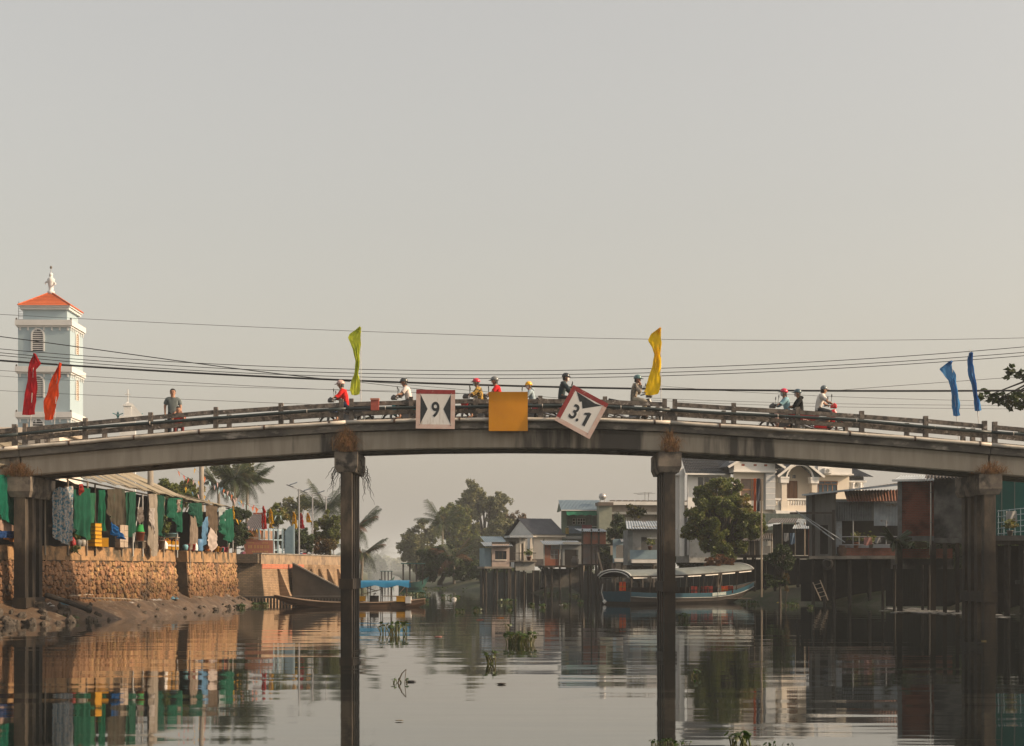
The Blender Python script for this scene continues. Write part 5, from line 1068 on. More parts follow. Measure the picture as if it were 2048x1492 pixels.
# bunting
def bunting(label, a, b, sag, n, seed, d0, d1, ps=9):
    A, B = P(*a, d0), P(*b, d1); r = random.Random(seed); t = thing('bunting', label, 'bunting', A, 'strings of coloured pennants')
    q = [A.lerp(B,f)+Vector((0,0,-sag*4*f*(1-f))) for f in np.linspace(0,1,25)]; MB().tube(q, .007, 4).build('string', cab2, t)
    cs = ((.75,.42,.02),(.62,.12,.08),(.16,.30,.42),(.60,.42,.40),(.40,.55,.58),(.7,.2,.06))
    for i in range(n):
        f = (i+.5)/n; p = A.lerp(B,f)+Vector((0,0,-sag*4*f*(1-f))); dr = (B-A).normalized(); s_ = ps*p.y/F*r.uniform(.85,1.15); tw = r.uniform(-.9,.9); sd = Vector((dr.x*math.cos(tw), dr.y+math.sin(tw)*.8, dr.z)).normalized()*s_*.55
        dn = Vector((r.uniform(-.35,.35),r.uniform(-.3,.3),-1)).normalized()*s_*1.25; nn_ = sd.cross(dn).normalized()*.05
        ci = r.randrange(6); MB().add([p-sd, p+sd, p+dn, p+nn_*.6+dn*.4], [(0,3,2),(3,1,2),(0,1,3)]).build('pennant', mat('pennant_%d'%ci, cs[ci], tuple(x*.85 for x in cs[ci]), rough=.7, trans=.35), t)
bunting('bunting string dropping from the pale pole to the red flag', (404,948), (527,1018), .35, 13, 3, 78, 84)
bunting('bunting string from the pale pole past the stall roof corner', (404,985), (478,1040), .2, 8, 4, 78, 81)
bunting('bunting string hanging in the sky left of the pale pole', (352,938), (402,962), .15, 5, 5, 74, 78)
bunting('lower bunting string crossing the sky to the pale pole', (366,968), (402,990), .1, 3, 6, 75, 78)
bunting('bunting string from the red flag to the clipped tree', (527,1022), (566,1030), .12, 4, 7, 84, 88)
bunting('bunting string high behind the pale pole against the sky', (385,932), (470,985), .25, 9, 9, 82, 92)
bunting('second bunting string climbing to the bridge from the hut', (430,960), (520,1012), .3, 10, 10, 84, 94)
bunting('low bunting string over the red flowers by the hut', (478,1036), (532,1060), .2, 7, 8, 81, 86, 7)
# quay trees
Q = 1.74
tree('shade_tree', 'dark leafy tree showing above the stall roofs', P(350,1100,84).xy.to_3d()+Vector((0,0,Q)), blob(352,988,84,110,54,16,.62,21), .10, 2400, leaf_a, .14, 21)
tree('shade_tree', 'dense dark tree at the corner of the stalls', P(468,1100,82).xy.to_3d()+Vector((0,0,Q)), blob(470,1056,82,56,96,18,.48,22,1.0), .08, 3200, leaf_b, .10, 22)
tree('bare_tree', 'tall thin tree with sparse twigs behind the feathery palm', P(470,1100,112).xy.to_3d()+Vector((0,0,Q)), blob(470,935,112,110,60,12,.6,23), .16, 190, leaf_c, .10, 23, .6)
tree('clipped_tree', 'round clipped green tree behind the small flags', P(550,1105,93).xy.to_3d()+Vector((0,0,Q)), blob(550,1032,93,44,44,9,.42,24), .075, 3600, leaf_a, .08, 24)
tree('clipped_tree', 'low rounded green tree beside the parked motorbikes', P(594,1105,93).xy.to_3d()+Vector((0,0,Q)), blob(594,1082,93,74,60,16,.48,25), .075, 3600, leaf_b, .09, 25)
tree('clipped_tree', 'square clipped green tree beside the pier', P(650,1105,100).xy.to_3d()+Vector((0,0,Q)), blob(652,1062,100,66,66,16,.52,26), .075, 3600, leaf_a, .09, 26)
tree('rusty_shrub', 'rust coloured shrub in front of the clipped trees', P(640,1105,97).xy.to_3d()+Vector((0,0,Q)), blob(640,1092,97,76,36,12,.38,27), .075, 3400, leaf_d, .06, 27, cat='shrub')
tree('flowering_shrub', 'orange flowering shrub over the notice board', P(500,1100,85).xy.to_3d()+Vector((0,0,Q)), blob(499,1072,85,36,24,6,.28,28), .10, 1500, mat('orange_bloom',(.50,.19,.03),(.16,.14,.04),scale=4,island=.4,trans=.25), .04, 28, cat='shrub')
tree('hazy_tree', 'pale feathery tree behind the street lamps', P(588,1105,130).xy.to_3d()+Vector((0,0,Q)), blob(590,1018,130,70,60,12,.7,29), .14, 1000, leaf_c, .13, 29, .5)
palm('feather_palm', 'feathery palm with a full dark crown behind the bunting', P(468,1100,100).xy.to_3d()+Vector((0,0,Q)), ZP(962,100)-Q, 1.9, 30, 31)
palm('feather_palm', 'feathery palm next to the dark crowned one', P(492,1100,104).xy.to_3d()+Vector((0,0,Q)), ZP(968,104)-Q, 2.0, 30, 32, (.1,0))
palm('feather_palm', 'young feathery palm low before the palm pair', P(440,1100,102).xy.to_3d()+Vector((0,0,Q)), ZP(972,102)-Q, 1.6, 24, 33, (-.1,0))
palm('coconut_palm', 'coconut palm with spread fronds behind the lamps', P(652,1105,112).xy.to_3d()+Vector((0,0,Q)), ZP(1018,112)-Q, 2.5, 26, 34)
palm('coconut_palm', 'leaning coconut palm with browning fronds beside the pier', P(700,1120,102).xy.to_3d()+Vector((0,0,1.5)), ZP(1062,102)-1.5, 2.1, 24, 35, (.3,0), dead=7)
palm('coconut_palm', 'young coconut palm low over the water edge', P(722,1150,106).xy.to_3d()+Vector((0,0,.5)), ZP(1110,106)-.5, 1.9, 16, 36, (.1,0), dead=4)
r = random.Random(5)
for i, (px, cc, lb) in enumerate(((572,(.05,.05,.06),'black motorbike parked on the quay by the notice board'),(594,(.04,.07,.16),'dark blue motorbike parked on the quay'),(612,(.40,.03,.03),'red motorbike parked under the round tree'),(470,(.20,.03,.06),'maroon motorbike parked at the stall corner'))):
    b = bike(lb, cc, group='motorbikes parked on the quay'); p = P(px,1106,90.5+.5*i if i < 3 else 83.5); b.location = (p.x,p.y,1.73); b.rotation_euler = (0,0,R((70,-60,110,40)[i]))

# ------------------------------------------------------------------ boats
def hull(mb, L, bm, dep, bow, stern, n=26, wall=.04, flat=.55, sternw=.75, tail=0):
    """open hull along x, bow at +L/2; returns sheer(x)"""
    def sec(t):      # t 0 stern .. 1 bow
        wv = (sternw+(1-sternw)*min(1,t/.35)) if t < .35 else max(.03, (1-((t-.35)/.65)**2.6))
        sh = dep + bow*max(0,(t-.5)/.5)**2.2 + stern*max(0,(.35-t)/.35)**2
        kl = -.22 + (bow+dep+.10)*max(0,(t-.55)/.45)**2.4 + (stern+dep+.02)*tail*max(0,(.22-t)/.22)**2
        return wv*bm/2, sh, kl
    rows = []
    for i in range(n):
        t = i/(n-1); x = -L/2+L*t; w_, sh, kl = sec(t); ring = []
        for (fy, fz) in ((-1,1),(-.93,.45),(-flat,0.0),(0,-.03),(flat,0.0),(.93,.45),(1,1)): ring.append(Vector((x, fy*w_, kl+(sh-kl)*fz)))
        for (fy, fz) in ((1,1),(.9,.5),(flat*.9,.12),(0,.10),(-flat*.9,.12),(-.9,.5),(-1,1)): ring.append(Vector((x, max(-w_+wall*abs(fy),min(w_-wall*abs(fy), fy*(w_-wall))), kl+(sh-kl)*fz)))
        rows.append(ring)
    k = len(rows[0]); b = len(mb.v)
    for rg in rows: mb.v += rg
    for i in range(n-1):
        for j in range(k): mb.f.append((b+i*k+j, b+i*k+(j+1)%k, b+(i+1)*k+(j+1)%k, b+(i+1)*k+j))
    mb.f.append(tuple(b+j for j in range(7))[::-1]); mb.f.append(tuple(b+(n-1)*k+j for j in range(7)))
    return lambda x: sec((x+L/2)/L)
hull_w = mat('hull_timber', (.17,.10,.06), (.11,.065,.04), scale=3, stretch=(.3,2,3), bump=.006, rough=.75)
d = 71.5; xl, xr = XP(548,d), XP(850,d); L = xr-xl; M = Matrix.Translation(((xl+xr)/2, d, 0)) @ Matrix.Rotation(math.pi,4,'Z')
t = thing('sampan', 'long brown wooden sampan with a blue tarpaulin awning moored at the wall', 'boat', ((xl+xr)/2,d,0))
mb = MB(M); sf = hull(mb, L, 1.1, .20, .34, .16, sternw=.35, tail=.9); mb.build('hull', hull_w, t)
for s in (-1,1): MB(M).tube([(x, s*(sf(x)[0]+.01), sf(x)[1]+.005) for x in np.linspace(-L/2, L/2*.97, 30)], .03, 6).build('gunwale', mat('pale_gunwale',(.42,.30,.2),(.36,.25,.17)), t)
for i in range(9): x = -L/2+.9+i*.62; MB(M).b2(x, x+.5, -sf(x)[0]*.85, sf(x)[0]*.85, .10, .13).build('deck_plank', hull_w, t)
def MX(px): return -(XP(px,d)-(xl+xr)/2)
for px in (724,738,763,783,813):
    for s in (-.42,.42): MB(M).tube([(MX(px), s, .1),(MX(px)+rnd.uniform(-.04,.04), s, ZP(1168,d))], .022, 6).build('awning_post', wood_d, t)
aw = mat('blue_tarpaulin', (.035,.27,.50), (.03,.22,.42), scale=4, rough=.55, trans=.15)
def awf(u, v):
    x = MX(716)+(MX(820)-MX(716))*u; y = -.62+1.24*v; e = abs(v-.5)*2
    return Vector((x, y, ZP(1164,d)+.07*(1-e*e)-.03*mnoise.noise((u*7,v*3,0))*(1-e) - (.20+.05*math.sin(u*14))*max(0,(e-.86)/.14)))
MB(M).grid(awf, 40, 22).build('awning', aw, t, True)
for y in (-.45,.45): MB(M).tube([(MX(712),y,ZP(1165,d)),(MX(824),y,ZP(1164,d))], .025, 6).build('awning_pole', wood_l, t)
for (a, za_, b, zb_) in ((728,1172,755,1182),(800,1186,812,1172),(720,1190,766,1178),(768,1192,803,1192)): MB(M).tube([(MX(a),.35,ZP(za_,d)),(MX(b),.35,ZP(zb_,d))], .022, 6).build('pole', wood_l, t)
for (a, b, y0_, y1_, m_, lb, nm) in ((720,732,1192,1202,yel,'yellow box near the bow end of the awning','box'),(794,811,1192,1203,yel,'wide yellow box at the stern of the sampan','box'),(812,823,1193,1206,white_p,'white box at the very stern of the sampan','box')):
    cx_ = (XP(a,d)+XP(b,d))/2; bx = thing('storage_box', lb, 'box', (cx_,d-.25,ZP(y1_,d))); MB().b2(XP(a,d),XP(b,d),d-.45,d-.05,ZP(y1_,d),ZP(y0_,d)-.03).build('box_body', m_, bx); MB().b2(XP(a,d)-.01,XP(b,d)+.01,d-.46,d-.04,ZP(y0_,d)-.03,ZP(y0_,d)).build('lid', m_, bx)
eng = thing('boat_engine', 'grimy outboard engine standing amid the sampan', 'engine', P(748,1204,d)); MB().box(P(748,1198,d)+Vector((0,.1,0)),(.4,.3,.3)).build('engine_block', mat('engine_grime',(.08,.07,.06),(.05,.045,.04)), eng); MB().tube([P(748,1194,d),P(748,1188,d),P(752,1186,d)], .04, 6).build('exhaust', steel_g, eng)

d = 76.6; L = 10.6; BA = R(43); bx0 = Vector((XP(1233,d), d, 0)); bdir = Vector((math.cos(BA), math.sin(BA), 0)); bc = bx0 + bdir*L/2
M = Matrix.Translation(bc) @ Matrix.Rotation(BA,4,'Z')
def lx(px): tx = (px-CX)/F; return (tx*bx0.y-bx0.x)/(bdir.x-tx*bdir.y) - L/2
grey_r = mat('dull_strip', (.42,.42,.40), (.3,.3,.28)); t = thing('tour_boat', 'long covered passenger boat with pale curved roof and blue sides', 'boat', bc)
hb = mat('boat_blue', (.010,.075,.115), (.008,.058,.09), scale=3, rough=.5); hd_ = mat('boat_dark_hull', (.045,.035,.03), (.03,.025,.02), rough=.7)
mb = MB(M); sf = hull(mb, L, 2.0, .50, .58, .1, 34, .05, .6, .92); mb.build('hull', hd_, t)
for s in (-1,1):
    xs_ = np.linspace(-L/2+.02, L/2*.95, 30); g_ = MB(M)
    for i, x in enumerate(xs_):
        w_, sh, kl = sf(x); g_.v += [Vector((x, s*(w_*.985+.02), sh-.20)), Vector((x, s*(w_+.022), sh+.015))]
    for i in range(29): g_.f.append((2*i,2*i+2,2*i+3,2*i+1))
    g_.build('blue_strake', hb, t, True)
    MB(M).tube([(x, s*(sf(x)[0]*.985+.02), sf(x)[1]-.215) for x in xs_], .022, 6).build('rubbing_strip', grey_r, t, True)
w_, sh, kl = sf(-L/2); MB(M).b2(-L/2-.03,-L/2-.005,-w_*.98,w_*.98,.14,sh+.02).build('transom', hb, t)
rw = mat('boat_roof', (.22,.245,.235), (.16,.18,.17), scale=2, rough=.6, c3=(.3,.3,.26), s3=2, t3=(.6,.7))
x0_, x1_ = -L/2-.15, lx(1474)
def rfz(u): return 1.36+.34*u*u
def arch(u, v, e=0): return Vector((x0_+(x1_-x0_)*u, (1.08+e)*math.sin(R(-70+140*v))/math.sin(R(70)), rfz(u)+e+.46*(math.cos(R(-70+140*v))-math.cos(R(70)))))
MB(M).grid(lambda u,v: arch(u,v), 30, 15).build('roof', rw, t, True)
MB(M).grid(lambda u,v: arch(u,v,-.03), 30, 15).build('roof_lining', mat('roof_lining',(.10,.09,.08)), t, True)
for u, e in ((0,.01),(.0,-.09),(1,.01)): MB(M).tube([arch(u,j/14,e)-Vector((.02 if u == 0 else 0,0,0)) for j in range(15)], .032, 6).build('roof_hoop', white_p, t, True)
for s in (-1,1):
    MB(M).tube([(x0_+(x1_-x0_)*u,s*1.07,rfz(u)-.02) for u in np.linspace(0,1,12)], .03, 6).build('roof_beam', wood_d, t)
    for i in range(7):
        u = (i+.15)/7; a = x0_+(x1_-x0_)*u; b = a+(x1_-x0_)/7*.75; MB(M).bar((a,s*1.04,rfz(u)-.09),(b,s*1.04,rfz(u+.1)-.09),.02,.05).build('rolled_blind', white_p, t)
        MB(M).tube([(a-.08,s*.94,sf(a)[1]),(a-.08,s*1.02,rfz(u)-.03)], .022, 6).build('roof_post', wood_d, t)
xa = lx(1410); MB(M).bar((xa-.6,-(sf(xa-.6)[0]+.035),sf(xa-.6)[1]-.08),(xa+.6,-(sf(xa+.6)[0]+.035),sf(xa+.6)[1]-.08),.015,.16).build('name_plate', mat('plate_pale',(.45,.5,.48),(.28,.34,.32),scale=14), t)
MB(M).b2(-L/2+.3, L/2*.75, -.8, .8, .18, .22).build('floor', wood_d, t)
seat_m = mat('seat_wood', (.06,.045,.035), (.045,.035,.03))
for i in range(8): x = -L/2+1.6+i*.72; MB(M).b2(x,x+.35,-.75,.75,.38,.43).build('bench', seat_m, t); MB(M).b2(x-.03,x,-.75,.75,.43,.80).build('bench_back', seat_m, t)
orange = mat('life_vest_orange', (.85,.11,.015), (.7,.08,.012), scale=6, rough=.7)
lv_lab = ('bright orange life vest hung at the stern of the covered boat','red life vest on the bench beside the pier','dull red life vest under the boat roof behind the pier','red life vest on the middle bench of the covered boat','orange red life vest on the bench over the name plate','orange life vest hung toward the bow','small red life vest near the bow rail')
for i, px in enumerate((1248,1312,1368,1388,1399,1429,1440)):
    h_ = .42 if i == 0 else .34; p = M @ Vector(((-L/2+.05 if i == 0 else lx(px)), (-.35 if i == 0 else -.66), .66 if i == 0 else .50))
    lv = thing('life_vest', lv_lab[i], 'life vest', p, 'life vests in the covered boat'); vm = orange if i in (0,5) else mat('vest_red_%d'%(i%2), ((.45,.06,.04),(.34,.05,.04))[i%2])
    for s in (-1,1): MB().box(p+Vector((s*.085,0,h_/2)),(.14,.10,h_)).jit(.012).build('foam_panel', vm, lv)
    MB().box(p+Vector((0,-.02,h_*.45)),(.34,.12,.035)).build('belt', mat('vest_belt',(.6,.35,.05)) if i in (0,5) else black_m, lv)
rud = thing('boat_motor', 'long-tail motor hanging off the stern of the covered boat', 'motor', P(1206,1190,d-.2)); a = P(1206,1165,d-.2); MB().tube([a,P(1203,1185,d-.2),P(1208,1203,d-.2)], .03, 6).build('shaft', steel_g, rud); MB().box(a+Vector((0,0,.05)),(.2,.25,.2)).build('engine', mat('engine_grime',(.08,.07,.06)), rud); MB().lathe([(.001,-.1),(.1,-.02),(.1,.02),(.001,.1)], P(1209,1203,d-.2), 8, 'X').build('propeller', white_p, rud)
# far hazy boats
for (px, py0, py1, wpx, d_, cc, lb) in ((828,1128,1158,60,140,(.03,.13,.11),'hazy dark green boat moored under the far trees'),(774,1143,1160,30,190,(.05,.12,.11),'small hazy boat with a flat canopy in mid river')):
    p = P(px, 1140+F*CAMH/d_, d_); t = thing('moored_boat', lb, 'boat', (p.x,d_,0)); Mx = Matrix.Translation((p.x,d_,0)); LL = wpx*d_/F; mb = MB(Mx); s2 = hull(mb, LL, 1.6, .4 if px < 800 else .6, .5, .2, 18); mb.build('hull', mat('far_hull_%d'%px, cc), t)
    zt_ = ZP(py0,d_)
    for i in range(4):
        for s in (-.5,.5): x = -LL*.36+LL*.66*i/3; MB(Mx).tube([(x,s,.4),(x,s,zt_)], .04, 5).build('canopy_post', wood_d, t)
    MB(Mx).b2(-LL*.42,LL*.36,-.7,.7,zt_,zt_+.08).build('canopy', mat('far_canopy',(.04,.16,.14)), t)

# ------------------------------------------------------------------ far banks of trees
def wtree(label, px, base_y, parts, d_, lm, seed, ls=.26, n=330, tr=.2, nm='river_tree', fork=.3, bmm=bark, droop=.2, g='trees along the far bend'):
    cl = []
    for j, (x, y, w_, h_, k_, rad) in enumerate(parts): cl += blob(x, y, d_, w_, h_, k_, rad, seed*10+j, w_*d_/F*.45)
    b = P(px, base_y, d_); b.z = .6; return tree(nm, label, b, cl, ls, n, lm, tr, seed, fork, bmm, 2.2, g, 'tree', droop, True)
wtree('tallest willowy tree over the bend with a split airy crown', 965, 1150, [(950,1008,66,84,16,1.10),(992,1018,58,90,14,1.04),(970,1075,100,80,14,1.17)], 200, leaf_c, 41, .20, 430, fork=.42)
wtree('dark bushy tree left of the tallest one', 905, 1150, [(905,1048,84,100,20,1.10),(888,1025,50,60,8,0.85),(935,1095,80,80,12,1.17)], 196, leaf_a, 42, .20, 430)
wtree('loose grey green tree leaning out at the river bend', 838, 1150, [(842,1078,84,90,16,1.10),(818,1095,44,60,8,0.85),(850,1120,80,60,10,1.04)], 192, leaf_c, 43, .19, 340)
wtree('broad low tree beside the white house', 1000, 1150, [(1000,1082,80,100,18,1.10),(975,1110,80,70,12,1.10),(1022,1066,44,60,8,0.85)], 186, leaf_c, 44, .20, 430)
wtree('thin half bare tree behind the white gable', 1035, 1130, [(1030,1045,46,48,10,0.78),(1015,1062,50,36,6,0.78)], 190, leaf_d, 45, .15, 260)
wtree('dark undergrowth tree at the water edge', 880, 1160, [(880,1118,100,60,14,.8),(925,1135,80,50,12,.75),(850,1140,70,40,8,.65)], 141, leaf_b, 46, .2, 520, nm='bank_thicket')
wtree('dark thicket below the broad tree', 980, 1160, [(980,1138,100,56,14,.75),(1012,1128,50,50,7,.65)], 134, leaf_b, 47, .2, 520, nm='bank_thicket')
palm('coconut_palm', 'dark coconut palm among the willowy trees at the bend', P(885,1150,153).xy.to_3d()+Vector((0,0,.6)), ZP(1050,153)-.6, 3.0, 22, 48)
palm('nipa_palm', 'pale drooping palm at the edge of the thicket', P(908,1150,140).xy.to_3d()+Vector((0,0,.5)), ZP(1118,140)-.5, 2.6, 12, 49, dead=5)
palm('coconut_palm', 'hazy coconut palm far down the river', P(757,1150,1050).xy.to_3d()+Vector((0,0,1)), ZP(1112,1050)-1, 14.5, 22, 50, tr_r=.4)
palm('coconut_palm', 'faint coconut palm behind the hazy one', P(742,1150,1200).xy.to_3d()+Vector((0,0,1)), ZP(1126,1200)-1, 13.5, 18, 51, tr_r=.4)
for i, (px, yt, d_, w_, lb) in enumerate(((735,1118,950,60,'hazy bushes at the foot of the far palms'),(785,1126,1400,70,'faint round trees closing the river'),(710,1100,700,70,'hazy trees behind the leaning palm'),(815,1122,1100,60,'faint trees behind the far green boat'),(770,1132,1800,90,'palest trees at the end of the river'),(690,1112,900,60,'pale trees behind the lamps and palms'))):
    wtree(lb, px, 1150, [(px,(yt+1150)/2,w_,1156-yt,26,1.2*d_/230)], d_, leaf_c if i % 2 else leaf_b, 60+i,   .30*d_/230, 420*(230/d_)**2, .2, 'hazy_tree', g='hazy trees at the end of the river')

# ------------------------------------------------------------------ right bank houses
class B:
    """a building in its own frame; a(px), h(py) turn photograph measures into metres along its front and up"""
    def __init__(s, name, label, cat, px, d, ang=0, group=None):
        s.px, s.d = px, d; s.M = frame(px, d, ang); s.k = d/F; s.t = thing(name, label, cat, s.M @ Vector((0,0,0)), group); s.c = math.cos(R(ang)); s.s = math.sin(R(ang))
    def a(s, px):
        tx = (px-CX)/F; return (tx-(s.px-CX)/F)*s.d/(s.c-tx*s.s)
    def h(s, py): return CAMH+(HY-py)*s.k
    def mb(s): return MB(s.M)
    def bx(s, name, p0, p1, y0, y1, v0, v1, m, par=None): return s.mb().b2(s.a(p0), s.a(p1), v0, v1, s.h(y1), s.h(y0)).build(name, m, par or s.t)
    def wall(s, name, p0, p1, y0, y1, v, m, holes=(), th=.12):
        us = sorted({p0,p1}|{q for h in holes for q in h[:2]}); ws = sorted({y0,y1}|{q for h in holes for q in h[2:]}); mb = s.mb()
        for a, b in zip(us, us[1:]):
            for c, e in zip(ws, ws[1:]):
                if any(h[0] <= a and b <= h[1] and h[2] <= c and e <= h[3] for h in holes): continue
                mb.b2(s.a(a), s.a(b), v, v+th, s.h(e), s.h(c))
        return mb.build(name, m, s.t)
    def sheet(s, name, p0, p1, y0, y1, v0, v1, m, n=10, amp=.02, q0=None, q1=None, par=None):
        """corrugated sheet from the edge (p0,y1,v0)-(p1,y1,v0) to the edge (q0,y0,v1)-(q1,y0,v1)"""
        q0 = p0 if q0 is None else q0; q1 = p1 if q1 is None else q1
        return s.mb().corr((s.a(p0),v0,s.h(y1)),(s.a(p1),v0,s.h(y1)),(s.a(q1),v1,s.h(y0)),(s.a(q0),v1,s.h(y0)),n,amp).build(name, m, par or s.t)
    def win(s, p0, p1, y0, y1, v, fm, nx=2, ny=1, gm=None, fw=.05):
        o = s.mb(); A, Bb, C, D = s.a(p0), s.a(p1), s.h(y1), s.h(y0)
        for x in np.linspace(A, Bb, nx+1): o.b2(x-fw/2, x+fw/2, v-.03, v+.03, C, D)
        for z in np.linspace(C, D, ny+1): o.b2(A-fw/2, Bb+fw/2, v-.034, v+.026, z-fw/2, z+fw/2)
        w_ = o.build('window', fm, s.t)
        for i in range(nx):
            for j in range(ny):
                x0_, x1_ = A+(Bb-A)*i/nx, A+(Bb-A)*(i+1)/nx; c0, c1 = C+(D-C)*j/ny, C+(D-C)*(j+1)/ny
                s.mb().b2(x0_+fw/2, x1_-fw/2, v-.006, v+.006, c0+fw/2, c1-fw/2).build('pane', gm or glass_d, w_)
        return w_
    def pole(s, name, a, b, r, m, n=7, par=None): return s.mb().tube([(s.a(a[0]), a[2], s.h(a[1])), (s.a(b[0]), b[2], s.h(b[1]))], r, n).build(name, m, par or s.t)
    def stilts(s, pxs, ytop, v, m=wood_d, r=.07):
        for p in pxs:
            for vv in v: s.mb().tube([(s.a(p),vv,-.8),(s.a(p)+rnd.uniform(-.03,.03),vv,s.h(ytop))], r, 7).build('stilt', m, s.t)
grey_p = mat('grey_plaster', (.40,.40,.38), (.30,.30,.28), scale=1.2, c3=(.16,.15,.14), s3=1.4, t3=(.56,.68)); ltblue = mat('faded_blue_paint', (.30,.42,.48), (.24,.34,.40), scale=1.5)
greenp = mat('olive_green_paint', (.17,.22,.16), (.13,.17,.12), scale=1.2); orangep = mat('faded_orange_sheet', (.36,.13,.075), (.27,.10,.06), scale=2.2, c3=(.2,.17,.15), s3=2, t3=(.55,.68))
slate = mat('slate_roof', (.13,.135,.15), (.10,.105,.12), scale=2, rough=.6); bluero = mat('blue_grey_sheet', (.27,.36,.42), (.23,.31,.37), scale=1.5, rough=.5, metal=.2)
plank = mat('plank_grey', (.15,.14,.125), (.085,.08,.072), scale=3, stretch=(4,4,.3), bump=.006, bscale=14); rust = mat('rusty_sheet', (.30,.13,.075), (.19,.085,.055), scale=2.5, rough=.75, c3=(.38,.26,.19), s3=1.8, t3=(.55,.66))
tealp = mat('teal_sheet', (.006,.14,.115), (.005,.11,.09), scale=1.2, rough=.6); mould = mat('mouldy_shade_plaster', (.20,.19,.17), (.10,.097,.09), scale=1.6, c3=(.022,.022,.021), s3=.9, t3=(.44,.6), bump=.01)  # mould is real; the plaster is darkened further for shade under the houses
wood_br = mat('door_timber', (.33,.17,.08), (.25,.125,.06), scale=4, stretch=(3,3,.4), rough=.55)

# white house with a grey gable roof
b = B('gabled_house', 'white riverside house with a grey gable roof and lean-to room', 'house', 1064, 112, 24)
b.wall('front_wall', 1064, 1126, 1068, 1122, 0, cream_p, [(1086,1090,1078,1082)]); b.bx('plinth', 1062, 1128, 1118, 1132, -.06, .2, mat('stained_base',(.24,.2,.17)))
b.bx('eave_fascia', 1062, 1128, 1069, 1074, -.30, -.02, cream_p)
b.sheet('roof', 1060, 1128, 1035, 1069, -.4, 2.1, slate, 26, .02); b.sheet('rear_roof', 1060, 1128, 1035, 1069, 4.6, 2.1, slate, 20, .02)
o = b.mb(); A = b.a(1066); o.prism([(0,b.h(1070)),(4.2,b.h(1070)),(2.1,b.h(1038))], lambda x,z,u: Vector((A-.02+u,x,z)), 0, .1); o.b2(A-.02,A+.08,0,4.2,b.h(1135),b.h(1070)); o.build('gable_wall', mat('gable_white',(.88,.89,.88),(.8,.81,.8)), b.t)
b2 = B('lean_to', 'pinkish lean-to room with a dark window and sloping sheet roof', 'house', 984, 109, 12)
b2.wall('front_wall', 984, 1019, 1088, 1133, 0, mat('pink_plaster',(.50,.40,.35),(.44,.35,.30)), [(990,1013,1102,1119)]); b2.win(990,1013,1102,1119,.06, wood_d, 3, 1); b2.bx('sill', 989, 1014, 1119, 1121, -.06, .02, cream_p)
b2.bx('side_room', 970, 983.5, 1096, 1135, .2, 2, ltblue); b2.bx('upper_gap', 984, 1019, 1084, 1088, .03, .1, wood_d)
b2.sheet('roof', 966, 1024, 1083, 1092, -.35, 2.5, galv, 14, .02, 975, 1036); b2.bx('floor_slab', 968, 1022, 1133, 1137, -.2, 2.5, concrete); b2.stilts((972,994,1016), 1136, (0,1.2), wood_d)
b2.sheet('rear_roof', 985, 1030, 1070, 1084, 2.6, 4.5, bluero, 12, .02)
b3 = B('porch', 'open porch with columns, dark door and iron railing beside the white house', 'porch', 1019, 110, 12)
b3.bx('back_wall', 1019, 1063, 1075, 1122, 1.3, 1.4, mat('porch_wall',(.45,.46,.45))); b3.bx('door', 1026, 1039, 1082, 1121, 1.24, 1.295, dark_in); b3.bx('door', 1051, 1056, 1086, 1121, 1.24, 1.295, wood_d)  # first door is a near-black panel, the opening's shade painted in
for p in (1041,1049,1062): b3.bx('column', p-1.5, p+1.5, 1076, 1121, -.02, .12, cream_p)
b3.bx('porch_roof', 1017, 1064, 1071, 1075, -.4, 1.4, galv); b3.bx('floor_slab', 1016, 1071, 1121, 1124, -.4, 1.4, concrete); b3.bx('base_wall', 1030, 1068, 1124, 1141, -.2, -.05, grey_p); b3.stilts((1020,1030,1048,1066), 1123, (0,), wood_d)
for i in range(15): b3.pole('baluster', (1026+3*i,1106,-.3), (1026+3*i,1121,-.3), .012, wood_d, 5)
b3.pole('handrail', (1025,1106,-.3), (1070,1106,-.3), .025, wood_d)
# orange and grey shack
b = B('shack', 'low shack with orange and grey wall panels under a dark sheet roof', 'shack', 1088, 104, 8)
b.wall('front_wall', 1088, 1120, 1090, 1132, 0, orangep, [(1101,1116,1100,1118)], .08); b.win(1101,1116,1100,1118,.04, grey_p, 2, 2, mat('dusty_pane',(.25,.2,.18))); b.bx('panel', 1102, 1119, 1090, 1099, -.03, -.005, mat('grey_panel',(.34,.33,.31)))
for p in (1088,1119,1124): b.bx('corner_post', p-1.2, p+1.2, 1088, 1134, -.06, -.01, grey_p)
b.wall('grey_wall', 1125, 1162, 1084, 1132, -.1, mat('shack_grey',(.36,.37,.36),(.3,.31,.3)), [(1129,1156,1099,1132)], .08); b.bx('room_shade', 1127, 1158, 1097, 1132, .9, 1, dark_in); b.sheet('roof', 1085, 1164, 1080, 1089, -.35, 2.4, galv, 20, .02, 1092, 1168); b.bx('floor', 1086, 1164, 1131, 1135, -.3, 2, wood_d); b.bx('retaining_wall', 1086, 1166, 1137, 1175, .6, .8, mould); b.stilts((1090,1103,1120,1140,1160), 1132, (0,), wood_d)  # panel behind the opening carries the room's shade in its colour
b.pole('leaning_pole', (1158,1172,-1.2), (1166,1122,-.3), .06, wood_l)
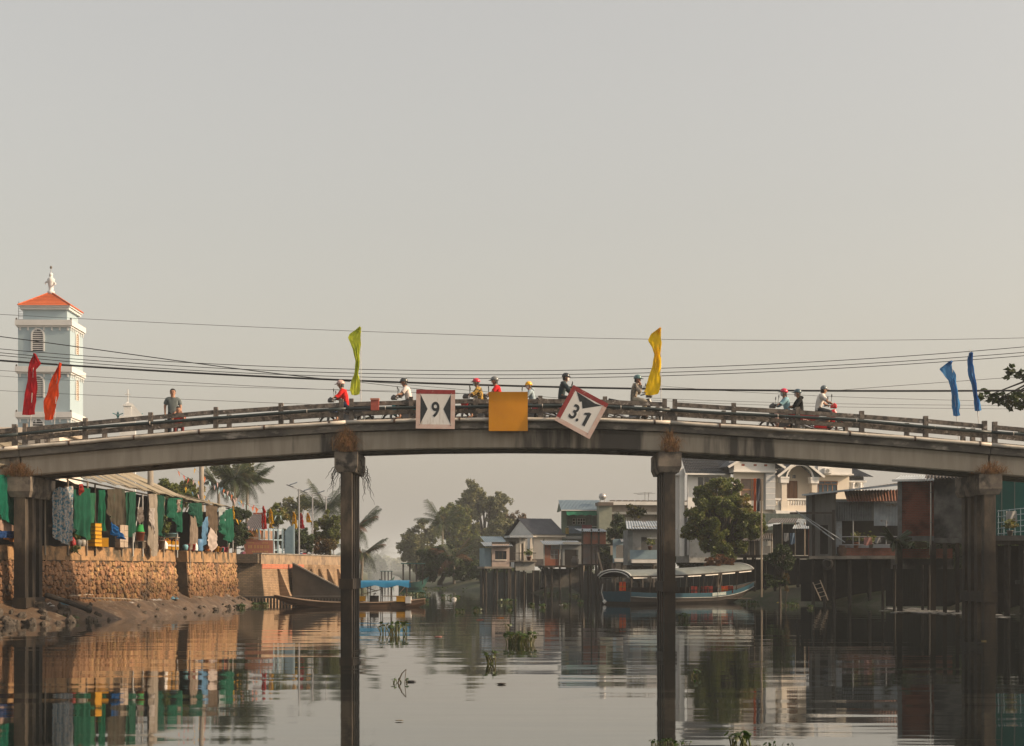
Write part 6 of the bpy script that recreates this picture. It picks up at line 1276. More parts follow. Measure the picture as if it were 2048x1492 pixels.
# two storey blue roof house
b = B('two_storey_house', 'two storey green house with blue roof, green awning and laundry', 'house', 1122, 113, 4)
b.wall('upper_wall', 1124, 1200, 1021, 1076, .5, mat('veranda_back',(.24,.27,.24)), [(1147,1172,1036,1048)], .1); b.win(1147,1172,1036,1048,.55, white_p, 5, 2, dark_in, .035)
b.bx('left_pier', 1124, 1133, 1021, 1100, -.2, .5, greenp); b.bx('right_pier', 1197, 1212, 1019, 1086, -.2, .5, mat('pale_green_wall',(.34,.36,.28),(.28,.3,.24)))
b.bx('floor_slab', 1124, 1200, 1072, 1078, -.25, .6, grey_p); b.bx('lower_wall', 1130, 1200, 1078, 1110, .3, .4, grey_p)
b.sheet('roof', 1121, 1204, 998, 1021, -.5, 1.6, bluero, 30, .02); b.bx('roof_edge', 1121, 1204, 1020, 1022, -.53, -.50, white_p)
o = b.mb(); o.prism([(-.45,b.h(1021)),(3.4,b.h(1021)),(1.6,b.h(999))], lambda v,z,u: Vector((b.a(1123)+u,v,z)), 0, .08); o.build('gable', greenp, b.t)
aw = mat('green_awning', (.02,.24,.13), (.015,.19,.10), scale=3, trans=.3); A0, A1 = b.a(1131), b.a(1199)
b.mb().grid(lambda u,v: Vector((A0+(A1-A0)*u, -.3-.7*v, b.h(1021)-(b.h(1021)-b.h(1031))*v-.03*math.sin(u*26)*v)), 40, 6).build('awning', aw, b.t, True)
for p in (1133,1152,1183,1196): b.pole('veranda_post', (p,1030,-.15), (p,1074,-.15), .035, mat('post_green',(.1,.18,.15)))
b.pole('veranda_rail', (1133,1053,-.18), (1197,1053,-.18), .02, white_p); b.bx('veranda_panel', 1133, 1197, 1066, 1073, -.2, -.17, mat('dark_green_panel',(.04,.06,.055)))
def hang(label, bb, p0, p1, y0, y1, v, col):
    tag(bb.mb().grid(lambda u,w_: Vector((bb.a(p0)+(bb.a(p1)-bb.a(p0))*u, v+.04*math.sin(u*9+w_*2)*w_, bb.h(y0)+(bb.h(y1)-bb.h(y0))*w_)), 14, 8).build('laundry', mat('laundry_%d'%p0, col, rough=.9, trans=.2), None, True), label, 'laundry', 'washing on the veranda rail')
hang('grey blue blanket drying on the veranda rail', b, 1136, 1163, 1052, 1067, -.24, (.20,.26,.32)); hang('dull pink cloth drying on the veranda rail', b, 1163, 1183, 1050, 1064, -.24, (.38,.12,.14)); hang('small yellow cloth at the end of the veranda', b, 1130, 1137, 1056, 1068, -.26, (.45,.34,.12))
c = P(1205,993,113.5); t = thing('water_tank', 'round silver water tank on the roof beside the blue sheet roof', 'tank', P(1205,1000,113.5)); MB().ell(c,(.27,.27,.25),14,10).build('tank_body', mat('tank_steel',(.6,.58,.56),(.5,.48,.46),rough=.3,metal=.5), t, True)
for a in (-.15,.15): MB().tube([c+Vector((a,0,-.2)), c+Vector((a,0,-.75))], .025, 5).build('tank_leg', steel_g, t)
# flat roofed beige building
b = B('flat_roof_building', 'beige flat roofed building with a white parapet behind the pier', 'building', 1222, 112, 6)
b.wall('wall', 1222, 1400, 1008, 1110, .2, mat('beige_plaster',(.42,.36,.30),(.34,.29,.24),scale=1,c3=(.2,.17,.15),s3=1.2,t3=(.55,.7)), [(1240,1268,1034,1052)]); b.win(1240,1268,1034,1052,.26, white_p, 2, 1, mat('curtain',(.5,.47,.4)))
b.bx('parapet', 1216, 1400, 1003, 1010, -.25, .6, white_p); b.bx('ledge', 1220, 1400, 1024, 1029, -.3, .2, grey_p); b.bx('annex_wall', 1196, 1222, 1012, 1090, -.4, .6, mat('pale_green_wall',(.34,.36,.28))); b.bx('annex_roof', 1194, 1224, 1005, 1012, -.6, .8, mat('brown_slab',(.2,.16,.13)))
for i in range(14): b.bx('parapet_tile', 1221+12.5*i, 1230+12.5*i, 1000.5, 1003, -.2, .4, mat('tile_brown',(.18,.14,.12)))
for px, lb in ((1290,'spread tv antenna on the flat roof'),(1297,'thin mast antenna beside the spread one')):
    c = P(px,1003,112.4); t = thing('antenna', lb, 'antenna', c); zt_ = ZP(984 if px == 1290 else 986,112.4); MB().tube([c,(c.x,c.y,zt_)], .025, 5).build('mast', steel_g, t); MB().tube([(c.x-.8,c.y,zt_-.1),(c.x+.5,c.y+.2,zt_-.02)], .018, 5).build('boom', steel_g, t)
    for i in range(7): x = c.x-.75+i*.2; MB().tube([(x,c.y-.25,zt_-.09+.012*i),(x,c.y+.3,zt_-.09+.012*i)], .012, 4).build('element', steel_g, t)
# small orange block
b = B('orange_shed', 'patched orange metal shed on posts beside a leaning plank', 'shed', 1162, 100, 10)
b.wall('upper_wall', 1164, 1212, 1062, 1090, 0, orangep, [], .06); b.bx('frame_post', 1163, 1166, 1058, 1140, -.06, -.01, wood_d); b.bx('frame_post', 1181, 1184, 1058, 1140, -.06, -.01, wood_d); b.bx('frame_post', 1196, 1199, 1058, 1140, -.06, -.01, wood_d)
b.bx('lower_wall', 1164, 1200, 1092, 1130, .1, .18, mat('shed_mix',(.26,.17,.14),(.2,.2,.2),scale=2)); b.bx('beam', 1162, 1226, 1088, 1091, -.1, -.02, wood_d); b.sheet('roof', 1160, 1216, 1056, 1063, -.3, 1.6, galv, 14, .02); b.stilts((1165,1182,1198,1210), 1128, (0,.8)); b.bx('floor', 1162, 1214, 1128, 1131, -.2, 1.2, wood_d)
b.pole('leaning_plank', (1192,1105,-.5), (1200,1150,-.9), .06, wood_l); b.pole('leaning_plank', (1186,1100,-.4), (1190,1150,-.8), .05, wood_d)
# grey house with curved sheet roof and the blue room
b = B('grey_house', 'grey house with sagging sheet roof and pale blue balcony', 'house', 1256, 93, 6)
b.wall('wall', 1266, 1345, 1052, 1132, .1, grey_p, [(1283,1322,1074,1100)]); b.bx('room_shade', 1280, 1324, 1072, 1101, .9, 1, mat('dim_room',(.16,.17,.18))); b.bx('side_wall', 1256, 1266, 1060, 1130, .1, 1.6, mat('side_grey',(.24,.26,.26)))
b.sheet('roof', 1250, 1350, 1040, 1058, -.5, 1.8, galv, 18, .025, 1262, 1352); b.bx('balcony_panel', 1258, 1326, 1100, 1118, -.35, -.28, ltblue); b.bx('balcony_base', 1262, 1316, 1119, 1126, -.33, .1, white_p); b.bx('tube_light', 1294, 1326, 1075, 1077, -.02, .05, white_p); b.stilts((1262,1285,1306,1340), 1130, (0,1)); b.bx('under_wall', 1256, 1345, 1130, 1165, .5, .6, mould)
b = B('blue_room', 'small pale blue room with barred window and tiny awning', 'house', 1227, 96, 4)
b.wall('wall', 1226, 1262, 1078, 1126, 0, ltblue, [(1232,1250,1090,1116)]); b.bx('room_shade', 1230, 1252, 1088, 1117, .5, .6, dark_in)
for i in range(8): b.pole('window_bar', (1233+2.3*i,1090,.0), (1233+2.3*i,1116,.0), .012, steel_g, 5)
b.sheet('awning', 1240, 1258, 1078, 1084, -.6, 0, galv, 6, .015); b.bx('ledge', 1228, 1264, 1117, 1124, -.3, 0, white_p); b.stilts((1230,1245,1260), 1126, (.1,.8)); b.bx('under_wall', 1226, 1264, 1126, 1165, .6, .7, mould)
tree('dark_shrub', 'dark rounded tree between the beige building and the grey house', P(1240,1120,98).xy.to_3d()+Vector((0,0,1)), blob(1240,1062,98,58,70,14,.55,71), .09, 2200, leaf_b, .1, 71)
tree('papaya_tree', 'small tree with yellowing leaves before the flat roof', P(1275,1100,100).xy.to_3d()+Vector((0,0,1)), blob(1272,1022,100,36,26,6,.4,72), .2, 330, mat('leaf_yellow',(.22,.17,.03),(.09,.10,.03),scale=2,island=.4,trans=.3), .06, 72, .75)
tree('big_tree', 'large bushy sunlit tree in front of the villa', P(1432,1120,84).xy.to_3d()+Vector((0,0,.8)), blob(1440,990,84,130,90,18,.62,73)+blob(1440,1040,84,184,120,40,.66,74)+blob(1445,1100,84,110,50,12,.5,75), .085, 3600, leaf_a, .22, 73, .35)

# villa
vw = mat('villa_white', (.92,.90,.86), (.84,.82,.78), scale=.8, rough=.75); vc = mat('villa_cream', (.90,.80,.66), (.83,.73,.60), scale=.8, rough=.75); vg = mat('villa_slate', (.16,.20,.19), (.12,.15,.145), scale=5, rough=.7)
tile_m = mat('villa_tile', (.085,.09,.10), (.06,.064,.07), scale=3, rough=.5); v = B('villa', 'two storey cream villa with arched porch, balustrade and dark tiled roofs', 'villa', 1380, 98, 13)
v.wall('left_wall', 1382, 1468, 945, 1110, .6, vw, [(1402,1440,952,975)]); v.win(1402,1440,952,975,.66, white_p, 3, 1); v.wall('left_wing', 1344, 1382, 940, 1112, 1.2, vw, [(1354,1362,960,1040)]); v.bx('wing_window', 1354, 1362, 960, 1040, 1.25, 1.3, glass_d); v.bx('wing_cornice', 1342, 1380, 944, 949, .95, 1.3, white_p); v.bx('wing_pillar', 1369, 1378, 935, 1112, .9, 1.19, white_p)
v.wall('mid_wall', 1468, 1546, 942, 1030, 0, vc, [(1482,1526,956,1000)]); wd_ = v.win(1482,1526,956,1000,.06, wood_br, 2, 2, mat('warm_pane',(.22,.15,.11),(.16,.11,.09),rough=.15), .09)
v.bx('mid_gable_box', 1464, 1546, 917, 941, -.35, .5, vw); v.bx('mid_gable_ledge', 1462, 1548, 940.5, 943.5, -.42, .3, white_p)
for p in (1482,1506,1527): v.bx('vent', p-3, p+3, 927, 931, -.362, -.352, mat('vent_red',(.4,.12,.08)))
v.bx('clad_pillar', 1528, 1547, 944, 1018, -.3, 0, mat('clad_white',(.58,.60,.61),(.52,.54,.55)))
for i in range(6): v.bx('cladding_line', 1528, 1547.5, 949+12*i, 950+12*i, -.31, -.302, white_p)
v.wall('porch_back', 1546, 1640, 918, 1020, .9, vc, [(1572,1607,957,998),(1574,1580,945,952),(1584,1592,945,952),(1596,1603,945,952)])
dr = v.bx('door', 1572, 1607, 957, 998, .96, 1.0, wood_br)
for i in range(4): v.bx('door_panel', 1574+8.2*i, 1580.5+8.2*i, 960, 996, .93, .958, wood_br, dr)
for p in (1574,1584,1596): v.bx('transom_pane', p, p+7, 945, 952, .95, .97, glass_d)
v.bx('small_window', 1549, 1558, 981, 991, .86, .895, wood_br)
for p in (1565,1625): v.bx('porch_column', p-5, p+5, 962, 1022, -.3, .0, vc); v.bx('column_capital', p-8, p+8, 955, 964, -.38, .05, white_p); v.bx('column_base', p-7, p+7, 1000, 1022, -.36, .03, vc); v.bx('column_frieze', p-9, p+9, 951.5, 955, -.41, .06, white_p)
# porch gable with the arch cut out
o = v.mb(); cx_, cz_, ra = v.a(1595), v.h(955), v.a(1620)-v.a(1595); ro_ = 1.0
arc = [(cx_+ra*math.cos(a), cz_+ra*.98*math.sin(a)) for a in np.linspace(math.pi, 0, 15)]
outl = [(v.a(1556),v.h(951)),(v.a(1556),v.h(943)),(v.a(1595),v.h(914)),(v.a(1634),v.h(943)),(v.a(1634),v.h(951))]
for i in range(14):
    x0_, x1_ = arc[i][0], arc[i+1][0]; top_ = lambda x: lerp([(outl[1][0],outl[1][1]),(outl[2][0],outl[2][1]),(outl[3][0],outl[3][1])], x)
    o.prism([(x0_,arc[i][1]),(x1_,arc[i+1][1]),(x1_,top_(x1_)),(x0_,top_(x0_))], lambda a_,b_,y: Vector((a_,y,b_)), -.30, -.12)
for s0_, s1_ in ((1556,1570),(1620,1634)): o.prism([(v.a(s0_),v.h(951)),(v.a(s1_),v.h(951)),(v.a(s1_),top_(v.a(s1_))),(v.a(s0_),top_(v.a(s0_)))], lambda a_,b_,y: Vector((a_,y,b_)), -.30, -.12)
o.build('porch_gable', vg, v.t)
o = v.mb()
for i in range(14):
    p, q = arc[i], arc[i+1]; e = 1.11; p2 = (cx_+(p[0]-cx_)*e, cz_+(p[1]-cz_)*e); q2 = (cx_+(q[0]-cx_)*e, cz_+(q[1]-cz_)*e)
    o.prism([p,q,q2,p2], lambda a_,b_,y: Vector((a_,y,b_)), -.40, -.303)
o.build('arch_trim', white_p, v.t)
def gable_roof(pl, pm, pr, yb, yt, v0, v1, nm):
    for (a, c) in ((pl,pm),(pr,pm)):
        r_ = v.mb().corr((v.a(a),v0,v.h(yb)),(v.a(a),v1,v.h(yb)),(v.a(c),v1,v.h(yt)),(v.a(c),v0,v.h(yt)),8,.02).build('roof_slope', tile_m, v.t)
        v.mb().bar((v.a(a),v0-.03,v.h(yb)-.05),(v.a(c),v0-.03,v.h(yt)-.05),.06,.14).build('barge_board', white_p, r_)
gable_roof(1549,1595,1642,950,912,-.5,2.5,'porch'); gable_roof(1448,1506,1562,933,898,-.7,3,'mid')
v.bx('mid_gable_wall', 1466, 1544, 905, 918, -.2, .3, vg)
v.sheet('left_roof', 1374, 1478, 892, 947, .2, 3.2, tile_m, 30, .025, 1392, 1478)
for i in range(9): v.mb().bar((v.a(1374+2*i),.17+.333*i,v.h(947-6.1*i)+.02),(v.a(1452),.17+.333*i,v.h(947-6.1*i)+.02),.05,.03).build('tile_course', tile_m, v.t)
v.bx('left_eave', 1372, 1452, 946, 949, .1, .3, white_p)
v.wall('right_wall', 1640, 1704, 930, 1030, .4, vc, [(1630,1680,957,984)]); v.win(1642,1680,958,984,.45, wood_br, 4, 1, mat('blue_pane',(.05,.09,.13),rough=.1)); v.win(1642,1680,958,964,.40, wood_br, 3, 1, mat('blue_pane',(.05,.09,.13),rough=.1))
v.bx('upper_box', 1636, 1704, 925, 944, .0, .4, vw); v.bx('upper_ledge', 1634, 1706, 943, 946, -.1, .4, white_p); v.bx('side_block', 1704, 1738, 945, 1010, .8, 1.5, vw); v.bx('side_ledge', 1704, 1742, 955, 959, .6, .8, white_p); v.bx('side_frieze', 1704, 1738, 948, 954, .76, .79, mat('dark_frieze',(.12,.12,.12)))
v.sheet('right_roof', 1700, 1752, 928, 947, .4, 2.0, tile_m, 16, .03, 1700, 1740)
for p in (1712,1727): v.mb().lathe([(.001,0),(.17,0),(.13,.12),(.13,.5),(.18,.6),(.001,.6)], (v.a(p),.55,v.h(980)), 12).build('terrace_column', vw, v.t, True)
v.bx('terrace_slab', 1546, 1742, 1020, 1026, -.5, 1.5, white_p); v.bx('terrace_panel', 1570, 1622, 1009, 1021, -.32, -.1, vc); v.bx('lower_band', 1470, 1742, 1026, 1035, -.2, .5, vw)
def baluster(par): pass
bprof = [(.001,0),(.05,0),(.05,.03),(.03,.05),(.055,.14),(.055,.2),(.03,.32),(.05,.36),(.05,.40),(.001,.40)]
for p in list(np.linspace(1573.5,1619,10))+[1549,1554,1559]: v.mb().lathe(bprof, (v.a(p),-.2,v.h(1009.5)-.0), 8).build('baluster', white_p, v.t, True)
v.bx('balustrade_rail', 1570, 1622, 995, 998.5, -.28, -.12, white_p); v.bx('balustrade_rail', 1546, 1562, 995, 998.5, -.28, -.12, white_p); v.bx('balustrade_foot', 1546, 1562, 1009, 1020, -.3, -.1, grey_p)
v.sheet('corrugated_fence', 1470, 1628, 1026, 1060, -.6, -.55, mat('green_grey_sheet',(.26,.30,.27),(.2,.24,.21)), 60, .03)
v.bx('lower_mass', 1384, 1740, 1035, 1125, .5, 3, grey_p)
c = v.M @ Vector((v.a(1654),-.15,v.h(938))); t = thing('air_conditioner', 'white air conditioner unit high on the villa front', 'air conditioner', c); MB(v.M).b2(v.a(1646),v.a(1661),-.28,-.005,v.h(943),v.h(932.5)).build('casing', white_p, t); MB(v.M).lathe([(.001,0),(.12,0),(.12,.015),(.001,.015)], (v.a(1651.5),-.30,v.h(938)), 14, 'Y').build('fan_grille', grey_p, t)
c = P(1523,1110,80); t = thing('flag_pole', 'tall pole wrapped in orange and dark blue cloth', 'flag', (c.x,80,.6)); MB().tube([(c.x,80,.3),(c.x,80,ZP(958,80))], .045, 8).build('pole', wood_l, t); MB().grid(lambda u,w_: Vector((XP(1507+5*u,80), 79.95+.05*math.sin(w_*8+u*5), ZP(957+66*w_,80))), 6, 16).build('orange_cloth', mat('flag_orange',(.6,.11,.02),(.5,.09,.02),trans=.3), t); MB().grid(lambda u,w_: Vector((XP(1513+6*u,80), 79.92+.04*math.sin(w_*7+u*4), ZP(957+66*w_,80))), 6, 16).build('dark_cloth', mat('flag_navy',(.02,.03,.05),(.015,.02,.035)), t)

rv = thing('timber_backing', 'dark timber revetment added under the riverside houses', 'backing', P(1100,1160,108)); rvm = mat('backing_dark', (.05,.052,.05), (.028,.03,.029), stretch=(5,5,.3), bump=.01)  # added boards, dark to close the gaps between the stilts
RV = [P(960,1160,121),P(1040,1160,114.5),P(1120,1160,114.5),P(1215,1160,101.5),P(1300,1160,95.5),P(1400,1160,93),P(1475,1160,92)]
for a, b_ in zip(RV, RV[1:]):
    n = int((b_-a).length/.45)
    for i in range(n):
        p = a.lerp(b_,i/n); q = a.lerp(b_,(i+.94)/n); h_ = 1.55+rnd.uniform(-.15,.1); MB().hexa([(p.x,p.y,-.5),(q.x,q.y,-.5),(q.x,q.y+.08,-.5),(p.x,p.y+.08,-.5),(p.x,p.y,h_),(q.x,q.y,h_),(q.x,q.y+.08,h_),(p.x,p.y+.08,h_)]).build('board', rvm, rv)
for i, (px, py, w_, h_, d_, lb) in enumerate(((1095,1100,110,80,126,'dark thicket behind the white house and shack'),(1215,1098,90,90,118,'dark thicket behind the orange shed'),(1165,1110,90,60,121,'dark thicket under the two storey house'),(1320,1115,120,60,106,'dark thicket behind the grey house'),(1410,1120,110,50,101,'dark thicket at the foot of the villa'),(1500,1110,120,60,101,'dark thicket behind the plank shack'))):
    tree('bank_thicket', lb, P(px,1150,d_).xy.to_3d()+Vector((0,0,.8)), blob(px,py,d_,w_,h_,22,.8,190+i,1.2), .2, 520, leaf_b, .08, 190+i, .2, group='thickets behind the stilt houses')
# stilt shacks
b = B('plank_shack', 'low grey plank shack on stilts behind the passenger boat', 'shack', 1462, 88, -6)
b.wall('plank_wall', 1470, 1520, 1062, 1110, .2, plank, [(1497,1508,1078,1104)]); b.bx('room_shade', 1495, 1510, 1076, 1106, .8, .9, dark_in)
for i in range(13): b.bx('plank', 1470+3.85*i, 1473.2+3.85*i, 1060+rnd.uniform(-1,1), 1112+rnd.uniform(-2,2), .15, .195, plank)
b.mb().corr((b.a(1456),-.4,b.h(1073)),(b.a(1545),-.4,b.h(1052)),(b.a(1580),2.2,b.h(1040)),(b.a(1490),2.2,b.h(1056)),20,.02).build('roof', galv, b.t); b.sheet('porch_roof', 1480, 1546, 1066, 1082, -.8, .3, mat('old_dark_sheet',(.13,.12,.115),(.09,.085,.08)), 14, .02, 1506, 1546)
for p in (1497,1508,1542): b.pole('porch_post', (p,1068,-.7), (p,1118,-.7), .03, wood_l)
b.pole('rail', (1498,1079,-.7), (1546,1079,-.7), .02, steel_g); b.bx('floor', 1466, 1560, 1110, 1115, -.9, 1.5, wood_d); b.bx('white_board', 1526, 1540, 1092, 1108, -.3, -.27, white_p); b.stilts((1470,1490,1508,1530,1552), 1111, (-.6,.5,1.2), wet_shade)
b = B('lean_shack', 'dark open shack with tilted sheet roof and brick pier', 'shack', 1546, 85, -9)
b.wall('plank_wall', 1546, 1620, 1048, 1110, .5, mat('dark_plank',(.075,.07,.062),(.045,.042,.038),stretch=(4,4,.3),bump=.006), [(1562,1612,1064,1108)]); b.bx('room_shade', 1560, 1616, 1060, 1110, 1.2, 1.3, dark_in); b.sheet('roof', 1534, 1600, 1034, 1046, -.3, 2, mat('old_dark_sheet',(.13,.12,.115)), 14, .02, 1544, 1606); b.sheet('awning', 1584, 1622, 1038, 1058, -.7, .3, galv, 10, .02, 1596, 1622)
bkp = brick('pier_brick', (.28,.10,.065), (.22,.085,.055), (.16,.12,.1), 1, 0, .2, .075); b.bx('brick_pier', 1617, 1629, 1046, 1120, .1, .45, bkp)
for p in (1564,1590,1609): b.pole('post', (p,1046,-.3), (p,1116,-.3), .035, wood_l)
for i in range(9): b.bx('plank', 1546+2*i, 1547.6+2*i, 1050+rnd.uniform(-2,2), 1111, .44, .495, plank)
b.bx('floor', 1545, 1632, 1112, 1117, -.5, 2, wood_d); b.stilts((1550,1572,1596,1622), 1114, (-.2,.8,1.6), wet_shade); b.bx('under_shade', 1470, 1640, 1118, 1200, 3.2, 3.3, mat('shade_sheet_dark',(.022,.021,.02)))  # near-black sheet at the back, under-floor shade put into its colour
b = B('sheet_shack', 'large metal sheet shack with rusty awning and dark open front', 'shack', 1612, 75, -11)
b.wall('left_wall', 1618, 1672, 985, 1112, .2, mat('grey_board',(.22,.215,.20),(.15,.145,.135),scale=2,stretch=(3,3,.4)), [(1640,1656,1050,1108)]); b.bx('room_shade', 1638, 1658, 1048, 1110, .5, .6, dark_in); b.bx('corner_post', 1624, 1630, 985, 1115, .02, .19, wood_d); b.bx('corner_post', 1664, 1670, 1020, 1140, -.1, .1, wood_d)
b.wall('sheet_wall', 1672, 1800, 998, 1108, .4, galv, [(1684,1798,1040,1090)]); b.bx('room_shade', 1674, 1800, 1030, 1108, 1.8, 1.9, dark_in)
b.sheet('hanging_sheet', 1748, 1800, 1005, 1052, .2, .22, galv, 18, .015); b.sheet('hanging_sheet', 1672, 1748, 1004, 1042, .28, .3, mat('dark_galv',(.17,.19,.20),(.12,.135,.145),metal=.2,rough=.6), 22, .015)
b.sheet('rusty_awning', 1694, 1800, 980, 1004, -.35, .6, rust, 18, .03, 1688, 1800); b.mb().corr((b.a(1604),-.5,b.h(992)),(b.a(1806),-.5,b.h(969)),(b.a(1830),3.0,b.h(958)),(b.a(1640),3.0,b.h(983)),30,.03).build('roof', mat('tar_sheet',(.10,.085,.075),(.07,.06,.055)), b.t)
b.mb().bar((b.a(1604),-.55,b.h(991)),(b.a(1800),-.55,b.h(972)),.06,.08).build('roof_edge', galv, b.t); b.bx('left_return', 1612, 1618, 990, 1050, .2, 1.8, mat('dark_galv',(.17,.19,.20)))
for y in (1074,1090): b.pole('front_rail', (1684,y,-.2), (1800,y,-.2), .022, pole_l)
for p in (1706,1718,1772): b.pole('front_rail_post', (p,1042,-.2) if p != 1718 else (p,1074,-.2), (p,1092,-.2), .022, pole_l)
b.bx('brick_parapet', 1688, 1800, 1096, 1112, .1, .3, bkp); b.bx('parapet', 1674, 1687, 1094, 1112, .08, .3, mould); b.bx('floor', 1618, 1802, 1112, 1118, -.3, 3, concrete); b.bx('beam', 1580, 1668, 1025, 1029, -.6, -.5, wood_d); b.pole('strut', (1596,1026,-.6), (1668,1080,-.2), .03, galv); b.pole('strut', (1592,1022,-.6), (1690,1085,-.2), .022, galv)
b.stilts((1626,1650,1668,1700,1740,1780), 1116, (.0,1.0,2.0), wet_shade, .08); b.bx('shade_sheet', 1600, 1850, 1118, 1205, 2.6, 2.7, mat('shade_sheet_dark',(.022,.021,.02)))  # shade below the floor is painted into the near-black sheet behind the stilts
for i, (pa, ya, pb_, yb) in enumerate(((1626,1165,1642,1200),(1640,1160,1656,1200))): b.pole('ladder_rail', (pa,ya,-.4), (pb_,yb,-.8), .025, wood_l)
for i in range(4): b.pole('ladder_rung', (1628+3.5*i,1170+8*i,-.42-.09*i), (1642+3.5*i,1166+8*i,-.42-.09*i), .018, wood_l)
# tall brick house on concrete legs
b = B('brick_house', 'narrow brick house on concrete legs with a white sheet roof', 'house', 1796, 65, -14)
bkh = brick('house_brick', (.30,.085,.05), (.24,.07,.042), (.17,.10,.075), 1, .07, .19, .07, (.35,.3,.28), (.5,.7), 1.6)
b.wall('brick_wall', 1804, 1868, 962, 1072, 0, bkh, [], .2); b.bx('concrete_post', 1795, 1804, 960, 1075, -.06, .2, mat('dirty_post',(.26,.26,.25),(.18,.18,.17))); b.bx('side_wall', 1796, 1800, 962, 1075, .2, 2.5, bkh); b.bx('floor_beam', 1794, 1870, 1072, 1082, -.08, .25, mat('dirty_post',(.26,.26,.25))); b.bx('floor_slab', 1796, 1925, 1074, 1079, .25, 2.6, dark_in)
b.sheet('roof', 1786, 1880, 945, 963, -.4, 2.5, galv, 16, .03, 1800, 1890); b.bx('roof_edge', 1784, 1850, 960, 964, -.45, -.40, white_p)
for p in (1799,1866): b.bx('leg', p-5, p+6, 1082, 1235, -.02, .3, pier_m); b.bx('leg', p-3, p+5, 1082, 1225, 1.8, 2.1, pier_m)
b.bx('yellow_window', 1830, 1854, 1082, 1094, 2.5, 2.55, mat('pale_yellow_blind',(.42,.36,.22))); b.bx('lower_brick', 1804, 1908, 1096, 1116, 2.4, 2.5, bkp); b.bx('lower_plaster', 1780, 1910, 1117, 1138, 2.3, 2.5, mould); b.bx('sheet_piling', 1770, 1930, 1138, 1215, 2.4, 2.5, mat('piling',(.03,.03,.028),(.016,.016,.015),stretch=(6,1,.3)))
b.stilts((1764,1788,1846,1858), 1130, (.9,), wet_shade, .06)
m2 = B('mouldy_house', 'concrete house wall black with mould beside the brick house', 'house', 1868, 62, -15)
m2.wall('mouldy_wall', 1868, 1926, 955, 1076, 0, mould, [], .25); m2.bx('side_wall', 1868, 1872, 956, 1076, .25, 3, mould); m2.sheet('roof', 1850, 1990, 940, 958, -.4, 3, mat('tar_sheet',(.10,.085,.075)), 20, .03); m2.bx('floor_beam', 1868, 1990, 1076, 1086, .0, 3, mould)
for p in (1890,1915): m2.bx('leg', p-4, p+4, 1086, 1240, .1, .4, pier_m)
m2.bx('diagonal', 1860, 1862, 1090, 1150, .1, .2, wood_d)
te = B('teal_house', 'teal sheet house with pale grid railing on the deck', 'house', 1984, 60, -16)
te.wall('teal_wall', 1984, 2130, 930, 1080, .6, tealp, [], .1); te.bx('white_post', 1984, 1992, 955, 1075, .3, .5, grey_p)
for i in range(5): te.bx('sheet_seam', 2003+26*i, 2005+26*i, 935, 1078, .57, .598, mat('seam',(.25,.3,.26)))
te.bx('deck', 1980, 2130, 1072, 1082, -.9, 2, mould); te.bx('deck_edge', 1980, 2130, 1082, 1090, -.8, -.5, wood_d)
for y in (1022,1033,1045,1056,1067): te.pole('grid_rail', (1994,y+2,-.7), (2130,y-12,-.7), .016, pb)
for i in range(12): te.pole('grid_post', (1996+11*i,1022-i,-.7), (1996+11*i,1072,-.7), .014, pb)
te.stilts((1990,2015,2045,2070), 1078, (-.6,.6,1.8), wet_shade, .09); te.bx('under_wall', 1985, 2140, 1090, 1230, 2.0, 2.1, dark_in); te.bx('lower_beam', 2030, 2130, 1160, 1168, -.5, -.3, mould)
tree('bank_shrub', 'dark leafy shrub at the foot of the plank shacks', P(1560,1170,72).xy.to_3d()+Vector((0,0,.1)), blob(1562,1115,72,56,60,12,.3,81)+blob(1555,1160,72,50,40,8,.26,82), .07, 3400, leaf_b, .06, 81, .4, cat='shrub')
palm('potted_palm', 'small dark palm beside the brick house leg', P(1792,1110,63.2).xy.to_3d()+Vector((0,0,2.2)), .55, .75, 14, 83, tr_r=.04)
tree('dead_branches', 'heap of withered brown branches above the boat roof', P(1440,1140,82).xy.to_3d()+Vector((0,0,1.2)), blob(1440,1124,82,76,22,10,.28,84), .14, 900, leaf_dead, .03, 84, .5, cat='branches')
tree('creeper', 'thin creeper with dead leaves hanging between the stilts', P(1572,1200,71).xy.to_3d()+Vector((0,0,.02)), blob(1572,1172,71,16,60,6,.16,85), .08, 600, leaf_d, .02, 85, .5, cat='plant')
for i, (px, py, w_, h_, d_, lb) in enumerate(((1800,1090,150,130,82,'dark thicket filling the bank behind the brick house'),(1900,1100,160,150,78,'dark thicket behind the mouldy house'),(2010,1100,160,170,74,'dark thicket under and behind the teal house'),(1690,1140,150,90,84,'dark thicket behind the metal sheet shack'))):
    tree('bank_thicket', lb, P(px,1170,d_).xy.to_3d()+Vector((0,0,.5)), blob(px,py,d_,w_,h_,22,.8,90+i,1.5), .2, 420, leaf_b, .08, 90+i, .2, group='thickets behind the stilt houses')
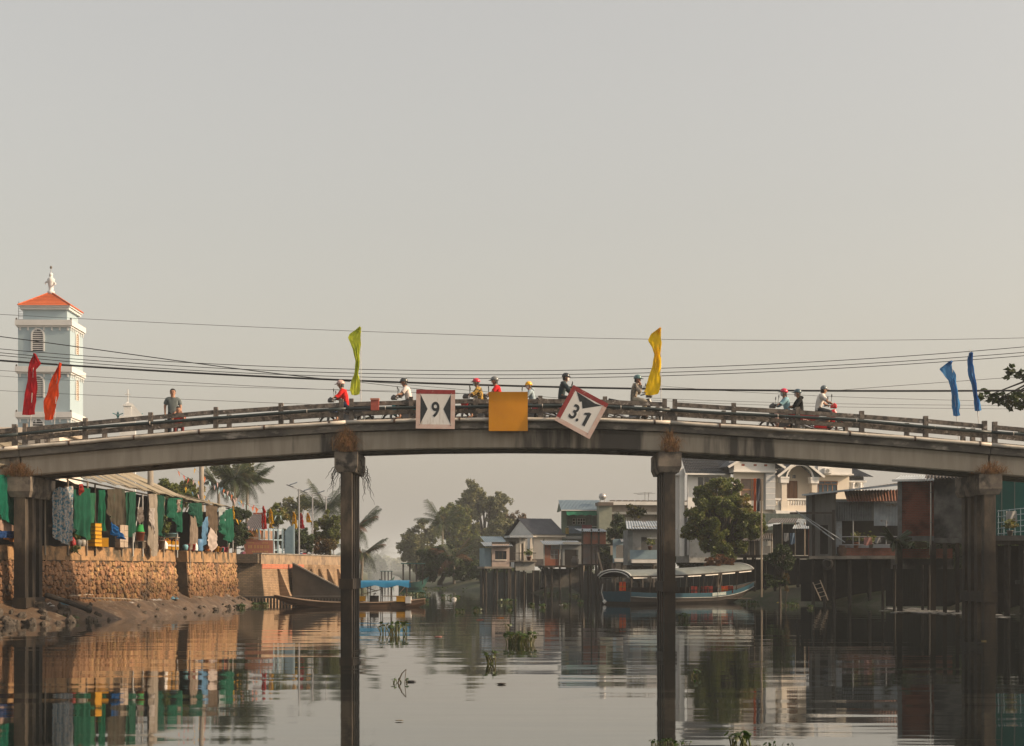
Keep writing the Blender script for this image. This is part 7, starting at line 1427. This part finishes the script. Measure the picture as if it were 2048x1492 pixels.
# almond tree reaching over the bridge end
tx_ = P(2190,1100,60); cl = []
for (x,y) in ((1970,792),(1990,800),(2008,806),(2028,808),(2046,812),(2064,806),(2010,796),(2034,794),(2056,792),(2080,800),(2024,745),(2044,752),(2064,758),(2084,764),(2100,780),(2048,870),(2070,880),(2090,850),(2130,760),(2160,800),(2190,740),(2220,790),(2250,830),(2180,860),(2240,880),(2150,720),(2210,690),(2270,760),(2130,830),(2290,820),(2300,700),(2260,640),(2200,620),(2320,780),(2330,840),(2240,720)): p = P(x,y,60+rnd.uniform(-.4,.4)); cl.append((p.x,p.y,p.z,.26))
tree('almond_tree', 'broad leaved tree reaching over the end of the bridge', (tx_.x,60.5,1.4), cl, .15, 900, mat('leaf_almond',(.09,.13,.035),(.055,.085,.025),island=.5,trans=.2,c3=(.14,.12,.02),s3=1.2,t3=(.58,.7)), .14, 86, .8, asp=1.6)

# ------------------------------------------------------------------ water plants and floating things
hy = mat('hyacinth_leaf', (.055,.10,.018), (.035,.07,.013), scale=6, rough=.4, island=.45, trans=.3, c3=(.22,.20,.04), s3=5, t3=(.6,.7)); hs_ = mat('hyacinth_stalk', (.09,.12,.03), (.11,.09,.03), scale=6, rough=.5)
def hyleaf(mb, sb_, base, r, h, s):
    az = r.uniform(0,6.28); ln = r.uniform(.25,.9)*h; tip = base+Vector((math.cos(az)*ln*.5, math.sin(az)*ln*.5, h*r.uniform(.5,1)))
    md = base.lerp(tip,.5)+Vector((0,0,h*.12)); sb_.tube([base, md, tip], [s*.10, s*.13, s*.05], 5, False)
    n = Vector((math.cos(az)*r.uniform(.2,1), math.sin(az)*r.uniform(.2,1), r.uniform(.2,1))).normalized(); u = n.orthogonal().normalized(); w_ = n.cross(u); c0 = tip+Vector((math.cos(az)*.3*s, math.sin(az)*.3*s, s*.25))
    vs = [c0+n*s*.12]; m_ = 8
    for i in range(m_): a = 2*math.pi*i/m_; vs.append(c0+u*math.cos(a)*s*.5+w_*math.sin(a)*s*.42)
    mb.add(vs, [(0,1+i,1+(i+1)%m_) for i in range(m_)])
def hyacinth(label, px, py, wpx, h, n, seed, s=.09, split=False, group='floating water hyacinth'):
    d_ = WD(py); r = random.Random(seed); c = Vector((XP(px,d_), d_, 0)); t = thing('water_hyacinth', label, 'water plant', c, group); sb_ = MB(); a = wpx*d_/F/2; mb = MB()
    for i in range(n):
        ph = r.uniform(0,6.28); q = a*math.sqrt(r.random()); base = c+Vector((math.cos(ph)*q, math.sin(ph)*q*1.1, -.01))
        if split: mb = MB()
        hyleaf(mb, sb_, base, r, h, s*r.uniform(.7,1.3))
        if split: mb.build('leaf', hy, t, True)
    if not split: mb.build('leaf_cluster', hy, t, True, kind='stuff')
    sb_.build('stalk_cluster', hs_, t, True, kind='stuff')
hyacinth('loose water hyacinth with big round leaves beside the pier reflection', 788, 1268, 56, .30, 26, 1, .12, True)
hyacinth('densest dark green clump of water hyacinth on open water', 1040, 1288, 56, .26, 60, 2, .10, True)
hyacinth('small upright water hyacinth clump with a bent stalk', 984, 1328, 20, .24, 14, 3, .08, True)
hyacinth('tiny sprig of water hyacinth with a yellow tip', 1014, 1262, 12, .22, 5, 4, .08)
hyacinth('low sprig floating near the pier on the villa side', 1388, 1354, 18, .12, 6, 5, .06)
hyacinth('green sprig below the covered boat next to the pier', 1368, 1240, 26, .2, 16, 6, .1)
r = random.Random(3)
FL = [(900,1196,44,16),(1013,1205,40,18),(1064,1212,16,10),(1085,1215,10,8),(1130,1212,14,8),(1150,1193,24,12),(1018,1220,10,6),(955,1222,14,6),(1100,1190,30,12),(1160,1206,12,8),(920,1224,16,5),(1240,1192,18,8),(830,1190,60,40),(845,1205,24,18),(880,1178,70,40),(950,1180,60,24),(1040,1182,60,30),(1120,1178,50,24),(1180,1182,50,24),(1500,1208,40,20),(1580,1212,40,14),(1620,1216,12,6),(135,1243,34,26),(190,1238,26,14),(340,1222,20,12),(520,1212,34,26),(300,1228,24,12),(240,1232,16,10),(430,1218,24,14),(480,1216,20,14)]
FLB = ('beside the round white float','in open water below the lean-to','under the porch reflection','under the orange and grey shack','before the leaning pole','by the stilts of the orange shed','just below the lean-to raft','near the rosy scrap','under the orange shed reflection','off the shed with the leaning plank','below the dark thicket in mid river','at the stern motor of the covered boat','at the stern end of the sampan','just off the sampan stern','along the foot of the dark undergrowth','along the thicket beside the lean-to','along the stilts of the porch','along the stilts of the grey shack','along the stilts of the orange shed','under the bow of the covered boat','at the foot of the bank shrub','below the wooden ladder','at the mud rim beside the red rag','at the mud rim below the yellow crates','at the mud rim below the wall gap','between the mud and the brick wall corner','at the mud rim below the long beige drape','at the mud rim below the brown net','at the mud rim below the last wall block','at the end of the mud by the sampan bow')
for i, (px,py,w_,n) in enumerate(FL): hyacinth('small raft of water hyacinth '+FLB[i], px, py, w_, .13 if n > 10 else .11, n*2, 50+i, .13)
# driftwood, scum and litter
dw = mat('driftwood', (.16,.12,.08), (.10,.075,.05), rough=.8)
c = Vector((XP(797,WD(1366)),WD(1366),0)); t = thing('floating_stick', 'bent stick poking out of the water among weed', 'stick', c); MB().tube([c+Vector((-.03,0,-.05)), c+Vector((.05,0,.14)), c+Vector((.11,0,.20))], [.012,.010,.006], 6).build('stick', dw, t); MB().tube([c+Vector((.11,0,.20)), c+Vector((.09,0,0))], .005, 5).build('bent_tip', dw, t)
sbm = MB(); hb_ = MB()
for i in range(8): hyleaf(hb_, sbm, c+Vector((r.uniform(-.14,.14),r.uniform(-.1,.1),0)), r, .05, .05)
hb_.build('weed', hy, t); sbm.build('weed_stalks', hs_, t)
for i, (px,py,L_,lb) in enumerate(((1003,1369,.14,'short dark twig floating on calm water'),(822,1364,.16,'dark floating leaf beside the bent stick'),(960,1240,.3,'rosy scrap floating near the hyacinth raft'),(876,1274,.22,'pale pink scrap adrift near mid river'),(1000,1236,.3,'orange brown leaf adrift below the white house'),(798,1443,.1,'thin pale straw floating close by'),(1968,1283,.14,'pale yellow leaf floating under the brick house'),(908,1199,.3,'round white float beside a hyacinth raft'),(970,1183,.2,'small white scrap below the thicket'),(1122,1210,.2,'white scrap in front of the orange shack'),(1556,1205,.16,'yellow scrap at the shrub foot'))):
    d_ = WD(py); c = Vector((XP(px,d_),d_,.012)); cc = ((.05,.04,.03),(.05,.05,.05),(.45,.18,.12),(.5,.25,.2),(.4,.16,.05),(.22,.19,.13),(.45,.36,.14),(.7,.68,.64),(.65,.65,.62),(.65,.65,.62),(.6,.45,.08))[i]
    o = MB(); hgt = .12 if i == 7 else (.004 if i in (5,6) else .012)
    o.ell(c, (L_*.5, L_*.28, hgt), 10, 6); o.jit(L_*.02); tag(o.build('floating_scrap', mat('scrap_%d'%i, cc), None, True), lb, 'litter')
fm = mat('scum', (.40,.40,.38), (.20,.20,.19), scale=5, rough=.8, c3=(.06,.06,.055), s3=9, t3=(.5,.6)); o = MB(); d_ = WD(1222)
for i in range(260):
    px = r.triangular(1760,2040,1850); py = 1217+(px-1760)/160*9+r.gauss(0,2.6); dd = WD(max(1206,py)); s_ = r.uniform(.04,.22); c = Vector((XP(px,dd),dd,.006))
    m_ = 7; o.add([c+Vector((math.cos(2*math.pi*k/m_)*s_*r.uniform(.6,1.3), math.sin(2*math.pi*k/m_)*s_*2.4*r.uniform(.6,1.3), r.uniform(0,.012))) for k in range(m_)], [tuple(range(m_))])
tag(o.build('foam_scum', fm, None, False, 'stuff'), 'grey foam scum drifting at the feet of the brick house', 'foam')
# litter and rocks on the foreshore
def ground_z(x, y):
    x0_ = fsx(y)+.45; x1_ = (wlx(y) if y < 74.2 else -14.2)-.5; t_ = max(0,min(1,(x-x0_)/(x1_-x0_))); return -.18+.98*t_**.8
RK = []
for s_ in range(6):
    mb = MB(); rr = random.Random(200+s_); mb.ell((0,0,0),(1,.8,.6),8,6)
    for v_ in mb.v: v_ *= rr.uniform(.75,1.2)
    me = mb.mesh('rock'); me.materials.append(mat('dark_rock',(.13,.105,.08),(.07,.058,.046),scale=4,bump=.02)); RK.append(me)
for i in range(70):
    y = r.uniform(44,79) if i < 45 else r.uniform(46,52); t_ = r.random()**1.6*.8; x0_ = fsx(y)+.25; x1_ = (wlx(y) if y < 74.2 else -14.2); x = x0_+(x1_-x0_)*t_; s_ = r.uniform(.05,.16) if i < 45 else r.uniform(.1,.28)
    o = share('rock', RK[i%6], None, (x,y,max(.0,ground_z(x,y))+s_*.2), (r.uniform(0,6),r.uniform(0,6),r.uniform(0,6)), (s_,s_,s_)); tag(o, 'dark muddy rock lying on the foreshore under the stone wall', 'rock', 'rocks on the mud foreshore')
TR = (('red',(.55,.03,.02),'crumpled red cloth half in the water by the pier'),('red',(.6,.04,.03),'bright red rag among the weeds at the water edge'),('white',(.6,.57,.53),'crumpled white plastic bag near the pier tie'),('blue',(.06,.18,.24),'teal plastic sheet crumpled on the mud'),('white',(.55,.52,.48),'white rag at the foot of the wall block'),('blue',(.12,.25,.33),'faded blue rag below the wall gap'),('white',(.5,.46,.42),'greyish sack flattened on the mud'),('white',(.6,.56,.5),'pale plastic scrap near the brick wall corner'),('tan',(.40,.34,.25),'tan sheet scrap below the last wall block'),('white',(.58,.55,.52),'small white bag by the mud rim'))
for i, ((k_,cc,lb),(px,py)) in enumerate(zip(TR,((4,1245),(106,1238),(97,1186),(128,1196),(262,1184),(348,1192),(310,1200),(455,1194),(395,1186),(308,1198)))):
    p, tv, n = wall_at(max(10,px)); dd = p.y-.9 if i > 1 else WD(py)+.5; x = XP(px,dd); z_ = max(.03, ground_z(x,dd)); o = MB(); s_ = (.22,.2,.2,.26,.14,.22,.26,.14,.24,.12)[i]
    o.grid(lambda u,v_: Vector((x+(u-.5)*2*s_+.04*mnoise.noise((u*4,v_*4,i)), dd+(v_-.5)*1.6*s_, z_+.02+s_*.3*abs(mnoise.noise((u*3.1,v_*3.1,i*7.3)))*(1-(2*u-1)**2)*(1-(2*v_-1)**2)*3)), 14, 12)
    tag(o.build('litter', mat('litter_%d'%i, cc, rough=.8), None, True), lb, 'litter')
for i, (a, b_, rr, lb) in enumerate((((92,1190),(182,1222),.09,'heavy dark timber lying from the pier tie to the mud'),((140,1192),(215,1190),.03,'pale bamboo pole along the wall foot'),((140,1205),(180,1192),.025,'short bamboo stick crossing the long pole'),((160,1196),(285,1200),.02,'thin bamboo pole lying on the mud'))):
    da = 50.6 if i == 0 else 53.5; A = P(a[0],a[1],da); Bv = P(b_[0],b_[1],da+(1.2 if i == 0 else 2.6)); A.z = max(A.z,ground_z(A.x,A.y)+.03) if i else A.z; tag(MB().tube([A,A.lerp(Bv,.5)+Vector((0,0,.03)),Bv], [rr,rr*.95,rr*.8], 8).build('timber' if i == 0 else 'bamboo_pole', wet_shade if i == 0 else wood_l, None, True), lb, 'timber' if i == 0 else 'bamboo')
# bank debris in the near corner
for i, (px,py,w_,n) in enumerate(((1338,1491,90,40),(1480,1492,44,18),(1560,1496,60,12))):
    hyacinth(('matted brown and green weed heap at the pier reflection','upright green weed sprig drifting beside the weed heap','flat thin weed beyond the upright sprig')[i], px, py, w_, (.05,.12,.06)[i], n, 300+i, (.03,.07,.03)[i], group='weed drifting close by')

# ------------------------------------------------------------------ household clutter on the stilt houses
def pot(label, px, py, d_, s, cc, plant=True, seed=1):
    c = P(px, py, d_); t = thing('plant_pot' if plant else 'water_jar', label, 'pot' if plant else 'jar', c)
    MB().lathe([(.001,0),(.09*s,0),(.13*s,.20*s),(.14*s,.20*s),(.14*s,.23*s),(.11*s,.23*s),(.001,.21*s)] if plant else [(.001,0),(.12*s,0),(.20*s,.15*s),(.20*s,.3*s),(.12*s,.42*s),(.14*s,.46*s),(.001,.46*s)], c, 12).build('vessel', mat('vessel_%d'%px, cc), t, True)
    if plant:
        r = random.Random(seed); mb = MB(); leaves(mb, [c+Vector((r.gauss(0,.12*s),r.gauss(0,.12*s),.34*s+abs(r.gauss(0,.14*s)))) for _ in range(130)], .09*s, r); mb.build('foliage', leaf_a, t)
pot('potted plant on the brick parapet of the metal shack', 1712, 1096, 74.6, 1.1, (.35,.15,.09), True, 1)
pot('second potted plant on the brick parapet', 1742, 1096, 73.9, .9, (.25,.25,.24), True, 2)
pot('squat brown water jar on the metal shack floor', 1684, 1112, 74.8, 1.1, (.16,.09,.06), False)
pot('potted plant on the porch slab of the white house', 1058, 1121, 109.6, 1.2, (.4,.16,.1), True, 3)
pot('grey water jar on the shack floor beside the dark room', 1150, 1131, 103.4, 1.3, (.22,.2,.18), False)
pot('potted plant on the pale blue balcony', 1300, 1100, 92.6, 1.0, (.3,.14,.09), True, 4)
pot('potted plant under the grid railing of the teal house', 2020, 1072, 58.4, .9, (.3,.28,.25), True, 5)
def wash(label, px0, px1, y0, y1, d_, col):
    tag(MB().grid(lambda u,v: Vector((XP(px0+(px1-px0)*u,d_), d_+.04*math.sin(u*8+v*3), ZP(y0+(y1-y0)*v+1.2*math.sin(u*5)*v,d_))), 12, 8).build('laundry', mat('wash_%d'%px0, col, rough=.9, trans=.2), None, True), label, 'laundry', 'washing on the stilt houses')
wash('white shirt drying under the dark open shack roof', 1568, 1578, 1066, 1082, 84.2, (.6,.58,.55)); wash('dull blue cloth drying beside the white shirt', 1580, 1590, 1066, 1088, 84.0, (.14,.22,.32)); wash('striped pink towel on the pipe rail of the metal shack', 1728, 1744, 1075, 1090, 73.6, (.45,.22,.2)); wash('grey cloth on the pipe rail of the metal shack', 1750, 1762, 1075, 1086, 73.2, (.3,.3,.3)); wash('patterned cloth bundle beside the plank shack wall', 1456, 1468, 1088, 1110, 87.6, (.4,.42,.45)); wash('pale sheet over the grid railing of the teal house', 2012, 2034, 1022, 1046, 59.0, (.5,.5,.48))
c = P(1856,1090,64.4); t = thing('downpipe', 'grey plastic drain pipe down the front of the brick house', 'pipe', c); MB().tube([P(1862,965,63.4),P(1862,1068,63.4),P(1860,1110,63.4)], .035, 8).build('pipe_length', pvc, t, True)
for z_ in (985,1045): MB().tube([P(1862,z_,63.4)+Vector((0,0,-.02)), P(1862,z_,63.4)+Vector((0,0,.02))], .045, 8).build('clamp', steel_g, t)
for i, (px, py, d_, lb) in enumerate(((1655,1128,74.4,'old tyre hung on a stilt of the metal shack'),(1556,1122,84.2,'old tyre hung below the dark shack floor'))):
    tag(MB().lathe([(.16,-.06),(.24,-.07),(.27,0),(.24,.07),(.16,.06),(.16,-.06)], P(px,py,d_), 16, 'Y').build('old_tyre', rubber, None, True), lb, 'tyre')
